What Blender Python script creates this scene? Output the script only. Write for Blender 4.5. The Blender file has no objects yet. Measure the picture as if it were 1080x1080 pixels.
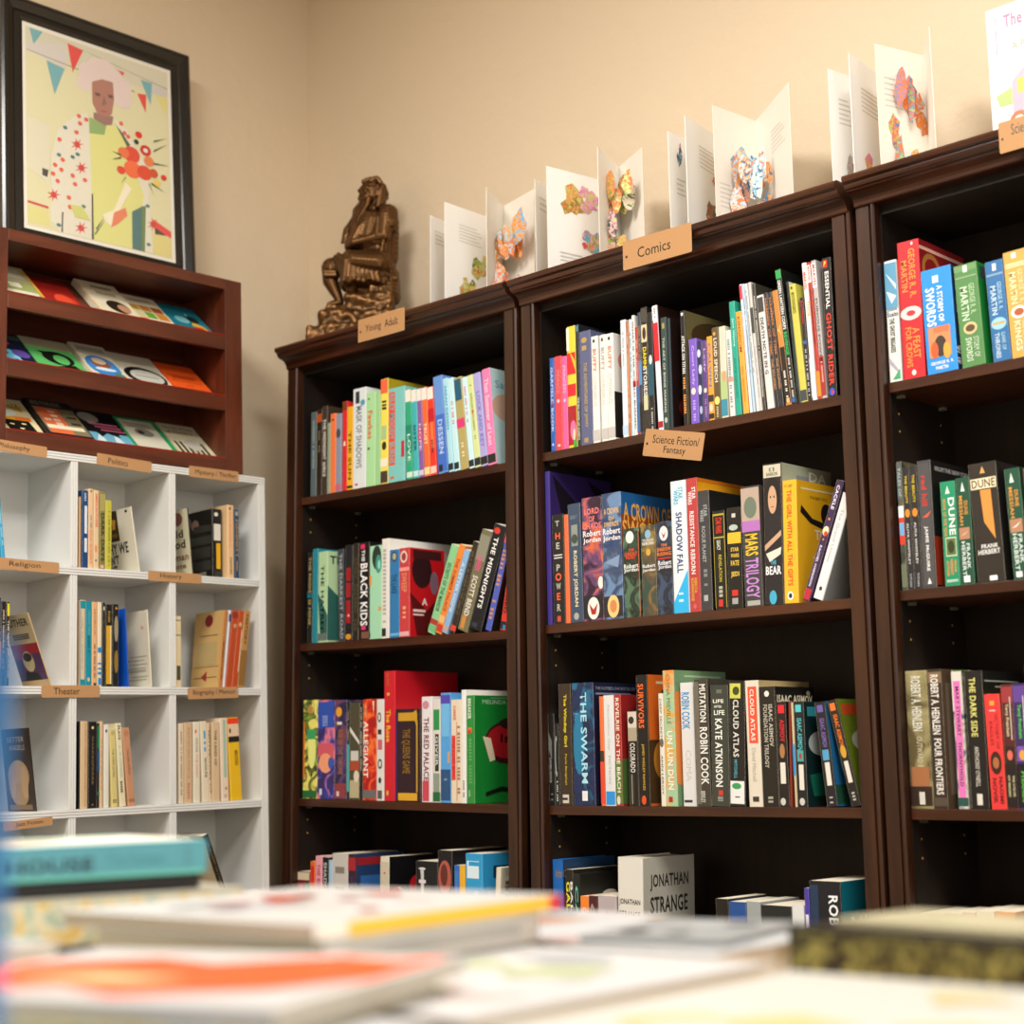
import bpy, bmesh, math, random
from mathutils import Vector, Matrix
random.seed(7)
C = bpy.context.scene
COL = C.collection
UP = 0.87                      # camera height above the floor
# ---------------------------------------------------------------- camera
cd = bpy.data.cameras.new('camera'); cam = bpy.data.objects.new('camera', cd); COL.objects.link(cam)
cr, cu, cf = Vector((0.72035869, 0.69308978, -0.02664426)), Vector((0.13315039, -0.10048496, 0.98598872)), Vector((-0.68070136, 0.71381323, 0.16467038))
cam.matrix_world = Matrix(((cr.x, cu.x, -cf.x, 0), (cr.y, cu.y, -cf.y, 0), (cr.z, cu.z, -cf.z, UP), (0, 0, 0, 1)))
cd.sensor_width = 36; cd.lens = 1656.563/1080*36; cd.clip_start = .02
cd.dof.use_dof = True; cd.dof.focus_distance = 3.1; cd.dof.aperture_fstop = 3.1
C.camera = cam
# ---------------------------------------------------------------- world, lights, exposure
w = bpy.data.worlds.new('world'); C.world = w; w.use_nodes = True
w.node_tree.nodes['Background'].inputs[0].default_value = (.75, .85, 1, 1)
w.node_tree.nodes['Background'].inputs[1].default_value = .6
def area(name, loc, target, sx, sy, power, col):
    l = bpy.data.lights.new(name, 'AREA'); l.shape = 'RECTANGLE'; l.size = sx; l.size_y = sy; l.energy = power; l.color = col
    o = bpy.data.objects.new(name, l); COL.objects.link(o); o.location = loc
    o.rotation_euler = (Vector(target)-Vector(loc)).to_track_quat('-Z', 'Y').to_euler(); return o
area('window_daylight', (2.1, .1, 1.75), (-1.5, 1.9, 1.35), 1.5, 1.4, 20, (1, .99, .98))
area('ceiling_panel_light', (-1.75, .35, 3.17), (-1.75, .35, 0), .9, .9, 74, (1, .965, .92))
area('ceiling_panel_light', (-.15, .85, 3.17), (-.15, .85, 0), .9, .9, 64, (1, .965, .92))
C.view_settings.view_transform = 'Standard'; C.view_settings.look = 'None'
C.view_settings.exposure = 0.42; C.view_settings.gamma = 1
# ---------------------------------------------------------------- materials
MC = {}
def lin(h):
    return tuple(((v/12.92) if v <= .04045 else ((v+.055)/1.055)**2.4) for v in (int(h[i:i+2], 16)/255 for i in (0, 2, 4)))+(1,)
def newmat(name):
    m = bpy.data.materials.new(name); m.use_nodes = True
    return m, m.node_tree, m.node_tree.nodes['Principled BSDF']
def node(nt, t, **kw):
    n = nt.nodes.new(t)
    for k, v in kw.items():
        if k.startswith('i_'): n.inputs[int(k[2:])].default_value = v
        else: setattr(n, k, v)
    return n
def M(c, r=.45):
    k = (c, r)
    if k in MC: return MC[k]
    if c.startswith('art:'):
        p = c[4:].split(',')
        m, nt, b = newmat('printed_art')
        tc = node(nt, 'ShaderNodeTexCoord'); nz = node(nt, 'ShaderNodeTexNoise')
        nz.inputs['Scale'].default_value = float(p[3]); nz.inputs['Detail'].default_value = 5; nz.inputs['Distortion'].default_value = 1.2
        nt.links.new(tc.outputs['Object'], nz.inputs['Vector'])
        cr_ = node(nt, 'ShaderNodeValToRGB'); e = cr_.color_ramp.elements
        e[0].position = .40; e[0].color = lin(p[2]); e[1].position = .6; e[1].color = lin(p[1])
        x = e.new(.5); x.color = lin(p[0])
        nt.links.new(nz.outputs['Fac'], cr_.inputs['Fac']); nt.links.new(cr_.outputs['Color'], b.inputs['Base Color'])
    else:
        m, nt, b = newmat('print_'+c)
        b.inputs['Base Color'].default_value = lin(c)
    b.inputs['Roughness'].default_value = r
    MC[k] = m; return m
def wood(name, c1, c2, scale, rough, spec=.5, bump=.05):
    m, nt, b = newmat(name)
    tc = node(nt, 'ShaderNodeTexCoord'); mp = node(nt, 'ShaderNodeMapping'); mp.inputs['Scale'].default_value = scale
    nz = node(nt, 'ShaderNodeTexNoise'); nz.inputs['Scale'].default_value = 9; nz.inputs['Detail'].default_value = 6; nz.inputs['Distortion'].default_value = .6
    r_ = node(nt, 'ShaderNodeValToRGB'); r_.color_ramp.elements[0].position = .35; r_.color_ramp.elements[1].position = .68
    r_.color_ramp.elements[0].color = lin(c1); r_.color_ramp.elements[1].color = lin(c2)
    nt.links.new(tc.outputs['Object'], mp.inputs['Vector']); nt.links.new(mp.outputs['Vector'], nz.inputs['Vector'])
    nt.links.new(nz.outputs['Fac'], r_.inputs['Fac']); nt.links.new(r_.outputs['Color'], b.inputs['Base Color'])
    bp = node(nt, 'ShaderNodeBump'); bp.inputs['Strength'].default_value = bump; bp.inputs['Distance'].default_value = .001
    nt.links.new(nz.outputs['Fac'], bp.inputs['Height']); nt.links.new(bp.outputs['Normal'], b.inputs['Normal'])
    b.inputs['Roughness'].default_value = rough; b.inputs['Specular IOR Level'].default_value = spec
    return m
WV = wood('espresso_wood_upright', '28130a', '40220f', (4, 4, .35), .34)
WH = wood('espresso_wood_level', '32160a', '4c260f', (.35, 4, 4), .3)
WI = wood('espresso_wood_inside_shade', '130c07', '1e120b', (4, 4, .35), .6, .3)  # same wood darkened, so the inner panels carry shade in their colour
CH = wood('cherry_wood', '4a1e0d', '66301a', (.4, 3, 3), .4)
CHV = wood('cherry_wood_upright', '4a1e0d', '66301a', (3, 3, .4), .4)
CHL = wood('cherry_wood_ledge', '701408', '8c2010', (.4, 3, 3), .4)
TBL = wood('table_oak', '8a6238', 'a87a4a', (.4, 3, 3), .45)
def paint(name, c, rough, bump, sc, dist=.002):
    m, nt, b = newmat(name); b.inputs['Base Color'].default_value = lin(c); b.inputs['Roughness'].default_value = rough
    tc = node(nt, 'ShaderNodeTexCoord'); nz = node(nt, 'ShaderNodeTexNoise'); nz.inputs['Scale'].default_value = sc; nz.inputs['Detail'].default_value = 4
    bp = node(nt, 'ShaderNodeBump'); bp.inputs['Strength'].default_value = bump; bp.inputs['Distance'].default_value = dist
    nt.links.new(tc.outputs['Object'], nz.inputs['Vector']); nt.links.new(nz.outputs['Fac'], bp.inputs['Height']); nt.links.new(bp.outputs['Normal'], b.inputs['Normal'])
    return m
WALL = paint('beige_textured_paint', 'dac8ac', .75, .35, 28, .006)
CEIL = paint('ceiling_paint', 'eeeae2', .9, .2, 60)
FLOOR = paint('brown_carpet', '6a5a4a', .95, .6, 300)
WHT = paint('white_melamine', 'dfdfda', .42, .05, 20)
KRAFT = paint('kraft_card', 'b4885a', .8, .1, 90)
PAPER = paint('page_edges', 'e8dfc8', .8, .1, 200)
BRASS = M('b08840', .35)
m_, nt_, b_ = newmat('bronze'); BRONZE = m_
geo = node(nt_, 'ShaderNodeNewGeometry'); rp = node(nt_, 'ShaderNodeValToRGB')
rp.color_ramp.elements[0].position = .45; rp.color_ramp.elements[0].color = lin('1e1408'); rp.color_ramp.elements[1].position = .53; rp.color_ramp.elements[1].color = lin('6c4a26')  # crease shade and raised highlights put into the colour by pointiness
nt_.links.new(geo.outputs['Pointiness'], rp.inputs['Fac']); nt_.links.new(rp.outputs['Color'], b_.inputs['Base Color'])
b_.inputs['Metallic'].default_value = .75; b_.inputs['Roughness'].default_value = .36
m_, nt_, b_ = newmat('picture_glass'); GLASS = m_
b_.inputs['Base Color'].default_value = (1, 1, 1, 1); b_.inputs['Roughness'].default_value = .02; b_.inputs['Alpha'].default_value = .06
# ---------------------------------------------------------------- mesh helpers
def link(name, me, mats, parent=None, mw=None):
    o = bpy.data.objects.new(name, me); COL.objects.link(o)
    for m in (mats if isinstance(mats, (list, tuple)) else [mats]):
        if m.name not in [x.name for x in me.materials if x]: me.materials.append(m)
    if parent: o.parent = parent
    if mw is not None:
        if parent: o.matrix_basis = mw
        else: o.matrix_world = mw
    return o
class MB:
    def __init__(s): s.v = []; s.f = []; s.m = []; s.mats = []
    def mi(s, m):
        if m not in s.mats: s.mats.append(m)
        return s.mats.index(m)
    def box(s, x0, x1, y0, y1, z0, z1, m=None, sl=0, sh=0):
        # sl: slope of z along x
        n = len(s.v)
        for z, in ((z0,), (z1,)):
            for (x, y) in ((x0, y0), (x1, y0), (x1, y1), (x0, y1)): s.v.append((x, y, z+sl*x))
        for f in ((0, 3, 2, 1), (4, 5, 6, 7), (0, 1, 5, 4), (1, 2, 6, 5), (2, 3, 7, 6), (3, 0, 4, 7)):
            s.f.append([n+i for i in f]); s.m.append(s.mi(m))
        return s
    def prism(s, pts, a, b, axis, m=None):
        # extrude a closed outline; axis 'x': pts=(y,z); 'y': (x,z); 'z': (x,y)
        n = len(s.v); k = len(pts)
        for t in (a, b):
            for p, q in pts: s.v.append((t, p, q) if axis == 'x' else (p, t, q) if axis == 'y' else (p, q, t))
        for i in range(k):
            j = (i+1) % k; s.f.append([n+i, n+j, n+k+j, n+k+i]); s.m.append(s.mi(m))
        s.f.append([n+i for i in reversed(range(k))]); s.m.append(s.mi(m))
        s.f.append([n+k+i for i in range(k)]); s.m.append(s.mi(m)); return s
    def poly(s, pts, m=None):
        n = len(s.v); s.v += [tuple(p) for p in pts]; s.f.append(list(range(n, n+len(pts)))); s.m.append(s.mi(m)); return s
    def mesh(s, name, recalc=True):
        me = bpy.data.meshes.new(name); me.from_pydata(s.v, [], s.f)
        for m in s.mats:
            if m: me.materials.append(m)
        if len(s.mats) > 1:
            for p, i in zip(me.polygons, s.m): p.material_index = i
        if recalc:
            bm = bmesh.new(); bm.from_mesh(me); bmesh.ops.recalc_face_normals(bm, faces=bm.faces); bm.to_mesh(me); bm.free()
        me.update(); return me
    def obj(s, name, parent=None, mats=None, mw=None, bevel=0, smooth=False, recalc=True):
        me = s.mesh(name, recalc); o = link(name, me, mats or [], parent, mw)
        if smooth: me.polygons.foreach_set('use_smooth', [True]*len(me.polygons))
        if bevel:
            b = o.modifiers.new('bevel', 'BEVEL'); b.width = bevel; b.segments = 2; b.limit_method = 'ANGLE'; b.angle_limit = .9
        return o
def thing(name, label, cat, group=None, mw=None):
    o = bpy.data.objects.new(name, None); COL.objects.link(o); o.empty_display_size = .05
    o['label'] = label; o['category'] = cat
    if group: o['group'] = group
    if mw is not None: o.matrix_world = mw
    return o
def tag(o, label, cat, group=None):
    o['label'] = label; o['category'] = cat
    if group: o['group'] = group
    return o
def frame(o, kind, deg):
    a = math.radians(deg)
    if kind == 'case': ex, ey, ez = (math.cos(a), 0, math.sin(a)), (0, 1, 0), (-math.sin(a), 0, math.cos(a))
    else: ex, ey, ez = (0, math.cos(a), math.sin(a)), (-1, 0, 0), (0, -math.sin(a), math.cos(a))
    return Matrix(((ex[0], ey[0], ez[0], o[0]), (ex[1], ey[1], ez[1], o[1]), (ex[2], ey[2], ez[2], o[2]+UP), (0, 0, 0, 1)))
F1 = frame((-3.0852, 2.4195, 0.8087), 'case', -1.393)
F2 = frame((-2.2680, 2.4195, 0.6771), 'case', -0.810)
F3 = frame((-1.4304, 2.4195, 0.5422), 'case', -0.980)
FC = frame((-3.1000, 2.3606, 0.7302), 'cub', 0.797)

T = Matrix.Translation
# text and flat printing on a plane (O origin, U and V unit vectors, W x H size)
FC_ = {}
def glyphs(s, bold):
    k = (s, bold)
    if k in FC_: return FC_[k]
    cu_ = bpy.data.curves.new('lettering', 'FONT'); cu_.body = s; cu_.resolution_u = 2; cu_.offset = .022*bold
    if bold: cu_.space_character = 1.06
    t = bpy.data.objects.new('tmp', cu_); COL.objects.link(t)
    me = bpy.data.meshes.new_from_object(t.evaluated_get(bpy.context.evaluated_depsgraph_get()))
    bpy.data.objects.remove(t)
    xs = [v.co.x for v in me.vertices] or [0, 1]; ys = [v.co.y for v in me.vertices] or [0, 1]
    a, b, c, d = min(xs), max(xs), min(ys), max(ys)
    for v in me.vertices: v.co = ((v.co.x-a)/(b-a or 1), (v.co.y-c)/(d-c or 1), 0)
    FC_[k] = (me, {}); return FC_[k]
def put_text(parent, s, c, O, X, Y, w_, h_, bold=1, name='lettering', mw=None):
    base, per = glyphs(s, bold)
    if c not in per:
        me = base.copy(); me.materials.clear(); me.materials.append(M(c, .4)); per[c] = me
    N = X.cross(Y)
    mt = Matrix(((X.x*w_, Y.x*h_, N.x, O.x), (X.y*w_, Y.y*h_, N.y, O.y), (X.z*w_, Y.z*h_, N.z, O.z), (0, 0, 0, 1)))
    if mw is not None: mt = mw @ mt
    o = bpy.data.objects.new(name, per[c]); COL.objects.link(o); o.parent = parent; o.matrix_basis = mt; return o
def printing(parent, items, O, U, V, W, H, name):
    N = U.cross(V); mb = MB(); k = 0; st_ = min(.00006, .0012/len(items)) if items else 0
    for it in items:
        k += 1; e = O + N*(.00018+st_*k)
        P_ = lambda a, b: e + U*(min(.996, max(.004, a))*W) + V*(min(.998, max(.002, b))*H)
        if it[0] == 'r': mb.poly([P_(it[1], it[2]), P_(it[3], it[2]), P_(it[3], it[4]), P_(it[1], it[4])], M(it[5]))
        elif it[0] == 'e':
            mb.poly([P_(it[1]+it[3]*math.cos(t*math.pi/10), it[2]+it[4]*math.sin(t*math.pi/10)) for t in range(20)], M(it[5]))
        elif it[0] == 'p': mb.poly([P_(a, b) for a, b in it[2]], M(it[1]))
        elif it[0] == 'g':
            _, u0, v0, u1, v1, c = it; L = (v1-v0)*H; wd = (u1-u0)*W; n = max(3, int(L/(.9*max(wd, .004)))); d = (v1-v0)/n
            for i in range(n):
                if random.random() < .18: continue
                a = v0+d*(i+.15); b = a+d*random.uniform(.5, .75)
                mb.poly([P_(u0, a), P_(u1, a), P_(u1, b), P_(u0, b)], M(c))
        elif it[0] == 't':
            _, s, u0, v0, u1, v1, c, md, bd = it
            e2 = O + N*(.00018+st_*(k+1))
            if md == 'v': put_text(parent, s, c, e2+U*(u0*W)+V*(v1*H), -V, U, (v1-v0)*H, (u1-u0)*W, bd)
            else: put_text(parent, s, c, e2+U*(u0*W)+V*(v0*H), U, V, (u1-u0)*W, (v1-v0)*H, bd)
    if mb.f: mb.obj(name, parent, recalc=False)
X_, Y_, Z_ = Vector((1, 0, 0)), Vector((0, 1, 0)), Vector((0, 0, 1))
def book(mw, t, h, d, col, spine, label, group, o, left=False):
    hard = o.get('h') == 'hard'; c = min(.0022 if hard else .0006, t*.22); r = min(.0022, t*.3)
    x0, x1 = -t/2, t/2; ins = .003 if hard else .0003
    bulge = (t*.06 if hard else t*.015)
    out = [(x0, d), (x0, r), (x0+r*.3, r*.3), (x0+r, -0), (0, -bulge*0), (x1-r, 0), (x1-r*.3, r*.3), (x1, r), (x1, d)]
    inn = [(x0+c, d), (x0+c, r+c), (x0+c+r*.2, r*.4+c), (x0+c+r*.6, c), (0, c), (x1-c-r*.6, c), (x1-c-r*.2, r*.4+c), (x1-c, r+c), (x1-c, d)]
    mb = MB(); n = len(out)
    for z in (0, h):
        mb.v += [(a, b, z) for a, b in out] + [(a, b, z) for a, b in inn]
    def q(*f): mb.f.append(list(f)); mb.m.append(0)
    mb.mats = [None]
    for i in range(n-1):
        q(i, i+1, 2*n+i+1, 2*n+i); q(n+i+1, n+i, 3*n+i, 3*n+i+1)
        q(i+1, i, n+i, n+i+1); q(2*n+i, 2*n+i+1, 3*n+i+1, 3*n+i)
    q(0, 2*n, 3*n, n); q(n-1, 2*n-1, 4*n-1, 3*n-1)
    me = mb.mesh('book'); cc = o.get('cc')
    me.materials.append(M(col))
    if cc:
        me.materials.append(M(cc))
        for p in me.polygons:
            ce = p.center
            if ce.y > r*1.05 and ((ce.x > x1-c*1.01) if not left else (ce.x < x0+c*1.01)): p.material_index = 1
    b = bpy.data.objects.new('book', me); COL.objects.link(b); b.matrix_world = mw; tag(b, label, 'book', group)
    PG = PAPER if not o.get('cp') else M(o['cp'], .8)
    MB().box(x0+c*1.02, x1-c*1.02, c*1.05, d-ins, ins, h-ins).obj('page_block', b, PG)
    if spine: printing(b, spine, Vector((x0, 0, 0)), X_, Z_, t, h, 'spine_print')
    if o.get('cv'):
        if left: printing(b, o['cv'], Vector((x0, d, 0)), -Y_, Z_, d, h, 'cover_print')
        else: printing(b, o['cv'], Vector((x1, 0, 0)), Y_, Z_, d, h, 'cover_print')
    return b
# ---------------------------------------------------------------- the room
def struct(name, mb, m):
    o = mb.obj(name, None, m); o['kind'] = 'structure'; return o
XL, YB = -3.325, 2.685
struct('floor', MB().box(XL-.1, 2.3, -2.5, YB+.1, -.1, 0), FLOOR)
struct('ceiling', MB().box(XL-.1, 2.3, -2.5, YB+.1, 3.25, 3.35), CEIL)
struct('wall_left', MB().box(XL-.1, XL, -2.5, YB+.1, 0, 3.25), WALL)
struct('wall_back', MB().box(XL, 2.3, YB, YB+.1, 0, 3.25), WALL)
struct('wall_front', MB().box(XL, 2.3, -2.5, -2.4, 0, 3.25), WALL)
struct('wall_right', MB().box(2.2, 2.3, -2.4, -.75, 0, 3.25).box(2.2, 2.3, .95, YB, 0, 3.25).box(2.2, 2.3, -.75, .95, 0, .95).box(2.2, 2.3, -.75, .95, 2.5, 3.25), WALL)
struct('window_1', MB().box(2.19, 2.24, -.75, -.7, .95, 2.5).box(2.19, 2.24, .9, .95, .95, 2.5).box(2.19, 2.24, -.7, .9, .95, 1.0).box(2.19, 2.24, -.7, .9, 2.45, 2.5).box(2.2, 2.23, .08, .12, 1.0, 2.45), M('f0f0ec'))
struct('baseboard_left', MB().box(XL, XL+.012, -2.4, YB, 0, .1), M('e8e4da'))
struct('baseboard_back', MB().box(XL+.012, 2.2, YB-.012, YB, 0, .1), M('e8e4da'))
# ---------------------------------------------------------------- dark bookcases
def bookcase(F, label, Wd, top, shelves, cw):
    root = thing('bookcase', label, 'bookcase', 'dark wood bookcases along the back wall', F)
    zf = -(F.translation.z)+.004; zt = top-.05
    def prof(x, flip=False):   # flat board with a bead on its right edge
        return [(x, .0), (x+.026, .0), (x+.0265, .004), (x+.029, .004), (x+.0295, .0005), (x+.032, -.0025), (x+.035, -.0025), (x+.0375, .0005), (x+.038, .004), (x+.038, .02), (x, .02)]
    for x in (0, Wd-.038): MB().prism(prof(x), zf, zt, 'z').obj('upright_stile', root, WV)
    for x in (.004, Wd-.04):
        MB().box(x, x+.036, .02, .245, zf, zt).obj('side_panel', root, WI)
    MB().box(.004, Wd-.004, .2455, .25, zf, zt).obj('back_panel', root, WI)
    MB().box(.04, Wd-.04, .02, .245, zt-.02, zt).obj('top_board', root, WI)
    pts = [(.02, top), (-.036, top), (-.043, top-.003), (-.045, top-.008), (-.043, top-.014), (-.036, top-.017), (-.036, top-.020), (-.034, top-.025), (-.029, top-.027)]
    for i in range(7):
        a = i/6*math.pi/2; pts.append((-.028+.024*math.sin(a)*.95, top-.029-.022*(1-math.cos(a))))
    pts += [(-.003, top-.053), (.02, top-.053)]
    MB().prism(pts, 0, cw, 'x').obj('crown_moulding', root, WH)
    MB().box(0, cw, .0205, .252, top-.049, top).obj('top_cap', root, WH)
    for a, b in shelves: MB().box(.0402, Wd-.0402, .015, .243, a-.0185, a, sl=b).obj('shelf', root, WH, bevel=.001)
    MB().box(.04, Wd-.04, .006, .245, zf, zf+.09).obj('plinth', root, WH)
    for x in (.0402, Wd-.0408):
        for y in (.045, .195):
            for a, b in shelves[:-1]:
                for dz in (.052, .084):
                    MB().prism([(y+.0022*math.cos(t*math.pi/4), a-dz+.0022*math.sin(t*math.pi/4)) for t in range(8)], x, x+.0006, 'x').obj('peg_hole', root, BRASS)
        for a, b in shelves[:-1]:
            for y in (.045, .195): MB().box(min(x, x+.012) if x < .1 else x-.010, x+.012 if x < .1 else x, y-.005, y+.005, a+b*x-.0245, a+b*x-.0192).obj('shelf_pin', root, M('6a6e60', .35))
    return root
bookcase(F1, 'left dark wood bookcase next to the corner, bronze figurine on top', .803, .272, ((-.1125,-.006),(-.4765,-.0105),(-.8515,-.0042),(-1.223,0),(-1.56,0)), .803)
bookcase(F2, 'middle dark wood bookcase carrying the Comics and Science Fiction labels', .828, .383, ((0,-.001),(-.3685,-.005),(-.743,.004),(-1.113,0),(-1.45,0)), .826)
bookcase(F3, 'right dark wood bookcase cut off by the picture edge', .828, .5095, ((.127,0),(-.244,.0),(-.618,.004),(-.985,0),(-1.32,0)), .828)

# ---------------------------------------------------------------- white cubby shelving
unit = thing('cubby_shelf', 'white cubby shelving unit with three columns of open squares', 'shelving', None, FC)
zf = -FC.translation.z+.002; zt0 = .017
def ridged(a, b, flip=1):   # plywood-like ridged front edge between a and b
    n = 3; w_ = (b-a)/n; pts = []
    for i in range(n):
        s = a+i*w_; pts += [(s+.0002, .0026), (s+.0008, .0), (s+w_-.0008, .0), (s+w_-.0002, .0026)]
    return pts
def hboard(z0, z1): return [(y, z) for z, y in ridged(z0, z1)]+[(.19, z1), (.19, z0)]
for i, z in enumerate((-.002, -.259, -.524, -.791, -1.056)):
    MB().prism([(y, zz) for y, zz in hboard(z, z+.018)], -.80, -.0205 if i else -.0, 'x').obj('shelf_board', unit, WHT)
cols = (-.0, -.262, -.5215, -.782)
for i, x in enumerate(cols):
    if i == 0: MB().prism(ridged(-.0202, 0)+[(0, .19), (-.0202, .19)], zf, -.0022, 'z').obj('side_panel', unit, WHT)
    else:
        for j, z in enumerate((-.002, -.259, -.524, -.791)):
            lo = (-.259, -.524, -.791, -1.056)[j]+.0182
            MB().prism([(a, b+.0008) for a, b in ridged(x-.018, x)]+[(x, .19), (x-.018, .19)], lo, z-.0002, 'z').obj('divider', unit, WHT)
MB().box(-.80, 0, .1902, .196, zf, .016).obj('back_panel', unit, WHT)
MB().box(-.80, -.021, .004, .188, zf, -1.057).obj('plinth', unit, WHT)
# ---------------------------------------------------------------- magazine rack on the cubby unit
rack = thing('display_rack', 'reddish wooden three tier display rack on the white shelving', 'rack', None, FC)
RX0, RX1, RZ0, RZ1, RD = -.75, -.066, .0175, .507, .185
MB().box(RX1-.05, RX1, .0, RD, RZ0, RZ1).obj('side_panel', rack, CHV, bevel=.001)
MB().box(RX0, RX0+.05, .0, RD, RZ0, RZ1).obj('side_panel', rack, CHV, bevel=.001)
MB().box(RX0+.0502, RX1-.0502, .0, RD, RZ1-.027, RZ1).obj('top_board', rack, CH, bevel=.001)
MB().box(RX0+.0502, RX1-.0502, RD-.006, RD, RZ0, RZ1-.0272).obj('back_panel', rack, CH)
LIPS = ((.325, .364), (.171, .211), (.0175, .054))
for a, b in LIPS:
    MB().box(RX0+.0502, RX1-.0502, .0, .014, a, b-.004).obj('front_lip', rack, CH, bevel=.001)
    MB().prism([(.0, b-.0038), (.0145, b-.0038), (.0145, b-.012), (.03, b-.012), (.178, b+.125), (.178, b+.118), (.03, b-.02), (.0145, b-.02), (.0142, b-.001), (.002, b-.001)] if False else [(.0145, b-.03), (.0145, b-.022), (.165, b+.108), (.1785, b+.108), (.1785, b+.1)], RX0+.0504, RX1-.0504, 'x').obj('sloping_shelf', rack, CH)
    MB().box(RX0+.0502, RX1-.0502, .0, .0142, b-.0038, b).obj('lip_ledge', rack, CHL)
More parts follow.
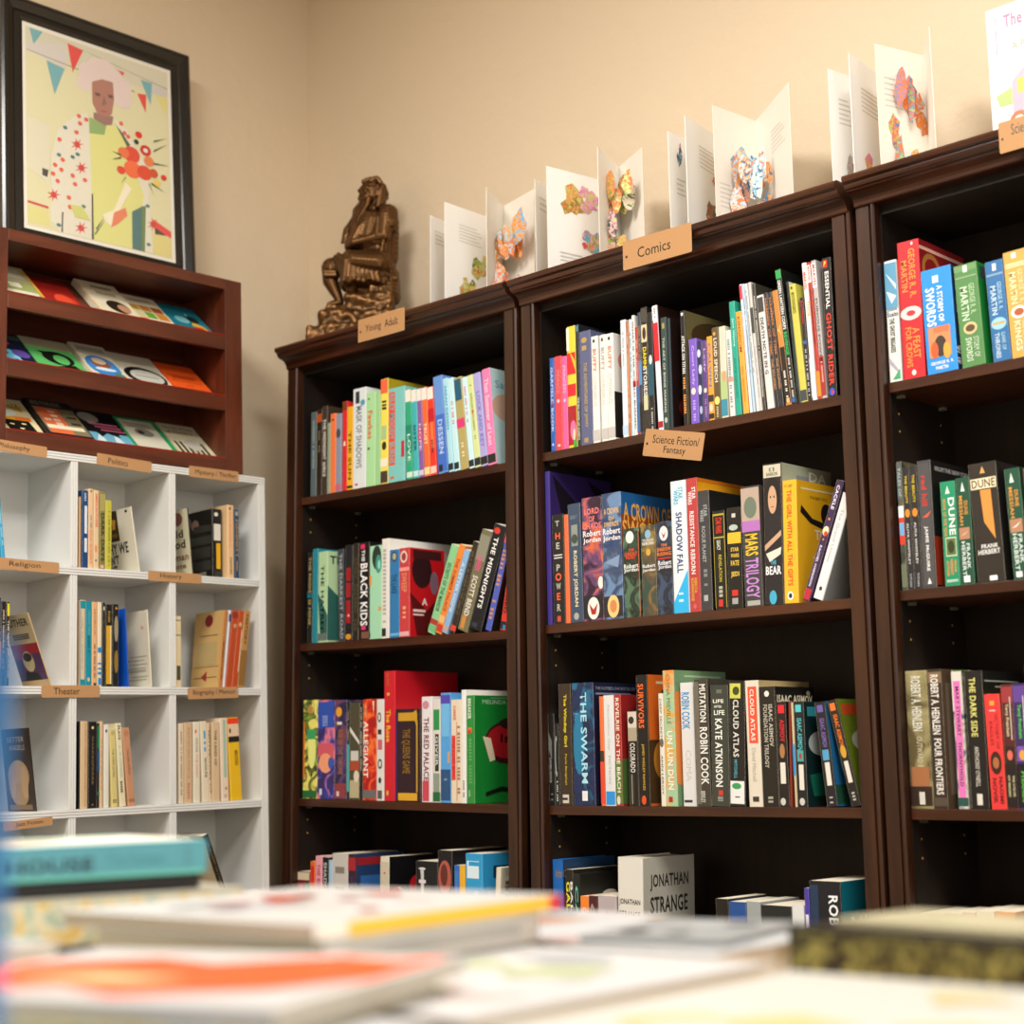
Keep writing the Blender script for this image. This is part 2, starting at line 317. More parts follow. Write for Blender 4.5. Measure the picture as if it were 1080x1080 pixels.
MAGS = [(-0.7151,-0.5915,0.165,0.364,0.012,'b8b088',[('r',0,0,1,0.5,'98a060'),('r',0.1,0.6,0.85,0.9,'c8c4ac'),('r',0.4,0.3,0.65,0.45,'e0dcc8'),('r',0.25,0.1,0.9,0.2,'d8d8c0'),('r',0.94,0,1,1,'d8a838')],'olive and cream book with yellow edge, top tier of the wooden rack',0),
(-0.5828,-0.4884,0.15,0.364,0.006,'9c2018',[('p','c83c24',((0.25,0.1),(0.6,0.55),(0.9,0.4),(0.95,0.05),(0.5,0.05))),('r',0,0.85,1,0.98,'6c1814'),('e',0.55,0.3,0.25,0.2,'e04c30')],'dark red book with a scarlet figure, top tier of the wooden rack',0),
(-0.4563,-0.3465,0.165,0.364,0.016,'dcd4b8',[('r',0,0,0.03,1,'e0a850'),('e',0.6,0.25,0.28,0.2,'241c14'),('e',0.72,0.22,0.15,0.13,'b88868'),('r',0.3,0.8,0.8,0.87,'8c8468'),('g',0.3,0.6,0.8,0.7,'8c8468')],'cream book with a dark haired portrait, top tier of the wooden rack',0),
(-0.3422,-0.2336,0.165,0.364,0.006,'e0d8bc',[('r',0.08,0.5,0.32,0.68,'c89820'),('r',0.36,0.5,0.62,0.68,'c88030'),('r',0.66,0.5,0.94,0.68,'a85820'),('r',0.08,0.28,0.32,0.47,'c8c890'),('r',0.36,0.28,0.62,0.47,'68a030'),('r',0.66,0.28,0.94,0.47,'c88428'),('r',0.08,0.03,0.32,0.25,'e05020'),('r',0.36,0.03,0.62,0.25,'e8e0c8'),('r',0.5,0.03,0.94,0.15,'c8a820'),('g',0.2,0.78,0.8,0.88,'9c9478')],'cream book with a grid of coloured squares, top tier of the wooden rack',0),
(-0.2292,-0.1221,0.155,0.364,0.006,'14788c',[('e',0.35,0.5,0.2,0.12,'78b8c0'),('p','c82018',((0.5,0.05),(0.98,0.05),(0.9,0.3),(0.55,0.32))),('p','e0b040',((0.5,0.32),(0.75,0.3),(0.95,0.05),(0.85,0.35),(0.6,0.48))),('e',0.68,0.55,0.15,0.12,'202820'),('e',0.6,0.72,0.03,0.02,'e8e0c0')],'teal book with a red and yellow picture, top tier of the wooden rack',0),
(-0.7127,-0.6035,0.16,0.211,0.006,'181c34',[('e',0.45,0.35,0.25,0.15,'68b8d8'),('p','88c8e0',((0.5,0.3),(0.75,0.05),(0.6,0.35))),('e',0.2,0.6,0.12,0.06,'c83850'),('e',0.55,0.7,0.1,0.06,'a82868'),('e',0.75,0.4,0.2,0.12,'5a4898'),('r',0,0.8,1,0.95,'405850'),('e',0.4,0.37,0.05,0.03,'284868')],'dark blue book with a light blue creature, middle tier of the wooden rack',1),
(-0.6007,-0.477,0.165,0.211,0.006,'58b060',[('r',0,0.72,1,1,'b8b494'),('e',0.55,0.45,0.32,0.2,'10140e'),('e',0.6,0.42,0.16,0.14,'58b060'),('p','10140e',((0.4,0.2),(0.8,0.3),(1,0.02),(0.4,0.0))),('p','10140e',((0.5,0.6),(0.2,0.62),(0.35,0.45)))],'green book with a black silhouette, middle tier of the wooden rack',1),
(-0.4699,-0.3756,0.165,0.211,0.012,'dcd4b8',[('e',0.5,0.35,0.46,0.32,'3c84c8'),('e',0.48,0.42,0.26,0.13,'8c5030'),('e',0.48,0.5,0.2,0.1,'d8c0a0'),('e',0.5,0.26,0.3,0.05,'d0e4ec'),('r',0.1,0.78,0.9,0.92,'a8a8a0'),('e',0.8,0.12,0.15,0.08,'507868')],'cream book with a blue ship picture, middle tier of the wooden rack',1),
(-0.372,-0.2438,0.165,0.211,0.006,'d4d0bc',[('e',0.52,0.35,0.45,0.28,'100f0d'),('e',0.55,0.35,0.36,0.2,'c4c4b8'),('g',0.3,0.25,0.8,0.45,'a0a098')],'pale book with a black and white oval, middle tier of the wooden rack',1),
(-0.2401,-0.127,0.155,0.211,0.006,'ea5a1c',[('g',0.2,0.5,0.8,0.6,'b83c10'),('r',0.1,0.6,0.9,0.64,'c04818'),('r',0.1,0.42,0.9,0.45,'c04818'),('r',0.2,0.15,0.8,0.17,'d06030'),('r',0.4,0.3,0.6,0.33,'c84c18')],'bright orange book, middle tier of the wooden rack',1),
(-0.7102,-0.5883,0.17,0.054,0.006,'dccfa0',[('p','14120c',((0.35,0.0),(0.9,0.0),(0.85,0.42),(0.3,0.42))),('r',0.0,0.42,0.92,0.52,'e07020'),('r',0.3,0.42,0.6,0.52,'e0a030'),('e',0.45,0.62,0.25,0.12,'d8dcc8'),('p','c89c30',((0.3,0.8),(0.9,0.8),(0.85,0.65),(0.6,0.75))),('t','11:11-12',0.3,0.8,0.85,0.87,'302810','h',1),('e',0.45,0.3,0.05,0.02,'dccfa0'),('e',0.6,0.2,0.05,0.02,'dccfa0'),('e',0.7,0.33,0.05,0.02,'dccfa0'),('e',0.5,0.1,0.05,0.02,'dccfa0'),('e',0.78,0.1,0.05,0.02,'dccfa0')],'cream book with a black dotted skirt shape, lower tier of the wooden rack',2),
(-0.5832,-0.4663,0.17,0.054,0.014,'201c18',[('r',0.06,0.1,0.97,0.8,'807458'),('r',0.1,0.1,0.6,0.78,'d86a40'),('g',0.15,0.3,0.3,0.75,'e8c0a0'),('g',0.35,0.3,0.5,0.75,'e8c0a0'),('r',0.1,0.22,0.9,0.32,'e0d8b8'),('t','BIG PARADE',0.1,0.85,0.75,0.95,'8c8878','h',1),('r',0.7,0.38,0.92,0.43,'302c24'),('r',0.7,0.55,0.92,0.6,'302c24')],'dark book with orange lattice panel, lower tier of the wooden rack',2),
(-0.4616,-0.3504,0.17,0.054,0.006,'15161a',[('r',0.0,0.0,1,0.4,'68a8c0'),('p','c8dce0',((0.05,0.1),(0.3,0.4),(0.35,0.1))),('p','c8dce0',((0.5,0.05),(0.65,0.42),(0.8,0.1))),('p','15161a',((0.2,0.5),(0.8,0.5),(0.75,0.3),(0.5,0.4),(0.3,0.28))),('e',0.3,0.8,0.24,0.14,'9a9a90'),('r',0.2,0.62,0.9,0.66,'c06078'),('r',0.3,0.54,0.95,0.58,'c06078'),('r',0.4,0.46,1,0.5,'c06078')],'black and icy blue book with pink bars, lower tier of the wooden rack',2),
(-0.3481,-0.2317,0.165,0.054,0.006,'1c9c58',[('r',0.06,0.06,0.88,0.94,'d0ccb8'),('e',0.5,0.6,0.22,0.12,'888478'),('e',0.42,0.6,0.08,0.05,'302c28'),('r',0.15,0.82,0.75,0.85,'98948a'),('r',0.2,0.75,0.75,0.78,'98948a')],'grey book with a green border, lower tier of the wooden rack',2),
(-0.2266,-0.1179,0.165,0.054,0.006,'d0c8a8',[('t','Great Plays',0.1,0.84,0.9,0.92,'302c24','h',0),('t','of Theatre',0.1,0.73,0.8,0.8,'302c24','h',0),('r',0.08,0.02,0.15,0.48,'15130f'),('r',0.22000000000000003,0.02,0.29000000000000004,0.48,'15130f'),('r',0.36000000000000004,0.02,0.43000000000000005,0.48,'15130f'),('r',0.5,0.02,0.5700000000000001,0.48,'15130f'),('r',0.64,0.02,0.7100000000000001,0.48,'15130f'),('r',0.78,0.02,0.8500000000000001,0.48,'15130f'),('e',0.55,0.4,0.2,0.16,'b8b4a8'),('r',0.05,0.0,0.98,0.02,'c8b878')],'cream book with black and white stripes, lower tier of the wooden rack',2)]

def magazine(x0, x1, L, b, t, col, items, label, i):
    w_ = x1-x0; a = math.radians(49)      # lies on the sloping shelf, cover towards the room
    # local: x right, z up the cover, y into the shelf
    mw = FC @ T((x0, .0150, b-.0205+.0015)) @ Matrix.Rotation(-a, 4, 'X') @ T((0, -t-.0006, .003+t*.6))
    mb = MB(); mb.box(0, w_, 0, .0006, 0, L).box(0, w_, t-.0006, t, 0, L).box(0, .0006, .0006, t-.0006, 0, L)
    o = mb.obj('book', None, M(col), mw); tag(o, label, 'book', 'books displayed face out on the %s tier of the rack' % ('top', 'middle', 'lower')[i])
    MB().box(.0008, w_-.0005, .0007, t-.0007, .0004, L-.0004).obj('page_block', o, PAPER)
    printing(o, items, Vector((0, 0, 0)), X_, Z_, w_, L, 'cover_print')
for m in MAGS: magazine(*m)
# ---------------------------------------------------------------- books
BOOKS = [
('F1',0.0721,-0.1129,0.018,0.0215,0.2129,0.136,0,'56666a',[('g',0.35,0.3,0.65,0.9,'9aa8a8')],'slate grey paperback at the far left end, top shelf of left bookcase','books on the top shelf of the left bookcase',{}),
('F1',0.0944,-0.1131,0.018,0.0205,0.2163,0.138,0,'2a1d12',[('r',0.02,0.85,0.98,0.95,'b0501c'),('g',0.35,0.5,0.65,0.75,'8a7a50')],'dark brown paperback with orange flecks, top shelf of left bookcase','books on the top shelf of the left bookcase',{}),
('F1',0.1152,-0.1132,0.018,0.0208,0.222,0.142,0,'3e3226',[('t','THE MIDNIGHT GIRLS',0.25,0.2,0.75,0.85,'e8e4d8','v',1)],'brown paperback with small white lettering, top shelf of left bookcase','books on the top shelf of the left bookcase',{}),
('F1',0.1368,-0.1133,0.018,0.0105,0.1769,0.108,0,'8ba488',[],'thin sage green paperback, top shelf of left bookcase','books on the top shelf of the left bookcase',{}),
('F1',0.1476,-0.1134,0.018,0.0206,0.198,0.127,0,'f07a45',[('e',0.5,0.92,0.25,0.012,'5a3030')],'slim bright orange paperback, top shelf of left bookcase','books on the top shelf of the left bookcase',{}),
('F1',0.1685,-0.1135,0.018,0.0204,0.1946,0.125,0,'8b94a5',[('r',0.02,0.02,0.98,0.1,'c86878'),('e',0.5,0.75,0.4,0.06,'4a4a50')],'blue grey paperback with pink foot, top shelf of left bookcase','books on the top shelf of the left bookcase',{}),
('F1',0.1937,-0.1137,0.018,0.0174,0.2217,0.142,0,'dc282a',[('r',0.02,0.9,0.98,0.995,'7c3a1c'),('r',0.3,0.5,0.7,0.55,'f0e0d0')],'slim red paperback with brown head, top shelf of left bookcase','books on the top shelf of the left bookcase',{}),
('F1',0.2114,-0.1138,0.018,0.0217,0.2056,0.132,0,'eab020',[('t','THE SUN',0.25,0.12,0.75,0.7,'5a3a10','v',1),('r',0.02,0.02,0.98,0.05,'302818')],'golden yellow paperback, top shelf of left bookcase','books on the top shelf of the left bookcase',{}),
('F1',0.2334,-0.1139,0.018,0.0478,0.2461,0.158,0,'dbe4e4',[('t','MASK OF SHADOWS',0.25,0.2,0.7,0.82,'7a8488','v',1),('r',0.2,0.85,0.5,0.97,'30383c'),('e',0.75,0.85,0.18,0.03,'58a0b8'),('e',0.3,0.04,0.12,0.012,'e04030')],'white and pale blue fantasy paperback, top shelf of left bookcase','books on the top shelf of the left bookcase',{}),
('F1',0.2819,-0.1142,0.018,0.0336,0.23,0.147,0,'abdda2',[('t','Fawkes',0.2,0.5,0.7,0.8,'e05a40','v',1),('e',0.3,0.4,0.12,0.015,'405040'),('e',0.3,0.93,0.1,0.01,'405040')],'light green hardback with red script, top shelf of left bookcase','books on the top shelf of the left bookcase',{}),
('F1',0.3181,-0.1144,0.018,0.0166,0.2265,0.13,-0.49,'9fd094',[],'plain pale green paperback, top shelf of left bookcase','books on the top shelf of the left bookcase',{}),
('F1',0.335,-0.1145,0.018,0.0257,0.2544,0.163,0,'f2de5a',[('r',0.02,0.86,0.98,0.995,'ee6a42'),('g',0.2,0.7,0.8,0.8,'303030'),('r',0.15,0.42,0.8,0.55,'a8c890'),('e',0.5,0.36,0.3,0.04,'302820'),('r',0.02,0.16,0.98,0.24,'f0ead0'),('r',0.02,0.01,0.98,0.12,'4a3a34')],'tall yellow paperback with an orange head, top shelf of left bookcase','books on the top shelf of the left bookcase',{'cc': 'a8981e'}),
('F1',0.3622,-0.1147,0.018,0.0576,0.2265,0.145,0,'7cc6c0',[('r',0.04,0.18,0.42,0.96,'e6503a'),('t','RILEY MOODY BURNS',0.08,0.2,0.38,0.94,'6ab0b4','v',1),('g',0.15,0.03,0.35,0.14,'e05a44'),('r',0.8,0.25,0.98,0.42,'c02a38')],'wide turquoise paperback with red title panel, top shelf of left bookcase','books on the top shelf of the left bookcase',{}),
('F1',0.4282,-0.1151,0.018,0.0201,0.2155,0.138,-1.97,'2ba87c',[('r',0.02,0.86,0.98,0.995,'ece6dc'),('r',0.02,0.3,0.98,0.6,'1c8a70'),('t','LOVE',0.25,0.2,0.75,0.5,'c8ecd8','v',1),('r',0.02,0.02,0.98,0.08,'cfe8d8')],'white topped green paperback leaning, top shelf of left bookcase','books on the top shelf of the left bookcase',{}),
('F1',0.4509,-0.1152,0.018,0.0179,0.2124,0.136,-2.47,'3fb2ba',[('r',0.02,0.86,0.98,0.995,'ece6dc'),('t','SISTER',0.25,0.3,0.75,0.6,'12484c','v',1),('r',0.02,0.02,0.98,0.08,'bfe8e8')],'white topped teal paperback leaning, top shelf of left bookcase','books on the top shelf of the left bookcase',{}),
('F1',0.471,-0.1153,0.018,0.0156,0.2114,0.135,-2.91,'8a5ca0',[('r',0.02,0.86,0.98,0.995,'ece6dc'),('r',0.02,0.4,0.98,0.55,'b83070'),('t','HOPE',0.25,0.3,0.75,0.6,'e8c0d8','v',1),('r',0.02,0.02,0.98,0.08,'d8c8e0')],'white topped purple paperback leaning, top shelf of left bookcase','books on the top shelf of the left bookcase',{}),
('F1',0.4887,-0.1154,0.018,0.0184,0.2112,0.135,-3.33,'ec6c34',[('r',0.02,0.86,0.98,0.995,'ece6dc'),('t','TRUST',0.25,0.35,0.75,0.6,'f8e8c8','v',1),('r',0.02,0.02,0.98,0.1,'f4d898')],'white topped orange paperback leaning, top shelf of left bookcase','books on the top shelf of the left bookcase',{}),
('F1',0.5092,-0.1156,0.018,0.0203,0.2092,0.134,-3.65,'e23a2a',[('r',0.02,0.86,0.98,0.995,'ece6dc'),('r',0.02,0.6,0.98,0.75,'c41c2c'),('r',0.3,0.3,0.8,0.6,'f07840'),('g',0.35,0.25,0.65,0.4,'302030'),('r',0.02,0.02,0.98,0.1,'f0c8b8')],'white topped scarlet paperback leaning, top shelf of left bookcase','books on the top shelf of the left bookcase',{}),
('F1',0.5352,-0.1157,0.018,0.0302,0.23,0.147,-4.77,'6593d8',[('r',0.02,0.02,0.98,0.6,'3f6ec8'),('t','DESSEN',0.25,0.2,0.75,0.55,'b8d0f0','v',1),('r',0.1,0.02,0.5,0.09,'182838')],'deep blue paperback leaning among pastels, top shelf of left bookcase','books on the top shelf of the left bookcase',{}),
('F1',0.5691,-0.1159,0.018,0.0157,0.2215,0.142,-5.42,'aadbea',[('t','SARAH DESSEN',0.25,0.45,0.75,0.92,'2a98c0','v',1),('r',0.02,0.02,0.98,0.09,'202830')],'pale cyan paperback with blue capitals, top shelf of left bookcase','books on the top shelf of the left bookcase',{}),
('F1',0.5869,-0.116,0.018,0.0184,0.2189,0.14,-5.77,'bfe8f0',[('g',0.35,0.5,0.65,0.8,'e0708a'),('r',0.1,0.02,0.9,0.09,'202830')],'ice blue paperback with pink lettering, top shelf of left bookcase','books on the top shelf of the left bookcase',{}),
('F1',0.6075,-0.1161,0.018,0.0257,0.2165,0.139,-6.25,'b0a264',[('r',0.02,0.45,0.98,0.55,'d83878'),('r',0.1,0.75,0.9,0.98,'1a5a78'),('g',0.35,0.1,0.65,0.3,'e8d8b0')],'olive paperback with dark blue head, top shelf of left bookcase','books on the top shelf of the left bookcase',{}),
('F1',0.6355,-0.1163,0.018,0.016,0.2138,0.137,-6.58,'c8ecf4',[('g',0.35,0.5,0.65,0.9,'d86a80'),('r',0.02,0.02,0.98,0.09,'202830')],'very pale blue paperback, top shelf of left bookcase','books on the top shelf of the left bookcase',{}),
('F1',0.6537,-0.1164,0.018,0.0186,0.2157,0.138,-7.02,'d0dd9c',[('g',0.35,0.3,0.65,0.9,'90a060'),('e',0.5,0.6,0.2,0.015,'d84848'),('r',0.02,0.02,0.98,0.1,'202830')],'pale lime green paperback, top shelf of left bookcase','books on the top shelf of the left bookcase',{}),
('F1',0.6727,-0.1165,0.018,0.0218,0.2169,0.139,-6.72,'aaa4dc',[('t','LOCK AND KEY',0.25,0.2,0.75,0.8,'7a70c0','v',1),('r',0.02,0.02,0.98,0.1,'202020')],'lavender paperback leaning, top shelf of left bookcase','books on the top shelf of the left bookcase',{}),
('F1',0.695,-0.1167,0.018,0.0249,0.2212,0.142,-5.06,'e47cae',[('t','That Summer of Lost',0.25,0.2,0.75,0.9,'f8d0e4','v',1),('r',0.02,0.02,0.98,0.11,'202420')],'pink paperback at the right end, top shelf of left bookcase','books on the top shelf of the left bookcase',{'cc': 'b8d6d8','cv': [('e',0.3,0.6,0.3,0.14,'c8a890'),('e',0.6,0.5,0.3,0.05,'c8a890'),('t','Sarah',0.1,0.8,0.6,0.88,'5a9ab0','h',0),('t','With',0.5,0.2,0.62,0.4,'386078','v',0)]}),
('F1',0.0647,-0.4772,0.018,0.0188,0.2239,0.143,0,'14181a',[('t','THE NIGHT IS MINE',0.25,0.2,0.75,0.95,'b0a060','v',1),('r',0.02,0.5,0.98,0.55,'18788a')],'thin black paperback at the far left end, second shelf of left bookcase','books on the second shelf of the left bookcase',{}),
('F1',0.0838,-0.4774,0.018,0.02,0.2315,0.148,0,'168494',[],'slim teal hardback, second shelf of left bookcase','books on the second shelf of the left bookcase',{}),
('F1',0.1054,-0.4776,0.018,0.0361,0.2224,0.142,0,'aed0a2',[('t','THE HATRED',0.3,0.08,0.65,0.85,'20302c','v',1),('p','2c6058',((0,0.55),(1,0.3),(1,0.02),(0.3,0.02))),('r',0.02,0.02,0.98,0.1,'60706a')],'pale green paperback with dark drip artwork, second shelf of left bookcase','books on the second shelf of the left bookcase',{'cc': 'b6d4a4','cv': [('p','2c6058',((0,0.62),(0.9,0.2),(0.9,0.02),(0,0.02))),('t','TH',0.05,0.86,0.35,0.95,'20302c','h',1)]}),
('F1',0.1587,-0.4782,0.04,0.0229,0.2266,0.145,-1.85,'3a4048',[('t','THE DARKEST ROAD',0.3,0.03,0.8,0.95,'a8b0b4','v',1)],'dark grey paperback with silver lettering, second shelf of left bookcase','books on the second shelf of the left bookcase',{}),
('F1',0.2085,-0.4787,0.018,0.0263,0.2305,0.148,0,'181a20',[('r',0.15,0.62,0.75,0.76,'a01820'),('r',0.15,0.45,0.75,0.6,'a01820'),('r',0.15,0.18,0.75,0.42,'a01820'),('e',0.5,0.26,0.15,0.015,'e8a0a0'),('e',0.5,0.04,0.4,0.03,'d09028')],'black paperback with blocks of red, second shelf of left bookcase','books on the second shelf of the left bookcase',{}),
('F1',0.2379,-0.479,0.018,0.0184,0.2329,0.149,0,'241c12',[('g',0.2,0.05,0.8,0.9,'4a4020')],'very dark brown paperback, second shelf of left bookcase','books on the second shelf of the left bookcase',{}),
('F1',0.2571,-0.4792,0.018,0.0387,0.2324,0.149,0,'0c0a0a',[('t','THE',0.3,0.8,0.6,0.92,'f0f0f0','v',1),('r',0.2,0.93,0.6,0.98,'d02860'),('t','BLACK KIDS',0.2,0.14,0.85,0.78,'f4f4f4','v',1),('r',0.3,0.01,0.98,0.08,'7a5040'),('r',0.3,0.1,0.7,0.14,'d83870')],'black paperback with heavy white capitals, second shelf of left bookcase','books on the second shelf of the left bookcase',{}),
('F1',0.2973,-0.4796,0.018,0.0426,0.2202,0.141,0,'a2d8b4',[('e',0.6,0.87,0.38,0.13,'2c3430'),('e',0.75,0.8,0.25,0.1,'3f9080'),('e',0.8,0.79,0.12,0.05,'90dcc0'),('r',0.02,0.58,0.18,0.68,'e89a40'),('r',0.75,0.3,0.98,0.34,'e89a40'),('r',0.02,0.02,0.1,0.07,'20382c')],'mint green paperback with dark rings, second shelf of left bookcase','books on the second shelf of the left bookcase',{}),
('F1',0.3407,-0.4801,0.018,0.0251,0.2341,0.2,0,'e4e0d8',[('g',0.2,0.15,0.6,0.9,'a8a8a4'),('r',0.05,0.02,0.6,0.1,'20242c')],'tall white hardback with grey lettering, second shelf of left bookcase','books on the second shelf of the left bookcase',{'cc': 'f2f0ea','h': 'hard'}),
('F1',0.368,-0.4804,0.018,0.0335,0.2055,0.132,0,'2e78b2',[('e',0.5,0.92,0.3,0.06,'384048'),('e',0.5,0.92,0.2,0.04,'a8a890'),('t','THE LAKE',0.25,0.5,0.75,0.72,'1c4060','v',1),('r',0.02,0.02,0.98,0.05,'6ab0d8')],'bright blue pocket paperback with round emblem, second shelf of left bookcase','books on the second shelf of the left bookcase',{}),
('F1',0.4022,-0.4807,0.018,0.0345,0.2067,0.112,0,'c63c40',[('r',0.02,0.74,0.98,0.78,'e89890'),('e',0.45,0.9,0.35,0.07,'d8c8b8'),('e',0.45,0.9,0.22,0.045,'a03030'),('t','SWEEP',0.25,0.5,0.75,0.72,'e09068','v',1),('g',0.35,0.1,0.65,0.35,'e8a078'),('r',0.02,0.01,0.98,0.06,'e0b0b0')],'red pocket paperback with round emblem, second shelf of left bookcase','books on the second shelf of the left bookcase',{'cc': 'c4101c','cv': [('e',0.35,0.75,0.28,0.2,'301014'),('e',0.7,0.62,0.12,0.13,'806070'),('r',0.1,0.88,0.9,0.98,'401418'),('p','5a0810',((0,0.5),(0.5,0.3),(0.9,0.5),(1,0.02),(0.2,0.02))),('r',0.1,0.28,0.45,0.31,'f0c8c0'),('r',0.1,0.24,0.4,0.26,'f0c8c0'),('t','A',0.35,0.36,0.5,0.44,'f4e8e8','h',1)]}),
('F1',0.4934,-0.4817,0.018,0.0245,0.2093,0.134,22.31,'8ac890',[('r',0.02,0.1,0.98,0.16,'a83a30'),('r',0.02,0.02,0.98,0.09,'70b880'),('t','SECRETS OF THE MANOR',0.25,0.25,0.75,0.8,'386848','v',1)],'light green paperback leaning right, second shelf of left bookcase','books on the second shelf of the left bookcase',{'cp': 'e8e0c0'}),
('F1',0.5205,-0.482,0.018,0.0192,0.2087,0.134,22.36,'ea8838',[('r',0.02,0.12,0.98,0.2,'e8b878'),('r',0.02,0.02,0.98,0.1,'c83828'),('t','THE SUMMER PALACE',0.25,0.25,0.75,0.85,'a04820','v',1)],'orange paperback leaning right, second shelf of left bookcase','books on the second shelf of the left bookcase',{'cp': 'e8e0c0'}),
('F1',0.5419,-0.4822,0.018,0.0177,0.1953,0.125,22.36,'86b2dc',[('t','A LETTER HOME',0.25,0.25,0.75,0.85,'d0e0f0','v',1),('r',0.02,0.02,0.98,0.1,'b0a8a8')],'powder blue paperback leaning right, second shelf of left bookcase','books on the second shelf of the left bookcase',{}),
('F1',0.5671,-0.4825,0.018,0.017,0.2119,0.12,21.56,'30281c',[('g',0.35,0.2,0.65,0.9,'706040'),('r',0.02,0.02,0.98,0.08,'d84030')],'dark brown paperback leaning right, second shelf of left bookcase','books on the second shelf of the left bookcase',{}),
('F1',0.5908,-0.4827,0.018,0.0317,0.2313,0.148,20.4,'706c50',[('r',0.02,0.7,0.98,0.95,'8a8a78'),('t','LOREN',0.25,0.6,0.75,0.75,'e0508a','v',1),('t','SCOTT BEND',0.25,0.15,0.75,0.55,'e8e4d8','v',1),('r',0.2,0.02,0.6,0.15,'c88840')],'olive grey paperback with pink lettering leaning right, second shelf of left bookcase','books on the second shelf of the left bookcase',{}),
('F1',0.6268,-0.4831,0.018,0.0388,0.2379,0.152,20.2,'12141a',[('t','THE MIDNIGHTS',0.25,0.2,0.6,0.88,'f0f0ec','v',1),('e',0.35,0.94,0.25,0.03,'d03828'),('r',0.2,0.02,0.6,0.06,'303848')],'black paperback with white capitals leaning right, second shelf of left bookcase','books on the second shelf of the left bookcase',{'cp': 'e8e4d8'}),
('F1',0.6804,-0.4836,0.018,0.0168,0.2444,0.156,17.71,'4a5cb8',[('r',0.02,0.8,0.98,0.98,'e05870'),('g',0.2,0.1,0.8,0.75,'c88a60')],'blue paperback with pink head leaning right, second shelf of left bookcase','books on the second shelf of the left bookcase',{'cc': '1c1a16','cv': [('e',0.5,0.5,0.3,0.3,'6a5848'),('e',0.45,0.58,0.06,0.03,'181410'),('r',0.2,0.03,0.6,0.06,'8a7a40')]}),
('F1',0.7136,-0.484,0.03,0.0175,0.1238,0.076,11.7,'e03a28',[('t','RED',0.25,0.3,0.75,0.6,'20100c','v',1),('r',0.02,0.02,0.98,0.16,'2a2030'),('r',0.5,0.02,0.95,0.1,'3090c0')],'short red paperback against the right upright, second shelf of left bookcase','books on the second shelf of the left bookcase',{}),
('F1',0.053,-0.8517,0.018,0.0539,0.2359,0.151,0,'art:1c2418,88a838,e8e070,30',[('e',0.5,0.9,0.2,0.04,'b88848'),('r',0.03,0.2,0.15,0.78,'d87828'),('e',0.65,0.5,0.28,0.2,'e8ec88'),('r',0.3,0.6,0.9,0.7,'38a060'),('r',0.02,0.01,0.98,0.08,'206838')],'glowing yellow and green fantasy paperback, third shelf of left bookcase','books on the third shelf of the left bookcase',{}),
('F1',0.1084,-0.852,0.018,0.0637,0.2346,0.15,0,'art:2040a0,e07888,38285c,25',[('r',0.05,0.72,0.95,0.98,'2c50b0'),('t','BOOK II',0.3,0.74,0.6,0.84,'b8c8f0','v',0),('r',0.05,0.42,0.95,0.56,'d05868'),('e',0.5,0.36,0.4,0.1,'f0a078'),('e',0.8,0.36,0.15,0.06,'3858a8'),('r',0.15,0.04,0.3,0.1,'d8d8e8')],'blue and coral fantasy paperback, third shelf of left bookcase','books on the third shelf of the left bookcase',{}),
('F1',0.173,-0.8522,0.018,0.044,0.2332,0.149,0,'art:4a3a78,7a4038,2a2444,25',[('e',0.35,0.88,0.25,0.05,'e0a030'),('r',0.2,0.75,0.6,0.78,'e0d8d0'),('t','RISE OF THE THRONE',0.3,0.25,0.7,0.7,'a06848','v',1),('r',0.02,0.01,0.98,0.16,'8a3a40'),('r',0.2,0.03,0.4,0.08,'d8c8c8')],'violet paperback with a golden orb, third shelf of left bookcase','books on the third shelf of the left bookcase',{}),
('F1',0.2177,-0.8524,0.018,0.0107,0.2296,0.147,0,'182420',[('r',0.1,0.08,0.9,0.56,'48a8a8'),('g',0.35,0.6,0.65,0.9,'a89060')],'thin black paperback with teal strip, third shelf of left bookcase','books on the third shelf of the left bookcase',{}),
('F1',0.2291,-0.8525,0.018,0.0348,0.2269,0.145,0,'4a4634',[('p','d8d8d0',((0,0.75),(1,0.6),(1,0.56),(0,0.7))),('r',0.02,0.3,0.98,0.4,'a8482c'),('r',0.1,0.4,0.9,0.5,'c8c8c0'),('r',0.02,0.02,0.98,0.2,'b8ac88'),('e',0.7,0.24,0.28,0.06,'d8d0b8')],'dark olive paperback with white swirls, third shelf of left bookcase','books on the third shelf of the left bookcase',{}),
('F1',0.2647,-0.8526,0.018,0.0105,0.2261,0.145,0,'12120f',[('g',0.35,0.3,0.65,0.95,'c8c8b8')],'thin black paperback with white specks, third shelf of left bookcase','books on the third shelf of the left bookcase',{}),
('F1',0.2759,-0.8527,0.018,0.0475,0.2333,0.149,0,'art:d83018,f07830,a81818,30',[('t','ALLEGIANT',0.05,0.22,0.4,0.78,'f0e8e0','v',1),('t','ROTH',0.1,0.83,0.3,0.93,'e8b080','v',1),('r',0.02,0.02,0.98,0.1,'6a6a6a'),('p','f0d0a8',((0.7,0.98),(0.85,0.98),(0.8,0.85)))],'fiery red and orange paperback with white title, third shelf of left bookcase','books on the third shelf of the left bookcase',{}),
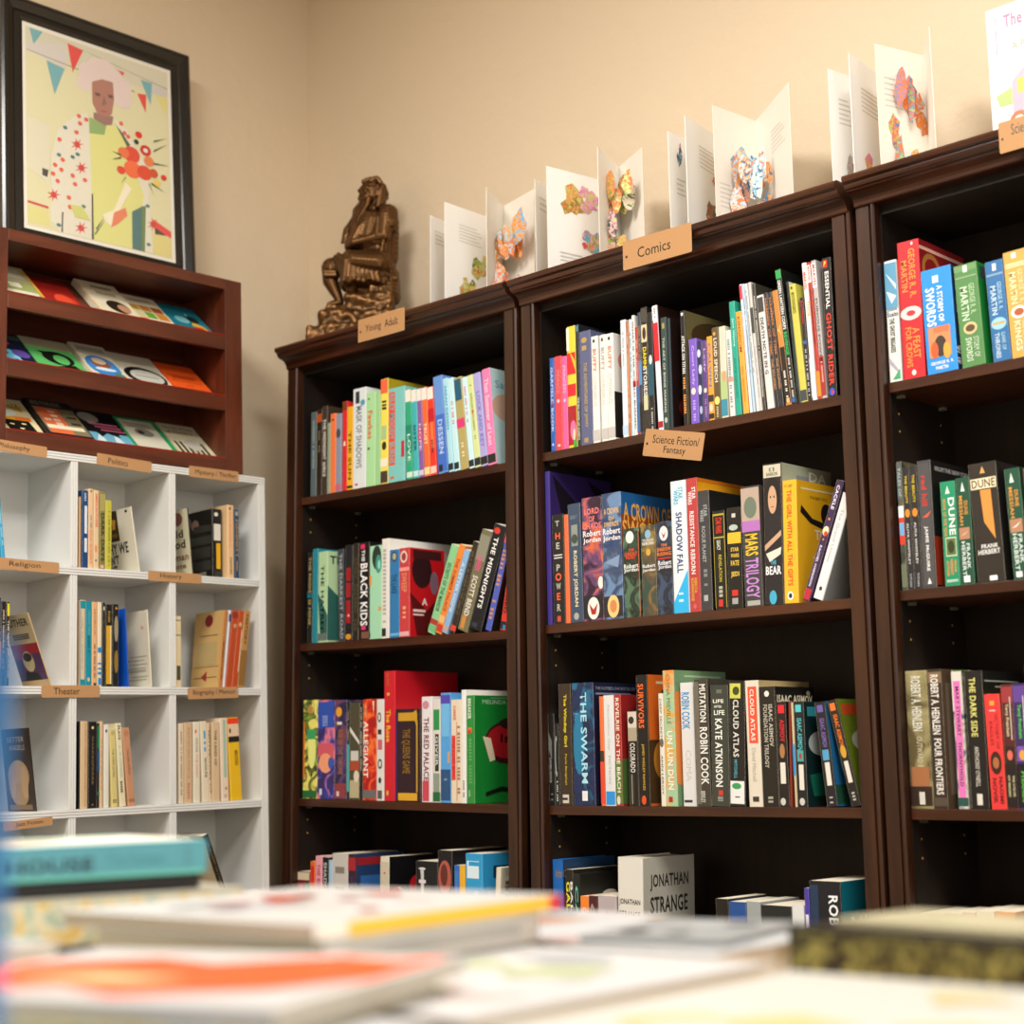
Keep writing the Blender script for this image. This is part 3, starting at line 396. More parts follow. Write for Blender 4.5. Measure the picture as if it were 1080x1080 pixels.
('F1',0.3242,-0.8529,0.018,0.0249,0.2321,0.149,0,'dcdcd6',[('e',0.4,0.82,0.25,0.05,'303030'),('e',0.4,0.82,0.14,0.03,'dcdcd6'),('r',0.2,0.65,0.7,0.7,'303030'),('r',0.2,0.5,0.8,0.6,'c86070'),('e',0.5,0.36,0.3,0.05,'303030'),('e',0.5,0.36,0.18,0.03,'dcdcd6'),('e',0.5,0.2,0.2,0.03,'303030'),('r',0.2,0.02,0.8,0.1,'585858')],'white paperback with black doodles, third shelf of left bookcase','books on the third shelf of the left bookcase',{}),
('F1',0.3516,-0.853,0.018,0.0376,0.2962,0.202,-0.43,'cc1c2c',[('t','The Rose',0.2,0.45,0.6,0.7,'e8c030','v',1),('e',0.4,0.82,0.14,0.012,'d8b040'),('t','LE FAY',0.25,0.88,0.5,0.98,'a88020','v',0),('e',0.3,0.06,0.1,0.02,'d8b040')],'tall red hardback standing above its neighbours, third shelf of left bookcase','books on the third shelf of the left bookcase',{'cc': 'b81020','h': 'hard'}),
('F1',0.3894,-0.8531,0.018,0.084,0.2075,0.133,0,'2c1420',[('r',0.12,0.87,0.88,0.96,'c89828'),('r',0.12,0.01,0.88,0.09,'d8a428'),('r',0.0,0.02,0.08,0.96,'40205c'),('r',0.84,0.1,0.9,0.87,'b8902c'),('t','THE QUEENS GAME',0.25,0.3,0.6,0.78,'8a6824','v',1),('p','c89828',((0.7,0.96),(0.86,0.99),(0.86,0.8)))],'thick dark purple book with gold corners, third shelf of left bookcase','books on the third shelf of the left bookcase',{}),
('F1',0.4776,-0.8535,0.018,0.0351,0.2342,0.15,0,'e2dee0',[('t','THE RED PALACE',0.2,0.2,0.7,0.8,'702038','v',1),('e',0.4,0.92,0.3,0.04,'c88898'),('r',0.1,0.01,0.7,0.2,'c84858')],'white paperback with dark red serif title, third shelf of left bookcase','books on the third shelf of the left bookcase',{}),
('F1',0.5147,-0.8537,0.018,0.0238,0.2277,0.146,0,'d8d4cc',[('r',0.1,0.7,0.9,0.9,'289048'),('r',0.3,0.3,0.8,0.66,'283028'),('t','GIVER',0.35,0.35,0.7,0.64,'d0d8d0','v',1),('r',0.02,0.01,0.98,0.1,'1c6838'),('r',0.1,0.1,0.9,0.28,'8a9888')],'white paperback with green blocks, third shelf of left bookcase','books on the third shelf of the left bookcase',{}),
('F1',0.5399,-0.8538,0.018,0.0316,0.2411,0.154,0,'52a0e0',[('r',0.02,0.9,0.98,0.98,'5048b0'),('r',0.02,0.02,0.98,0.3,'28507c'),('r',0.1,0.6,0.9,0.9,'70b8e8'),('r',0.7,0.36,0.95,0.46,'c8a078'),('g',0.35,0.2,0.65,0.22,'90b0c8')],'sky blue paperback with darker foot, third shelf of left bookcase','books on the third shelf of the left bookcase',{}),
('F1',0.5728,-0.8539,0.018,0.0325,0.2254,0.144,0,'e2d4bc',[('r',0.08,0.22,0.45,0.65,'e04438'),('t','THE LOST BOY',0.12,0.24,0.4,0.63,'b83028','v',1),('t','CARRIE',0.25,0.8,0.5,0.94,'d84838','v',1),('r',0.55,0.02,0.62,0.78,'c88868'),('g',0.65,0.02,0.9,0.75,'a87858')],'cream paperback with red title box, third shelf of left bookcase','books on the third shelf of the left bookcase',{}),
('F1',0.606,-0.854,0.018,0.0138,0.2464,0.202,0,'e8e8e2',[('g',0.35,0.05,0.65,0.2,'303030')],'tall white hardback near the right end, third shelf of left bookcase','books on the third shelf of the left bookcase',{'cc': 'eeeee8','h': 'hard'}),
('F1',0.6217,-0.8541,0.018,0.0248,0.2336,0.17,0,'2c8a3c',[('t','BREAKER',0.2,0.78,0.6,0.97,'e0e8d8','v',1),('r',0.2,0.65,0.7,0.7,'d87838'),('e',0.4,0.66,0.2,0.02,'c83828'),('g',0.35,0.15,0.65,0.6,'60a860'),('t','NOVEL',0.25,0.06,0.5,0.12,'d8e8d8','v',0)],'green hardback at the right end with a red heart, third shelf of left bookcase','books on the third shelf of the left bookcase',{'cc': '148230','cv': [('t','MELINDA DE LA',0.15,0.92,0.9,0.96,'b8d8b8','h',0),('r',0.3,0.975,0.9,0.98,'a0c8a0'),('e',0.6,0.56,0.42,0.2,'401418'),('e',0.58,0.57,0.36,0.16,'b01c24'),('p','e8dcb8',((0.15,0.62),(0.3,0.6),(0.38,0.4),(0.28,0.38))),('t','Isle',0.48,0.56,0.85,0.64,'200c0c','h',1),('e',0.75,0.74,0.3,0.06,'2a2018'),('p','10180f',((0.2,0.1),(0.5,0.15),(1,0.1),(1,0.06),(0.5,0.11),(0.2,0.06)))]}),
('F1',0.0377,-1.223,0.018,0.0462,0.1978,0.127,0,'6a1c1c',[('r',0.02,0.9,0.98,0.99,'d8c8a8'),('r',0.6,0.5,0.95,0.85,'287858'),('r',0.1,0.7,0.5,0.85,'c83838')],'short dark red pocket book, low shelf of left bookcase','books on the low shelf of the left bookcase',{}),
('F1',0.0856,-1.223,0.018,0.0169,0.2236,0.143,0,'e07020',[('r',0.2,0.75,0.9,0.95,'d82820')],'thin orange paperback, low shelf of left bookcase','books on the low shelf of the left bookcase',{}),
('F1',0.1053,-1.223,0.018,0.0247,0.2365,0.151,0,'eca0ac',[('t','THE ROSEBUD',0.25,0.5,0.75,0.92,'a84858','v',1)],'pink paperback with dark pink lettering, low shelf of left bookcase','books on the low shelf of the left bookcase',{}),
('F1',0.1309,-1.223,0.018,0.0225,0.2346,0.15,0,'18181c',[('t','SHADOWS',0.25,0.55,0.75,0.95,'c8c8c8','v',1)],'slim black paperback, low shelf of left bookcase','books on the low shelf of the left bookcase',{}),
('F1',0.1545,-1.223,0.018,0.0126,0.2288,0.146,0,'a8c8e0',[],'thin pale blue paperback, low shelf of left bookcase','books on the low shelf of the left bookcase',{}),
('F1',0.1679,-1.223,0.018,0.0556,0.2452,0.157,0,'c8c4bc',[('g',0.2,0.6,0.8,0.9,'888078'),('r',0.1,0.5,0.4,0.6,'a06858')],'pale grey marbled paperback, low shelf of left bookcase','books on the low shelf of the left bookcase',{}),
('F1',0.2254,-1.223,0.018,0.0274,0.245,0.15,0,'3a2030',[('r',0.02,0.85,0.98,0.97,'a82830'),('g',0.35,0.55,0.65,0.8,'303870')],'dark blue and red hardback, low shelf of left bookcase','books on the low shelf of the left bookcase',{'cc': '203c68','h': 'hard','cv': [('r',0.1,0.6,0.9,0.8,'3068a8'),('t','DARK',0.6,0.72,0.95,0.82,'90b8d8','h',1),('r',0.02,0.9,0.98,0.97,'a02028')]}),
('F1',0.3387,-1.223,0.018,0.0289,0.2447,0.15,0,'dcd4c0',[('r',0.02,0.7,0.98,0.95,'c8c0a8'),('e',0.5,0.85,0.1,0.01,'c83030')],'cream spined black novel with red ribbon, low shelf of left bookcase','books on the low shelf of the left bookcase',{'cc': '0e0c0e','cv': [('e',0.2,0.6,0.15,0.12,'c8b8b8'),('e',0.14,0.66,0.08,0.06,'c02030'),('e',0.6,0.72,0.18,0.1,'c41c28'),('p','b01820',((0.55,0.7),(0.75,0.45),(0.7,0.42)))]}),
('F1',0.4586,-1.223,0.018,0.0702,0.2403,0.154,0,'0e0e10',[('e',0.3,0.93,0.16,0.012,'d8d8d8'),('e',0.3,0.9,0.08,0.03,'c8c8c8'),('r',0.24,0.55,0.38,0.88,'c8c8c8'),('r',0.15,0.8,0.47,0.83,'d8d8d8')],'thick black novel with a white chess piece, low shelf of left bookcase','books on the low shelf of the left bookcase',{}),
('F1',0.5297,-1.223,0.018,0.0452,0.2661,0.17,0,'141012',[('e',0.5,0.78,0.45,0.14,'b05848'),('e',0.45,0.8,0.25,0.09,'602820')],'black novel with a round red picture, low shelf of left bookcase','books on the low shelf of the left bookcase',{}),
('F1',0.5814,-1.223,0.018,0.0157,0.2359,0.151,0,'2868b8',[('r',0.2,0.6,0.8,0.95,'3878c8')],'thin royal blue paperback, low shelf of left bookcase','books on the low shelf of the left bookcase',{}),
('F1',0.5979,-1.223,0.018,0.0164,0.2361,0.151,0,'e8b020',[],'thin yellow paperback beside a blue one, low shelf of left bookcase','books on the low shelf of the left bookcase',{}),
('F1',0.6169,-1.223,0.018,0.0517,0.2626,0.168,0,'2a9ad0',[('r',0.1,0.8,0.8,0.94,'d8ecf4'),('g',0.2,0.8,0.8,0.94,'2a9ad0'),('r',0.5,0.5,0.8,0.7,'78c8e0')],'sky blue paperback with white lettering, low shelf of left bookcase','books on the low shelf of the left bookcase',{'cc': '2c96cc','cv': [('r',0.2,0.8,0.7,0.9,'0c3050'),('r',0.5,0.74,0.98,0.79,'e8e8e0'),('r',0.1,0.4,0.5,0.7,'60bce0')]}),
('F1',0.6953,-1.223,0.018,0.014,0.2366,0.151,3.63,'dcd4bc',[],'cream paperback leaning at the right end, low shelf of left bookcase','books on the low shelf of the left bookcase',{'cc': 'd8d0b8','cv': [('r',0.1,0.84,0.8,0.92,'f0ece0'),('e',0.6,0.7,0.3,0.12,'888468'),('g',0.1,0.72,0.5,0.9,'807860')]}),
('F2',0.0638,-0.0001,0.018,0.0128,0.2042,0.131,0,'2a5cb0',[('t','GARFIELD BOOK',0.25,0.2,0.75,0.9,'c0d0f0','v',1),('e',0.5,0.5,0.25,0.01,'d02030'),('e',0.5,0.07,0.2,0.015,'c0d0f0')],'slim cobalt blue volume at the far left end, top shelf of middle bookcase','books on the top shelf of the middle bookcase',{}),
('F2',0.0777,-0.0001,0.018,0.0199,0.2048,0.131,0,'ea4450',[('t','PRINCE',0.25,0.6,0.75,0.85,'f07880','v',1),('e',0.5,0.52,0.2,0.02,'f0c0c8'),('e',0.5,0.05,0.2,0.012,'f8d0d0')],'coral red comic volume, top shelf of middle bookcase','books on the top shelf of the middle bookcase',{}),
('F2',0.0987,-0.0001,0.018,0.0148,0.2014,0.129,0,'ec609e',[('t','PRINCESS',0.25,0.6,0.75,0.9,'f8b0d0','v',1),('e',0.5,0.52,0.2,0.02,'a8c0e8')],'hot pink comic volume, top shelf of middle bookcase','books on the top shelf of the middle bookcase',{}),
('F2',0.1146,-0.0001,0.018,0.024,0.2631,0.168,0,'e6ce3c',[('r',0.02,0.6,0.98,0.78,'dc2830'),('r',0.02,0.42,0.98,0.52,'dc2830'),('r',0.02,0.02,0.98,0.34,'a82028'),('r',0.0,0.8,0.3,0.99,'f0ece0'),('p','d8c030',((0.3,0.8),(1,0.7),(1,0.62))),('e',0.6,0.14,0.35,0.08,'e870a0'),('e',0.7,0.1,0.15,0.05,'e8d0b0'),('r',0.6,0.0,1,0.06,'48a040')],'tall red and yellow striped manga volume, top shelf of middle bookcase','books on the top shelf of the middle bookcase',{}),
('F2',0.1397,-0.0001,0.018,0.0092,0.2638,0.169,0,'1c2228',[('t','THE BIG BOOK OF COMICS',0.25,0.05,0.75,0.4,'e0e0e0','v',1),('r',0.02,0.94,0.98,0.99,'508088')],'thin black comic with white lettering, top shelf of middle bookcase','books on the top shelf of the middle bookcase',{}),
('F2',0.1494,-0.0001,0.018,0.0321,0.2448,0.157,0,'5a6084',[('e',0.45,0.92,0.25,0.025,'b09858'),('r',0.25,0.83,0.65,0.87,'b09858'),('t','THE ADVENTURES OF JIMMY',0.3,0.15,0.65,0.72,'b8a068','v',1),('r',0.3,0.02,0.65,0.06,'a89058')],'slate blue hardback with gold lettering, top shelf of middle bookcase','books on the top shelf of the middle bookcase',{'h': 'hard'}),
('F2',0.1826,-0.0002,0.018,0.0185,0.2282,0.146,0,'ebe8e0',[('r',0.3,0.94,0.6,0.97,'203830'),('t','BUFFY',0.25,0.66,0.75,0.88,'e87858','v',1),('t','OMNIBUS',0.25,0.34,0.75,0.62,'c8c4bc','v',0),('r',0.02,0.02,0.98,0.12,'c0bcb8')],'white omnibus volume with orange name, first of three, top shelf of middle bookcase','books on the top shelf of the middle bookcase',{'cv': []}),
('F2',0.2059,-0.0002,0.018,0.0173,0.2267,0.145,0,'ebe8e0',[('r',0.3,0.94,0.6,0.97,'203830'),('t','BUFFY',0.25,0.66,0.75,0.88,'a09898','v',1),('t','OMNIBUS',0.25,0.34,0.75,0.62,'c8c4bc','v',0),('r',0.02,0.02,0.98,0.12,'c0bcb8')],'white omnibus volume with grey name, middle of three, top shelf of middle bookcase','books on the top shelf of the middle bookcase',{}),
('F2',0.2237,-0.0002,0.018,0.0193,0.2257,0.144,0,'ebe8e0',[('r',0.3,0.94,0.6,0.97,'203830'),('t','BUFFY',0.25,0.66,0.75,0.88,'e88060','v',1),('t','OMNIBUS',0.25,0.34,0.75,0.62,'c8c4bc','v',0),('r',0.02,0.02,0.98,0.12,'c0bcb8')],'white omnibus volume beside a dark cover, last of three, top shelf of middle bookcase','books on the top shelf of the middle bookcase',{'cc': 'e8e4dc','cv': [('r',0,0.02,1,0.45,'1c1814'),('e',0.5,0.3,0.3,0.15,'a06838'),('e',0.4,0.75,0.3,0.12,'d89080')]}),
('F2',0.2636,-0.0003,0.018,0.0138,0.2471,0.158,0,'d9e4ee',[('g',0.35,0.6,0.65,0.9,'a0a8b0'),('r',0.02,0.02,0.98,0.1,'b8d0e8')],'tall pale blue white graphic novel, top shelf of middle bookcase','books on the top shelf of the middle bookcase',{}),
('F2',0.278,-0.0003,0.018,0.0077,0.2421,0.155,0,'b06a3c',[('g',0.35,0.1,0.65,0.9,'e8c090')],'thin orange brown comic, top shelf of middle bookcase','books on the top shelf of the middle bookcase',{}),
('F2',0.2861,-0.0003,0.018,0.0071,0.2443,0.156,0,'c4dcec',[('g',0.35,0.5,0.65,0.9,'304860')],'thin pale blue comic, top shelf of middle bookcase','books on the top shelf of the middle bookcase',{}),
('F2',0.2938,-0.0003,0.018,0.0076,0.2513,0.161,0,'e6e2dc',[('t','WHAT IF THE WORLD BURNED',0.25,0.05,0.75,0.95,'1c1c1c','v',1),('r',0.02,0.4,0.98,0.45,'c02828')],'thin white comic with black lettering, top shelf of middle bookcase','books on the top shelf of the middle bookcase',{}),
('F2',0.3019,-0.0003,0.018,0.0076,0.2246,0.144,0,'a83430',[('r',0.02,0.02,0.98,0.45,'3868a0'),('g',0.35,0.5,0.65,0.9,'e8c0b0')],'thin comic, red above and blue below, top shelf of middle bookcase','books on the top shelf of the middle bookcase',{}),
('F2',0.3099,-0.0003,0.018,0.008,0.2543,0.163,0,'2c3a50',[('r',0.02,0.4,0.98,0.6,'5888b8'),('g',0.35,0.6,0.65,0.9,'b09038'),('r',0.02,0.02,0.98,0.25,'181818')],'thin navy comic with yellow specks, top shelf of middle bookcase','books on the top shelf of the middle bookcase',{}),
('F2',0.319,-0.0003,0.018,0.015,0.2624,0.168,0,'1c1a1a',[('r',0.02,0.72,0.98,0.86,'d8c8a0'),('e',0.5,0.79,0.3,0.05,'402818'),('r',0.02,0.02,0.98,0.2,'302c28'),('t','DAMN',0.2,0.52,0.8,0.68,'f0d828','v',1),('t','STORIES',0.2,0.3,0.8,0.52,'e8e8e0','v',1),('r',0.15,0.18,0.85,0.3,'c8c8a0'),('r',0.02,0.88,0.98,0.99,'48443c')],'black comic with yellow and white capitals, top shelf of middle bookcase','books on the top shelf of the middle bookcase',{}),
('F2',0.3345,-0.0003,0.018,0.0134,0.2488,0.159,0,'1c1c20',[('r',0.02,0.3,0.98,0.6,'205060'),('e',0.5,0.6,0.3,0.04,'d8d8d0'),('g',0.35,0.02,0.65,0.2,'c0c0c0')],'thin black comic with teal figure, top shelf of middle bookcase','books on the top shelf of the middle bookcase',{}),
('F2',0.3557,-0.0004,0.018,0.0128,0.2598,0.166,-1.59,'e9e6ea',[('r',0.02,0.55,0.98,0.86,'dc2030'),('r',0.02,0.88,0.98,0.99,'f0eeee'),('g',0.35,0.9,0.65,0.98,'303030'),('r',0.02,0.02,0.98,0.07,'a02028')],'tall white comic with a long red band, top shelf of middle bookcase','books on the top shelf of the middle bookcase',{'cc': '2a1410'}),
('F2',0.3688,-0.0004,0.018,0.015,0.2303,0.147,0,'30443f',[('r',0.3,0.9,0.7,0.95,'a89860'),('t','THE ART OF BONE MAKING',0.3,0.15,0.65,0.82,'b8c4b8','v',1),('e',0.5,0.08,0.25,0.025,'a8b8a8')],'dark green grey art hardback, top shelf of middle bookcase','books on the top shelf of the middle bookcase',{'h': 'hard'}),
('F2',0.3848,-0.0004,0.018,0.0083,0.2255,0.2,0,'203038',[],'thin dark teal hardback, top shelf of middle bookcase','books on the top shelf of the middle bookcase',{'cc': '20100e','h': 'hard','cv': [('e',0.3,0.8,0.1,0.05,'6a3428'),('e',0.5,0.4,0.25,0.2,'401414'),('e',0.3,0.2,0.2,0.1,'702020')]}),
('F2',0.4202,-0.0004,0.018,0.0105,0.2339,0.202,0,'10100e',[('e',0.4,0.97,0.3,0.015,'d8d8d8'),('t','ATTACK ON TITAN',0.1,0.45,0.8,0.78,'f0f0ec','v',1),('g',0.2,0.1,0.7,0.42,'e89830')],'black manga volume with white capitals, top shelf of middle bookcase','books on the top shelf of the middle bookcase',{'cc': '68603c','cv': [('e',0.5,0.8,0.4,0.15,'403018'),('p','8a8858',((0.1,0.5),(0.9,0.9),(0.95,0.6)))]}),
('F2',0.4382,-0.0004,0.018,0.019,0.1715,0.105,0,'7656c0',[('t','Court Lady',0.3,0.45,0.7,0.92,'c8b0f0','v',1),('e',0.45,0.38,0.28,0.04,'e8e0c0'),('g',0.35,0.03,0.65,0.28,'b8a0e8')],'purple manga volume with an ivory emblem, top shelf of middle bookcase','books on the top shelf of the middle bookcase',{}),
('F2',0.4581,-0.0005,0.018,0.0118,0.1634,0.1,0,'202858',[('e',0.4,0.85,0.35,0.05,'d0d4e0'),('e',0.6,0.65,0.35,0.06,'c0c8dc'),('e',0.4,0.4,0.35,0.06,'d0d4e0'),('e',0.5,0.15,0.3,0.05,'a8b0d0')],'navy volume with white spots, top shelf of middle bookcase','books on the top shelf of the middle bookcase',{}),
('F2',0.4703,-0.0005,0.018,0.0108,0.1627,0.099,0,'5a3a80',[('t','Lady',0.25,0.6,0.75,0.9,'c0a0e0','v',1),('e',0.5,0.38,0.3,0.03,'e8e0c0'),('g',0.35,0.05,0.65,0.3,'a888d0')],'dark purple volume beside an orange one, top shelf of middle bookcase','books on the top shelf of the middle bookcase',{}),
('F2',0.482,-0.0005,0.018,0.013,0.1686,0.103,0,'e69c2c',[('t','CALVIN',0.25,0.4,0.75,0.92,'5868a8','v',1),('r',0.02,0.22,0.98,0.3,'382c20'),('e',0.5,0.15,0.3,0.05,'e8d0b0'),('r',0.02,0.02,0.98,0.08,'282018')],'orange comic with blue lettering, top shelf of middle bookcase','books on the top shelf of the middle bookcase',{}),
('F2',0.4956,-0.0005,0.018,0.0153,0.1839,0.112,0,'5c4a30',[('e',0.4,0.93,0.2,0.02,'d8a048'),('t','LOUD SPEECH',0.25,0.4,0.75,0.88,'e8e0cc','v',1),('e',0.5,0.2,0.4,0.045,'e8d870'),('g',0.35,0.02,0.65,0.14,'c8b890')],'brown comic with cream lettering, top shelf of middle bookcase','books on the top shelf of the middle bookcase',{'cc': 'c8c8b4'}),
('F2',0.5122,-0.0005,0.018,0.0156,0.1823,0.111,0,'ccccb8',[('r',0.02,0.2,0.98,0.5,'a8c080'),('e',0.6,0.45,0.3,0.06,'d89878'),('r',0.02,0.02,0.98,0.2,'3888a0')],'pale green watercolour comic, top shelf of middle bookcase','books on the top shelf of the middle bookcase',{}),
('F2',0.5315,-0.0005,0.018,0.0123,0.1713,0.104,-1.1,'d8d8d4',[('g',0.3,0.1,0.7,0.9,'708890'),('r',0.02,0.4,0.98,0.45,'e09080')],'off white thin volume beside the teal one, top shelf of middle bookcase','books on the top shelf of the middle bookcase',{}),
('F2',0.5459,-0.0005,0.018,0.0133,0.2269,0.145,-1.73,'1aa08a',[('t','Jane Wynne',0.35,0.6,0.7,0.85,'c8f0e4','v',1),('t','ALICE GROVES',0.3,0.15,0.6,0.5,'0c5c50','v',0)],'tall teal green volume, top shelf of middle bookcase','books on the top shelf of the middle bookcase',{}),
('F2',0.5628,-0.0006,0.018,0.013,0.2036,0.13,-2.57,'e8a440',[('t','KINGDOM',0.25,0.6,0.75,0.95,'a05010','v',1),('g',0.35,0.1,0.65,0.5,'c07820')],'orange yellow comic, top shelf of middle bookcase','books on the top shelf of the middle bookcase',{}),
('F2',0.578,-0.0006,0.018,0.0059,0.2568,0.164,-2.91,'e4e2e8',[('r',0.02,0.88,0.98,0.99,'d83848'),('g',0.35,0.3,0.65,0.8,'a8a8b0')],'tall thin white comic with red head, top shelf of middle bookcase','books on the top shelf of the middle bookcase',{}),
('F2',0.586,-0.0006,0.018,0.005,0.2565,0.164,-3.32,'b0cbe0',[('g',0.35,0.3,0.65,0.9,'384858')],'tall thin pale blue comic, top shelf of middle bookcase','books on the top shelf of the middle bookcase',{}),
('F2',0.5932,-0.0006,0.018,0.0068,0.2555,0.164,-3.7,'d8dad8',[('g',0.35,0.3,0.65,0.95,'606060')],'tall thin light grey comic, top shelf of middle bookcase','books on the top shelf of the middle bookcase',{}),
('F2',0.6002,-0.0006,0.018,0.0067,0.2561,0.164,-3.33,'c8c6c0',[('r',0.02,0.6,0.98,0.8,'404038'),('g',0.35,0.1,0.65,0.5,'a890a0')],'tall thin stone grey comic, top shelf of middle bookcase','books on the top shelf of the middle bookcase',{}),
('F2',0.6079,-0.0006,0.018,0.0075,0.2517,0.161,-3.08,'38362e',[('g',0.35,0.1,0.65,0.9,'d0d0c8')],'tall thin charcoal comic with pale flecks, top shelf of middle bookcase','books on the top shelf of the middle bookcase',{}),
('F2',0.6185,-0.0006,0.018,0.0157,0.2251,0.144,-3.67,'d4d2d0',[('r',0.1,0.85,0.9,0.98,'404040'),('t','DEATH NOTE IN G',0.25,0.3,0.7,0.8,'303038','v',1),('e',0.4,0.5,0.25,0.02,'e8e4f0')],'silver grey comic with black lettering, top shelf of middle bookcase','books on the top shelf of the middle bookcase',{}),
('F2',0.6364,-0.0006,0.018,0.0088,0.2276,0.146,-4.11,'24242c',[('t','HAMMER OF TIME',0.25,0.45,0.75,0.95,'c07840','v',1),('t','THE ECLIPSED',0.25,0.15,0.75,0.42,'c89058','v',1)],'black comic with orange lettering, left of a pair, top shelf of middle bookcase','books on the top shelf of the middle bookcase',{}),
('F2',0.6472,-0.0006,0.018,0.0091,0.2266,0.145,-4.49,'24242c',[('t','HAMMER OF TIME',0.25,0.45,0.75,0.95,'c07840','v',1),('t','THE ECLIPSED',0.25,0.15,0.75,0.42,'c89058','v',1)],'black comic with orange lettering, right of a pair, top shelf of middle bookcase','books on the top shelf of the middle bookcase',{}),
('F2',0.6597,-0.0007,0.018,0.0129,0.2272,0.145,-5.13,'c08038',[('r',0.2,0.3,0.98,0.5,'1c1812'),('r',0.02,0.02,0.98,0.3,'28201a'),('g',0.35,0.05,0.65,0.3,'e8e8e0'),('r',0.3,0.02,0.8,0.06,'e0b080'),('t','Y',0.25,0.6,0.75,0.7,'e8c060','v',1)],'amber comic with dark lower half, top shelf of middle bookcase','books on the top shelf of the middle bookcase',{}),
('F2',0.6729,-0.0007,0.018,0.0121,0.2669,0.171,-5.09,'10140f',[('r',0.02,0.93,0.98,0.995,'2ca050'),('t','GREEN LANTERN CORPS',0.2,0.55,0.75,0.92,'e8ece8','v',1),('t','REVENGE',0.2,0.36,0.75,0.53,'30c060','v',1),('g',0.35,0.05,0.65,0.34,'d0d0d0'),('e',0.5,0.03,0.3,0.02,'3060a8')],'tall black comic with green and white lettering, top shelf of middle bookcase','books on the top shelf of the middle bookcase',{}),
('F2',0.6859,-0.0007,0.018,0.0055,0.2382,0.2,-3.43,'141414',[('g',0.35,0.1,0.65,0.9,'386048')],'thin black comic with green flecks, top shelf of middle bookcase','books on the top shelf of the middle bookcase',{'cc': 'c8ccd0'}),
('F2',0.6941,-0.0007,0.018,0.0143,0.2303,0.147,-3.99,'c6c050',[('t','MOCKINGBIRD',0.25,0.75,0.75,0.93,'706818','v',1),('r',0.02,0.01,0.98,0.1,'3c4448'),('e',0.4,0.97,0.15,0.012,'384050')],'tall chartreuse volume, top shelf of middle bookcase','books on the top shelf of the middle bookcase',{}),
('F2',0.7088,-0.0007,0.018,0.0092,0.1996,0.128,-2.56,'221c1c',[('t','BATMAN',0.25,0.75,0.75,0.97,'c02830','v',1),('g',0.35,0.05,0.65,0.5,'c0c4d0'),('r',0.02,0.55,0.98,0.58,'3060a0')],'black comic with red capitals, top shelf of middle bookcase','books on the top shelf of the middle bookcase',{}),
('F2',0.7189,-0.0007,0.018,0.01,0.2653,0.17,-2.24,'e8e6e4',[('t','MARVEL',0.2,0.8,0.8,0.93,'e84838','v',1),('t','THOR',0.4,0.6,0.98,0.72,'e8b020','v',1),('r',0.02,0.02,0.98,0.3,'e8e6e4')],'white superhero comic with yellow lettering, top shelf of middle bookcase','books on the top shelf of the middle bookcase',{}),
('F2',0.7312,-0.0007,0.018,0.0083,0.2642,0.169,-2.68,'b03028',[('r',0.02,0.85,0.98,0.98,'e8e0dc'),('t','MARVEL',0.25,0.86,0.75,0.97,'e84838','v',1),('r',0.02,0.02,0.98,0.2,'e88820'),('g',0.35,0.4,0.65,0.8,'6a1c18')],'brick red superhero comic, top shelf of middle bookcase','books on the top shelf of the middle bookcase',{}),
('F2',0.7398,-0.0007,0.018,0.0103,0.2654,0.17,-2.33,'b4aeac',[('r',0.02,0.8,0.98,0.98,'ece8e8'),('t','MARVEL',0.2,0.81,0.8,0.97,'e83838','v',1),('t','FURIOUS POWER',0.3,0.25,0.75,0.72,'50484c','v',1),('r',0.02,0.02,0.98,0.3,'a02c2c'),('g',0.35,0.1,0.65,0.28,'e8b0a0')],'grey superhero comic with maroon foot, top shelf of middle bookcase','books on the top shelf of the middle bookcase',{}),
('F2',0.7522,-0.0008,0.018,0.0197,0.264,0.169,0,'161214',[('r',0.15,0.93,0.6,0.985,'d82818'),('p','e8d830',((0.2,0.94),(0.5,0.97),(0.3,0.98))),('t','ESSENTIAL',0.3,0.63,0.72,0.9,'f0f0ec','v',1),('t','GHOST RIDER',0.25,0.08,0.78,0.6,'e4402c','v',1),('e',0.5,0.035,0.3,0.028,'3050c0'),('e',0.55,0.03,0.14,0.014,'d83048')],'thick black comic at the right end, red capitals, top shelf of middle bookcase','books on the top shelf of the middle bookcase',{}),
('F2',0.0431,-0.3687,0.018,0.0135,0.3276,0.202,0,'3c2c82',[],'tall purple hardback at the far left end, second shelf of middle bookcase','books on the second shelf of the middle bookcase',{'cc': '2c1c58','h': 'hard','cv': [('p','100a18',((0.05,0.98),(0.9,0.6),(0.95,0.3),(0.3,0.5))),('p','100a18',((0.6,0.98),(0.95,0.9),(0.98,0.7)))]}),
('F2',0.0611,-0.3688,0.018,0.0332,0.2318,0.148,0,'1c1c1c',[('t','T',0.3,0.89,0.65,0.94,'b8b8b0','h',1),('t','H',0.3,0.77,0.7,0.83,'f06038','h',1),('t','E',0.35,0.68,0.65,0.74,'b8b8b0','h',1),('r',0.15,0.62,0.85,0.63,'e0e0e0'),('r',0.15,0.595,0.85,0.605,'e0e0e0'),('t','P',0.35,0.48,0.65,0.54,'b8b8b0','h',1),('e',0.5,0.425,0.25,0.035,'f06038'),('e',0.5,0.425,0.15,0.02,'1c1c1c'),('t','W',0.3,0.31,0.7,0.37,'b8b8b0','h',1),('t','E',0.35,0.215,0.65,0.28,'f06038','h',1),('t','R',0.35,0.115,0.65,0.18,'b8b8b0','h',1),('r',0.35,0.02,0.65,0.07,'c84838')],'black paperback with stacked white and orange letters, second shelf of middle bookcase','books on the second shelf of the middle bookcase',{}),
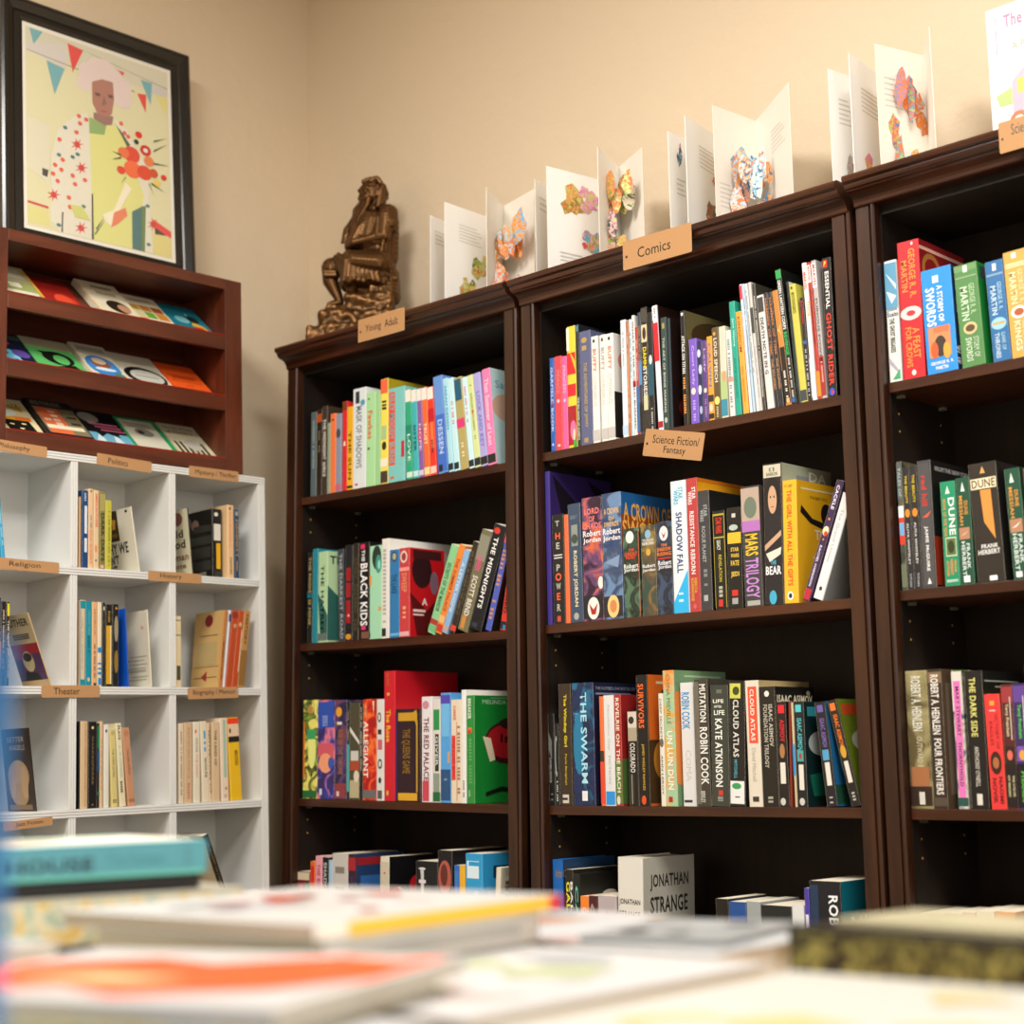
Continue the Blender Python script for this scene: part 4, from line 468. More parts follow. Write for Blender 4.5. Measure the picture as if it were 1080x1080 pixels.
('F2',0.0953,-0.369,0.018,0.0113,0.2288,0.146,0,'ee6e3c',[],'thin plain orange paperback, second shelf of middle bookcase','books on the second shelf of the middle bookcase',{}),
('F2',0.1103,-0.3691,0.018,0.0344,0.2489,0.159,-0.85,'3a4c64',[('t','Fallon Blood',0.2,0.87,0.75,0.9,'90a0b0','v',0),('r',0.25,0.64,0.75,0.82,'8c948c'),('e',0.5,0.7,0.25,0.04,'404c40'),('t','ROBERT JORDAN',0.3,0.13,0.65,0.6,'e8dcb0','v',1),('e',0.45,0.05,0.2,0.03,'a8a8a0')],'slate blue paperback with cream vertical lettering, second shelf of middle bookcase','books on the second shelf of the middle bookcase',{}),
('F2',0.1463,-0.3692,0.018,0.0533,0.257,0.164,0,'art:6a4470,d86838,301c30,22',[('t','LORD',0.12,0.86,0.88,0.91,'f08078','h',1),('t','OF',0.35,0.8,0.65,0.845,'f08078','h',1),('t','CHAOS',0.02,0.74,0.98,0.79,'f08078','h',1),('t','Robert',0.05,0.68,0.95,0.73,'f4ecec','h',1),('t','Jordan',0.05,0.62,0.95,0.67,'f4ecec','h',1),('r',0.02,0.02,0.98,0.2,'281c24'),('e',0.5,0.1,0.3,0.09,'e8e8e0'),('p','b02828',((0.28,0.14),(0.5,0.09),(0.72,0.14),(0.6,0.05),(0.4,0.05))),('e',0.9,0.3,0.14,0.05,'f0e8d8')],'thick purple and orange fantasy paperback, second shelf of middle bookcase','books on the second shelf of the middle bookcase',{}),
('F2',0.2006,-0.3695,0.018,0.0512,0.2595,0.166,0,'art:40506c,28406c,6888b0,22',[('t','A CROWN',0.12,0.83,0.88,0.88,'e0b870','h',1),('t','OF',0.35,0.78,0.65,0.81,'e0b870','h',1),('t','SWORDS',0.12,0.73,0.88,0.77,'e0b870','h',1),('t','Robert',0.05,0.67,0.95,0.72,'f4ecec','h',1),('t','Jordan',0.05,0.61,0.95,0.66,'f4ecec','h',1),('r',0.02,0.02,0.98,0.18,'28242c'),('e',0.5,0.1,0.3,0.09,'e8c880'),('e',0.5,0.1,0.18,0.05,'d08850'),('p','8098b8',((0.1,0.45),(0.9,0.5),(0.8,0.4)))],'thick blue fantasy paperback with gold cover title, second shelf of middle bookcase','books on the second shelf of the middle bookcase',{'cc': '1c5c98','cv': [('r',0,0.55,1,0.82,'8c4014'),('t','A CROWN OF',0.05,0.78,0.98,0.92,'e0a850','h',1),('t','SWORDS',0.02,0.64,0.9,0.78,'e0a850','h',1)]}),
('F2',0.2545,-0.3698,0.018,0.0419,0.1806,0.11,0,'art:1a2018,304838,507058,25',[('e',0.45,0.9,0.25,0.07,'e0e8e0'),('t','THE',0.35,0.74,0.7,0.77,'e85030','h',1),('t','GREAT',0.1,0.69,0.9,0.73,'e85030','h',1),('t','HUNT',0.2,0.65,0.8,0.69,'e85030','h',1),('t','Robert',0.05,0.55,0.95,0.6,'e8e8e8','h',1),('t','Jordan',0.05,0.5,0.95,0.55,'e8e8e8','h',1),('r',0.97,0.02,1,0.98,'e06030')],'dark green pocket fantasy with orange title, second shelf of middle bookcase','books on the second shelf of the middle bookcase',{}),
('F2',0.3013,-0.37,0.018,0.038,0.1818,0.111,0,'art:5a4a38,8a7838,304840,25',[('e',0.5,0.9,0.2,0.05,'88b0c8'),('t','THE DRAGON',0.12,0.82,0.88,0.85,'e8e0d8','h',1),('t','REBORN',0.12,0.78,0.88,0.815,'e8e0d8','h',1),('e',0.5,0.7,0.15,0.04,'d0a040'),('t','Robert',0.1,0.53,0.95,0.57,'e8e8e8','h',1),('t','Jordan',0.1,0.48,0.95,0.52,'e8e8e8','h',1)],'brown pocket fantasy with a small gold emblem, second shelf of middle bookcase','books on the second shelf of the middle bookcase',{}),
('F2',0.3411,-0.3702,0.018,0.0386,0.1852,0.119,0,'art:1c1c24,28384c,384c68,25',[('e',0.5,0.87,0.28,0.08,'e8e0e0'),('p','901c20',((0.35,0.89),(0.5,0.85),(0.65,0.89),(0.5,0.81))),('t','THE',0.3,0.73,0.7,0.76,'f08030','h',1),('t','SHADOW',0.05,0.68,0.95,0.72,'f08030','h',1),('t','RISING',0.05,0.63,0.95,0.67,'f08030','h',1),('t','Robert',0.1,0.53,0.95,0.58,'e8e8e8','h',1),('t','Jordan',0.1,0.48,0.95,0.53,'e8e8e8','h',1),('r',0.1,0.595,0.95,0.61,'c03028')],'near black pocket fantasy with orange and white lettering, second shelf of middle bookcase','books on the second shelf of the middle bookcase',{}),
('F2',0.3805,-0.3704,0.018,0.0379,0.2621,0.168,0,'dfe6ea',[('t','STAR',0.5,0.86,0.8,0.95,'20b0d0','v',1),('t','WARS',0.2,0.82,0.5,0.93,'20b0d0','v',1),('t','SHADOW FALL',0.3,0.3,0.7,0.76,'283c7c','v',1),('p','28b0e8',((0.02,0.0),(0.98,0.0),(0.98,0.32),(0.5,0.2),(0.02,0.08))),('g',0.35,0.08,0.65,0.16,'c0e8f8')],'white science fiction paperback with a bright blue wedge, second shelf of middle bookcase','books on the second shelf of the middle bookcase',{}),
('F2',0.4198,-0.3706,0.018,0.0263,0.2631,0.168,0,'b43c3c',[('t','STAR',0.5,0.84,0.85,0.93,'f0e8e8','v',1),('t','WARS',0.15,0.8,0.5,0.9,'f0e8e8','v',1),('t','RESISTANCE REBORN',0.25,0.28,0.65,0.75,'f0e4e0','v',1),('t','REBECCA',0.5,0.14,0.75,0.25,'e0b040','v',1),('t','ROANHORSE',0.2,0.08,0.45,0.25,'e0b040','v',1),('e',0.5,0.04,0.15,0.02,'c86060')],'brick red science fiction paperback, second shelf of middle bookcase','books on the second shelf of the middle bookcase',{'cc': 'c87010','cv': [('r',0,0.85,1,0.97,'d89818')]}),
('F2',0.4464,-0.3707,0.018,0.0278,0.2349,0.15,0,'3a3a3c',[('t','STAR',0.5,0.78,0.8,0.88,'a8b0b0','v',1),('t','WARS',0.2,0.74,0.5,0.84,'a8b0b0','v',1),('t','ROGUE PLANET',0.3,0.4,0.6,0.7,'b8bcbc','v',0),('g',0.35,0.2,0.65,0.35,'808484'),('r',0.3,0.08,0.65,0.13,'a8acac')],'charcoal paperback with silver lettering, second shelf of middle bookcase','books on the second shelf of the middle bookcase',{'cc': '181818'}),
('F2',0.4813,-0.3709,0.018,0.0281,0.191,0.122,0,'10100c',[('r',0.02,0.02,0.06,0.97,'b0a030'),('r',0.92,0.02,0.97,0.97,'b0a030'),('r',0.02,0.95,0.98,0.97,'b0a030'),('t','STAR WARS',0.25,0.77,0.75,0.93,'e03828','v',1),('r',0.02,0.72,0.98,0.735,'b0a030'),('t','REVELATION',0.4,0.28,0.65,0.55,'d8c840','v',0),('t','LEGACY',0.3,0.6,0.6,0.7,'e0e0d0','v',1),('r',0.3,0.03,0.65,0.1,'c83028'),('g',0.35,0.12,0.65,0.24,'b0b0a0')],'black paperback with yellow border and red letters, second shelf of middle bookcase','books on the second shelf of the middle bookcase',{}),
('F2',0.5106,-0.3711,0.018,0.0342,0.1929,0.123,1.31,'14120e',[('r',0.35,0.9,0.6,0.94,'c8c8c0'),('e',0.45,0.8,0.3,0.03,'b0c0b8'),('r',0.05,0.64,0.95,0.75,'e0b830'),('t','STAR',0.25,0.56,0.8,0.6,'e8c850','h',1),('t','WARS',0.25,0.5,0.8,0.54,'e8c850','h',1),('t','FATE',0.25,0.42,0.8,0.47,'e8c850','h',1),('t','JEDI',0.25,0.3,0.8,0.36,'e8c850','h',1),('r',0.3,0.12,0.7,0.18,'c83028'),('r',0.3,0.04,0.7,0.1,'a0a0a0')],'black paperback with a yellow block, second shelf of middle bookcase','books on the second shelf of the middle bookcase',{}),
('F2',0.5495,-0.3712,0.018,0.0415,0.2297,0.147,0,'3c3c3c',[('r',0.0,0.7,1,0.985,'b4a090'),('e',0.5,0.82,0.35,0.09,'6a7868'),('r',0.0,0.62,1,0.71,'b070b8'),('t','MARS',0.15,0.42,0.85,0.6,'e8c030','v',1),('t','TRILOGY',0.12,0.07,0.85,0.4,'c088d0','v',1),('r',0.15,0.01,0.85,0.05,'a8a8a0')],'dark grey novel with a lilac band, second shelf of middle bookcase','books on the second shelf of the middle bookcase',{'cc': '585048'}),
('F2',0.5958,-0.3715,0.018,0.0406,0.266,0.17,1.48,'201c20',[('r',0.02,0.9,0.98,0.99,'c8c4ac'),('t','K B',0.35,0.94,0.65,0.97,'404838','h',1),('t','BARRON',0.2,0.91,0.8,0.935,'404838','h',1),('e',0.5,0.78,0.4,0.12,'140e0c'),('e',0.5,0.74,0.24,0.1,'c8a080'),('e',0.4,0.76,0.04,0.008,'20140f'),('e',0.6,0.76,0.04,0.008,'20140f'),('r',0.42,0.685,0.58,0.692,'a04838'),('p','c8a080',((0.05,0.42),(0.95,0.52),(0.95,0.48),(0.05,0.38))),('p','d8d8c8',((0.1,0.36),(0.95,0.4),(0.9,0.35),(0.3,0.3))),('t','THE',0.35,0.28,0.65,0.31,'58b8d8','h',1),('t','BEAR',0.08,0.21,0.92,0.27,'f0f4f4','h',1),('e',0.45,0.05,0.2,0.05,'40a8c8')],'tall novel with a painted dark haired woman, second shelf of middle bookcase','books on the second shelf of the middle bookcase',{'cc': 'a8ac94','cv': [('r',0.3,0.86,0.6,0.93,'888c90'),('r',0.6,0.8,0.9,0.86,'606860'),('t','DA',0.55,0.9,0.9,0.97,'e8e8e0','h',1)]}),
('F2',0.638,-0.3717,0.018,0.0307,0.2293,0.147,1.59,'f0b428',[('t','M R CAREY',0.15,0.94,0.75,0.965,'604818','h',0),('t','THE GIRL WITH ALL THE GIFTS',0.3,0.14,0.65,0.92,'dc3c28','v',1),('e',0.45,0.06,0.22,0.035,'f4ece0'),('e',0.45,0.06,0.12,0.02,'202020')],'bright yellow paperback with red vertical title, second shelf of middle bookcase','books on the second shelf of the middle bookcase',{'cc': 'eeb41c','cv': [('r',0.1,0.93,0.95,0.945,'f8e8b0'),('t','THE BEST YOU',0.3,0.86,0.7,0.885,'403010','h',0),('e',0.68,0.75,0.13,0.09,'201810'),('p','201810',((0.1,0.8),(0.15,0.78),(0.35,0.7),(0.6,0.68),(0.62,0.62),(0.3,0.66),(0.08,0.74))),('p','201810',((0.6,0.7),(0.8,0.68),(0.75,0.6),(0.62,0.6))),('t','THE',0.4,0.53,0.75,0.61,'f8f0d8','h',1),('t','WITH',0.5,0.42,0.85,0.5,'f8f0d8','h',1),('t','THE',0.35,0.31,0.7,0.39,'f8f0d8','h',1)]}),
('F2',0.6748,-0.3719,0.018,0.0161,0.228,0.146,21.9,'38244a',[('t','CACKLE',0.3,0.76,0.7,0.96,'f0ecf4','v',1),('e',0.5,0.68,0.15,0.01,'d89048'),('e',0.5,0.58,0.4,0.04,'e8d8b0'),('e',0.6,0.56,0.25,0.02,'c83c28'),('t','RACHEL HARRISON',0.3,0.12,0.6,0.46,'e8e0f0','v',1),('r',0.1,0.01,0.9,0.1,'b8283c'),('e',0.5,0.51,0.1,0.01,'d89048')],'dark purple paperback leaning right, second shelf of middle bookcase','books on the second shelf of the middle bookcase',{}),
('F2',0.6974,-0.372,0.018,0.0208,0.1991,0.127,21.64,'e4e4e4',[('t','The Grand Union',0.3,0.35,0.6,0.85,'a0a4a8','v',0),('e',0.5,0.1,0.15,0.02,'303030')],'white paperback leaning against the right upright, second shelf of middle bookcase','books on the second shelf of the middle bookcase',{'cc': 'a4aaa6','cv': [('t','The G',0.55,0.2,0.95,0.27,'404844','h',0)]}),
('F2',0.0381,-0.7428,0.018,0.0177,0.1886,0.121,0,'0e1010',[('p','686c68',((0.1,0.8),(0.6,0.7),(0.6,0.5),(0.1,0.6))),('t','SWORD WITCH',0.2,0.25,0.5,0.52,'b8bcb8','v',0),('g',0.35,0.05,0.65,0.2,'707470')],'short black paperback at the far left end, third shelf of middle bookcase','books on the third shelf of the middle bookcase',{}),
('F2',0.0562,-0.7428,0.018,0.0119,0.1677,0.102,0,'141818',[('e',0.4,0.6,0.3,0.25,'a8b0b0'),('e',0.5,0.6,0.25,0.2,'141818'),('g',0.35,0.05,0.65,0.3,'c0c8c8')],'short black paperback with a silver curve, third shelf of middle bookcase','books on the third shelf of the middle bookcase',{}),
('F2',0.0699,-0.7427,0.018,0.034,0.2489,0.159,0,'34281e',[('t','The Windup Girl',0.35,0.48,0.65,0.91,'e8d820','v',1),('t','Paolo Bacigalupi',0.4,0.17,0.6,0.42,'d8c828','v',0),('r',0.2,0.02,0.7,0.09,'c8c4b8'),('r',0.15,0.045,0.6,0.065,'34281e')],'dark brown paperback with yellow vertical title, third shelf of middle bookcase','books on the third shelf of the middle bookcase',{}),
('F2',0.1068,-0.7426,0.018,0.0584,0.2486,0.15,0,'art:142040,206890,182c58,18',[('t','THE SWARM',0.4,0.18,0.68,0.92,'a8dcec','v',1),('t','FRANK SCHATZING',0.12,0.3,0.32,0.75,'5aaad0','v',1),('r',0.4,0.04,0.65,0.12,'e8e8e8'),('e',0.3,0.5,0.25,0.25,'2078a0'),('t','THE SWARM',0.4,0.18,0.68,0.92,'a8dcec','v',1)],'thick navy blue paperback with cyan swirl, third shelf of middle bookcase','books on the third shelf of the middle bookcase',{'cc': '141a38','cv': [('t','THE NUMBER ONE BESTSELLER',0.05,0.94,0.9,0.965,'98a0b8','h',0),('r',0.05,0.9,0.8,0.915,'8890a8')]}),
('F2',0.1803,-0.7423,0.018,0.0104,0.2186,0.14,0,'ec7038',[('r',0.02,0.4,0.98,0.5,'383020'),('r',0.02,0.02,0.98,0.4,'e04830')],'thin orange paperback beside the navy one, third shelf of middle bookcase','books on the third shelf of the middle bookcase',{}),
('F2',0.1916,-0.7422,0.018,0.0269,0.2201,0.141,0,'dcdedd',[('t','Absolution Gap',0.35,0.5,0.6,0.92,'a8b4b8','v',0),('t','FICTION',0.4,0.2,0.6,0.45,'a8a8a8','v',0),('r',0.1,0.01,0.95,0.13,'2890dc')],'white paperback with a blue foot label, third shelf of middle bookcase','books on the third shelf of the middle bookcase',{}),
('F2',0.2193,-0.7421,0.018,0.018,0.2202,0.141,0,'a82a28',[('r',0.02,0.02,0.98,0.4,'587838'),('t','REVELRIE ON THE BEACH',0.25,0.12,0.75,0.97,'ece4cc','v',1),('e',0.4,0.05,0.25,0.04,'d8d8c0')],'red and green paperback with cream capitals, third shelf of middle bookcase','books on the third shelf of the middle bookcase',{'cc': '9c2020','cv': [('r',0,0.02,1,0.42,'507038')]}),
('F2',0.2544,-0.742,0.018,0.0234,0.1867,0.11,0,'14120f',[('r',0.02,0.82,0.98,0.99,'d0c8b8'),('e',0.4,0.9,0.3,0.04,'302820'),('r',0.02,0.68,0.98,0.82,'a89c84'),('t','COLORADO',0.2,0.35,0.75,0.66,'d8d4c8','v',1),('r',0.25,0.02,0.6,0.33,'302c24'),('r',0.3,0.02,0.35,0.33,'c8bca8')],'short tan and black paperback, third shelf of middle bookcase','books on the third shelf of the middle bookcase',{}),
('F2',0.2786,-0.7419,0.018,0.0283,0.2566,0.14,0,'100e0c',[('t','SURVIVORS',0.15,0.59,0.65,0.93,'ee6830','v',1),('t','JAMES WESLEY RAWLES',0.35,0.12,0.6,0.47,'e8c030','v',0),('e',0.45,0.045,0.2,0.035,'d85020')],'black paperback with large orange capitals, third shelf of middle bookcase','books on the third shelf of the middle bookcase',{'cc': 'd86a20','cv': [('r',0,0.02,1,0.5,'4a3418'),('t','SU',0.3,0.7,0.9,0.9,'201810','h',1),('r',0.2,0.93,0.95,0.95,'e8d8b8'),('e',0.3,0.35,0.2,0.15,'c88830')]}),
('F2',0.3336,-0.7417,0.018,0.0117,0.2177,0.139,0,'e0dccc',[('t','DEEP SECRET',0.3,0.6,0.7,0.95,'484840','v',0),('e',0.5,0.56,0.4,0.04,'686058'),('t','ANN LEROY',0.3,0.1,0.7,0.45,'484840','v',0)],'slim ivory paperback, third shelf of middle bookcase','books on the third shelf of the middle bookcase',{}),
('F2',0.3461,-0.7416,0.018,0.0274,0.2618,0.17,0,'art:98c8a0,f09038,d8a850,14',[('t','CHINA MIEVILLE',0.3,0.6,0.65,0.97,'607858','v',0),('t','UN LUN DUN',0.25,0.12,0.75,0.55,'f0ece0','v',1),('r',0.25,0.03,0.6,0.07,'b02820')],'green to orange watercolour paperback, third shelf of middle bookcase','books on the third shelf of the middle bookcase',{'cc': '7aa078','cv': [('e',0.1,0.5,0.4,0.35,'e89048'),('r',0.2,0.95,0.9,0.965,'b8d0b0')]}),
('F2',0.3803,-0.7415,0.028,0.0319,0.2365,0.151,0,'d9dad8',[('t','ROBIN COOK',0.1,0.62,0.7,0.92,'2890d0','v',1),('t','COMA',0.3,0.2,0.7,0.45,'c4c4c2','v',0),('r',0.1,0.03,0.7,0.05,'303030')],'white paperback with blue author capitals, third shelf of middle bookcase','books on the third shelf of the middle bookcase',{}),
('F2',0.4214,-0.7413,0.018,0.0332,0.2404,0.154,0,'3c3830',[('r',0.05,0.02,0.35,0.98,'6a6458'),('t','MUTATION',0.4,0.66,0.85,0.96,'e8e8e0','v',1),('t','ROBIN COOK',0.35,0.17,0.9,0.62,'e8e8e0','v',1),('t','BERKLEY',0.3,0.03,0.6,0.12,'c8c8c0','v',1)],'dark grey paperback with large white capitals, third shelf of middle bookcase','books on the third shelf of the middle bookcase',{}),
('F2',0.4557,-0.7412,0.018,0.041,0.2272,0.145,1.44,'373c33',[('g',0.35,0.93,0.65,0.96,'808478'),('t','LIFE',0.15,0.85,0.75,0.88,'e8ece0','h',1),('t','AFTER',0.2,0.81,0.65,0.83,'e8ece0','h',1),('t','LIFE',0.2,0.75,0.8,0.79,'e8ece0','h',1),('t','KATE ATKINSON',0.25,0.16,0.65,0.72,'f0f0e8','v',1),('r',0.4,0.09,0.65,0.13,'c83830'),('g',0.35,0.04,0.65,0.08,'a0a098')],'dark green grey paperback with bold white letters, third shelf of middle bookcase','books on the third shelf of the middle bookcase',{}),
('F2',0.4975,-0.741,0.018,0.0352,0.2326,0.149,2.04,'181614',[('r',0.05,0.86,0.75,0.98,'c8cc58'),('e',0.45,0.92,0.22,0.035,'404810'),('t','CLOUD ATLAS',0.25,0.39,0.62,0.85,'d8d8cc','v',1),('t','MITCHELL',0.3,0.22,0.5,0.37,'50a8b8','v',1),('r',0.05,0.02,0.95,0.2,'e4e6e4'),('e',0.45,0.16,0.3,0.025,'389858'),('g',0.35,0.04,0.65,0.08,'404040')],'black paperback with yellow and white stickers, third shelf of middle bookcase','books on the third shelf of the middle bookcase',{}),
('F2',0.5413,-0.7408,0.018,0.0305,0.2323,0.17,0,'dcd4c2',[('r',0.2,0.5,0.85,0.95,'ea5234'),('t','CLOUD ATLAS',0.35,0.52,0.65,0.93,'f8e8dc','v',1),('t','David Mitchell',0.35,0.2,0.65,0.46,'b8b0a4','v',0),('r',0.3,0.04,0.75,0.08,'383430')],'cream paperback with an orange red title panel, third shelf of middle bookcase','books on the third shelf of the middle bookcase',{'cc': 'b09c70','cv': [('r',0.75,0.93,0.9,0.96,'606058')]}),
('F2',0.572,-0.7407,0.018,0.0359,0.2192,0.13,0,'1c1812',[('e',0.5,0.94,0.15,0.025,'e0e0d8'),('t','FOUNDATION TRILOGY',0.25,0.32,0.5,0.85,'b8b4a4','v',1),('t','ISAAC ASIMOV',0.58,0.5,0.82,0.85,'c4c0b0','v',1),('g',0.35,0.03,0.65,0.12,'a0a090')],'thick worn black paperback with grey letters, third shelf of middle bookcase','books on the third shelf of the middle bookcase',{'cc': '0e0d0b','cv': [('t','ISAAC ASIMOV',0.05,0.86,0.95,0.93,'d8d0b8','h',1),('e',0.85,0.95,0.05,0.02,'a09880')]}),
('F2',0.6082,-0.7406,0.018,0.0223,0.19,0.122,0,'1a1412',[('r',0.25,0.89,0.85,0.97,'d82030'),('t','ASIMOV',0.35,0.62,0.8,0.83,'d82030','v',1),('e',0.5,0.53,0.25,0.07,'a87848'),('r',0.25,0.22,0.75,0.42,'e0dcd0'),('e',0.4,0.05,0.25,0.035,'c8c8c0')],'black pocket book with red author name, third shelf of middle bookcase','books on the third shelf of the middle bookcase',{}),
('F2',0.6308,-0.7405,0.018,0.0051,0.1889,0.121,1.72,'7a2c20',[],'thin maroon pocket book, third shelf of middle bookcase','books on the third shelf of the middle bookcase',{}),
('F2',0.6419,-0.7404,0.018,0.0048,0.1878,0.12,0,'c8b890',[('r',0.02,0.3,0.98,0.6,'2c90d0')],'thin cream pocket book with blue patch, third shelf of middle bookcase','books on the third shelf of the middle bookcase',{}),
('F2',0.647,-0.7404,0.018,0.0223,0.1889,0.107,0,'14181a',[('r',0.2,0.9,0.75,0.97,'50c0c8'),('t','ISAAC ASIMOV',0.3,0.53,0.75,0.84,'50c0c8','v',1),('r',0.2,0.43,0.8,0.54,'4aa0a0'),('e',0.5,0.48,0.15,0.03,'a04838'),('r',0.3,0.16,0.75,0.4,'e0dcd0'),('e',0.5,0.05,0.25,0.035,'c8c8c0')],'black pocket book with turquoise author name, third shelf of middle bookcase','books on the third shelf of the middle bookcase',{'cc': '0e2a2c','cv': [('r',0.1,0.86,0.9,0.95,'38a0b0'),('e',0.5,0.6,0.4,0.12,'c0c8c4'),('p','147058',((0.1,0.3),(0.9,0.35),(0.8,0.1),(0.2,0.1)))]}),
('F2',0.7093,-0.7402,0.018,0.0221,0.1862,0.107,-5.24,'1a161c',[('r',0.2,0.9,0.75,0.97,'6858a0'),('t','ISAAC ASIMOV',0.3,0.56,0.75,0.84,'7868b0','v',1),('r',0.2,0.44,0.8,0.54,'50a0c8'),('r',0.3,0.2,0.75,0.42,'e0dcd0'),('g',0.35,0.03,0.65,0.1,'c0c0c0')],'black pocket book with violet author name, third shelf of middle bookcase','books on the third shelf of the middle bookcase',{'cc': '1e6ca0','cv': [('r',0,0.02,1,0.2,'20503c'),('e',0.5,0.5,0.3,0.25,'3890c8')]}),
('F2',0.7598,-0.74,0.018,0.0193,0.1909,0.107,-12.35,'1c1a16',[('r',0.2,0.9,0.75,0.97,'f07828'),('t','ISAAC ASIMOV',0.3,0.56,0.75,0.86,'f07828','v',1),('e',0.5,0.51,0.3,0.06,'d0a030'),('r',0.3,0.22,0.75,0.42,'e0dcd0'),('g',0.35,0.05,0.65,0.14,'c0c0c0')],'black pocket book with orange author name, third shelf of middle bookcase','books on the third shelf of the middle bookcase',{'cc': '6a7a1c','cv': [('r',0.1,0.85,0.9,0.95,'c84820'),('e',0.5,0.6,0.3,0.1,'c0c0a8')]}),
('F2',0.0428,-1.113,0.018,0.0281,0.2611,0.165,0,'1060b0',[('t','Arthur',0.3,0.86,0.98,0.93,'907848','h',1)],'tall blue hardback at the left end, low shelf of middle bookcase','books on the low shelf of the middle bookcase',{'cc': '1a3c60','h': 'hard','cv': [('t','C Clarke',0.0,0.86,0.8,0.93,'887048','h',0)]}),
('F2',0.0788,-1.113,0.018,0.0203,0.2425,0.155,0,'14140f',[('t','GALAXY',0.1,0.4,0.6,0.9,'e8e030','v',1),('t','BALLS',0.65,0.5,0.95,0.9,'e8e8e0','v',1)],'black paperback with yellow lettering beside a blue hardback, low shelf of middle bookcase','books on the low shelf of the middle bookcase',{}),
('F2',0.0994,-1.113,0.018,0.0178,0.2344,0.17,0,'161a18',[('t','CARL S',0.3,0.2,0.75,0.9,'70c0a8','v',1)],'black hardback with mint lettering, low shelf of middle bookcase','books on the low shelf of the middle bookcase',{'cc': '14130f','h': 'hard','cv': [('e',0.55,0.8,0.15,0.05,'b8b4ac'),('e',0.8,0.75,0.2,0.04,'888480'),('e',0.3,0.72,0.03,0.01,'a09c94')]}),
('F2',0.1175,-1.113,0.018,0.0217,0.1914,0.11,0,'ee8428',[('e',0.5,0.85,0.2,0.035,'f4d8b0'),('e',0.5,0.85,0.1,0.02,'c04818')],'orange pocket book with a small badge, low shelf of middle bookcase','books on the low shelf of the middle bookcase',{}),
('F2',0.1401,-1.113,0.018,0.0235,0.1931,0.11,0,'4a1a20',[('e',0.4,0.8,0.25,0.12,'a08878'),('e',0.4,0.8,0.14,0.08,'4a1a20')],'maroon pocket book with a pale oval, low shelf of middle bookcase','books on the low shelf of the middle bookcase',{}),
('F2',0.1645,-1.113,0.018,0.0479,0.1943,0.11,0,'b4aaac',[('e',0.5,0.82,0.07,0.03,'d03038')],'pale mauve grey book with red dot, low shelf of middle bookcase','books on the low shelf of the middle bookcase',{}),
('F2',0.2127,-1.113,0.018,0.0634,0.2702,0.165,1.32,'dcdad0',[('t','JONATHAN',0.06,0.655,0.9,0.705,'38342c','h',1),('t','STRANGE',0.06,0.57,0.9,0.62,'38342c','h',1),('t','&',0.38,0.44,0.58,0.52,'38342c','h',1),('t','MORRELL',0.08,0.35,0.88,0.39,'38342c','h',1)],'thick ivory hardback with large black cover title, low shelf of middle bookcase','books on the low shelf of the middle bookcase',{'cc': 'c8c6b8','h': 'hard','cv': [('t','JONATHAN',0.14,0.76,0.88,0.88,'38342c','h',1),('t','STRANGE',0.14,0.6,0.86,0.72,'38342c','h',1),('t','&',0.45,0.33,0.68,0.5,'38342c','h',1),('t','MR NORRELL',0.15,0.2,0.88,0.28,'38342c','h',1)]}),
('F2',0.4558,-1.113,0.018,0.0289,0.2026,0.13,0,'14120f',[('p','e03828',((0.35,0.45),(0.65,0.45),(0.5,0.85))),('r',0.3,0.35,0.7,0.4,'d8d0c0')],'short black pocket book with red triangle, low shelf of middle bookcase','books on the low shelf of the middle bookcase',{}),
('F2',0.4858,-1.113,0.018,0.0386,0.1986,0.127,0,'1c4c90',[('p','d8a838',((0.35,0.45),(0.65,0.45),(0.5,0.8))),('r',0.2,0.35,0.8,0.4,'e0c880')],'short blue pocket book with gold triangle, low shelf of middle bookcase','books on the low shelf of the middle bookcase',{}),
('F2',0.5257,-1.113,0.018,0.0306,0.2005,0.128,0,'98a0a0',[('e',0.5,0.6,0.15,0.08,'586060')],'short grey pocket book, low shelf of middle bookcase','books on the low shelf of the middle bookcase',{}),
('F2',0.5574,-1.113,0.018,0.067,0.1962,0.126,0,'18201f',[('e',0.2,0.7,0.12,0.12,'e87830'),('e',0.65,0.66,0.06,0.09,'d8d8d0')],'short wide black book with orange ring, low shelf of middle bookcase','books on the low shelf of the middle bookcase',{'cc': '1a7888'}),
('F2',0.6249,-1.113,0.018,0.0254,0.1986,0.127,0,'d8dcdc',[],'short white pocket book, low shelf of middle bookcase','books on the low shelf of the middle bookcase',{}),
('F2',0.6526,-1.113,0.018,0.0101,0.2301,0.147,0,'4838a0',[('r',0.2,0.7,0.8,0.8,'e0e0e8')],'thin violet paperback, low shelf of middle bookcase','books on the low shelf of the middle bookcase',{}),
('F2',0.6646,-1.113,0.018,0.0644,0.2437,0.15,0,'10141c',[('t','ROBERT',0.6,0.5,0.9,0.9,'f0f4f4','v',1),('r',0.0,0.2,0.28,0.97,'1c3450')],'black paperback with white capitals beside violet one, low shelf of middle bookcase','books on the low shelf of the middle bookcase',{'cc': '127888','cv': [('t','ROBERT',0.2,0.55,1,0.75,'c8e0e0','h',1)]}),
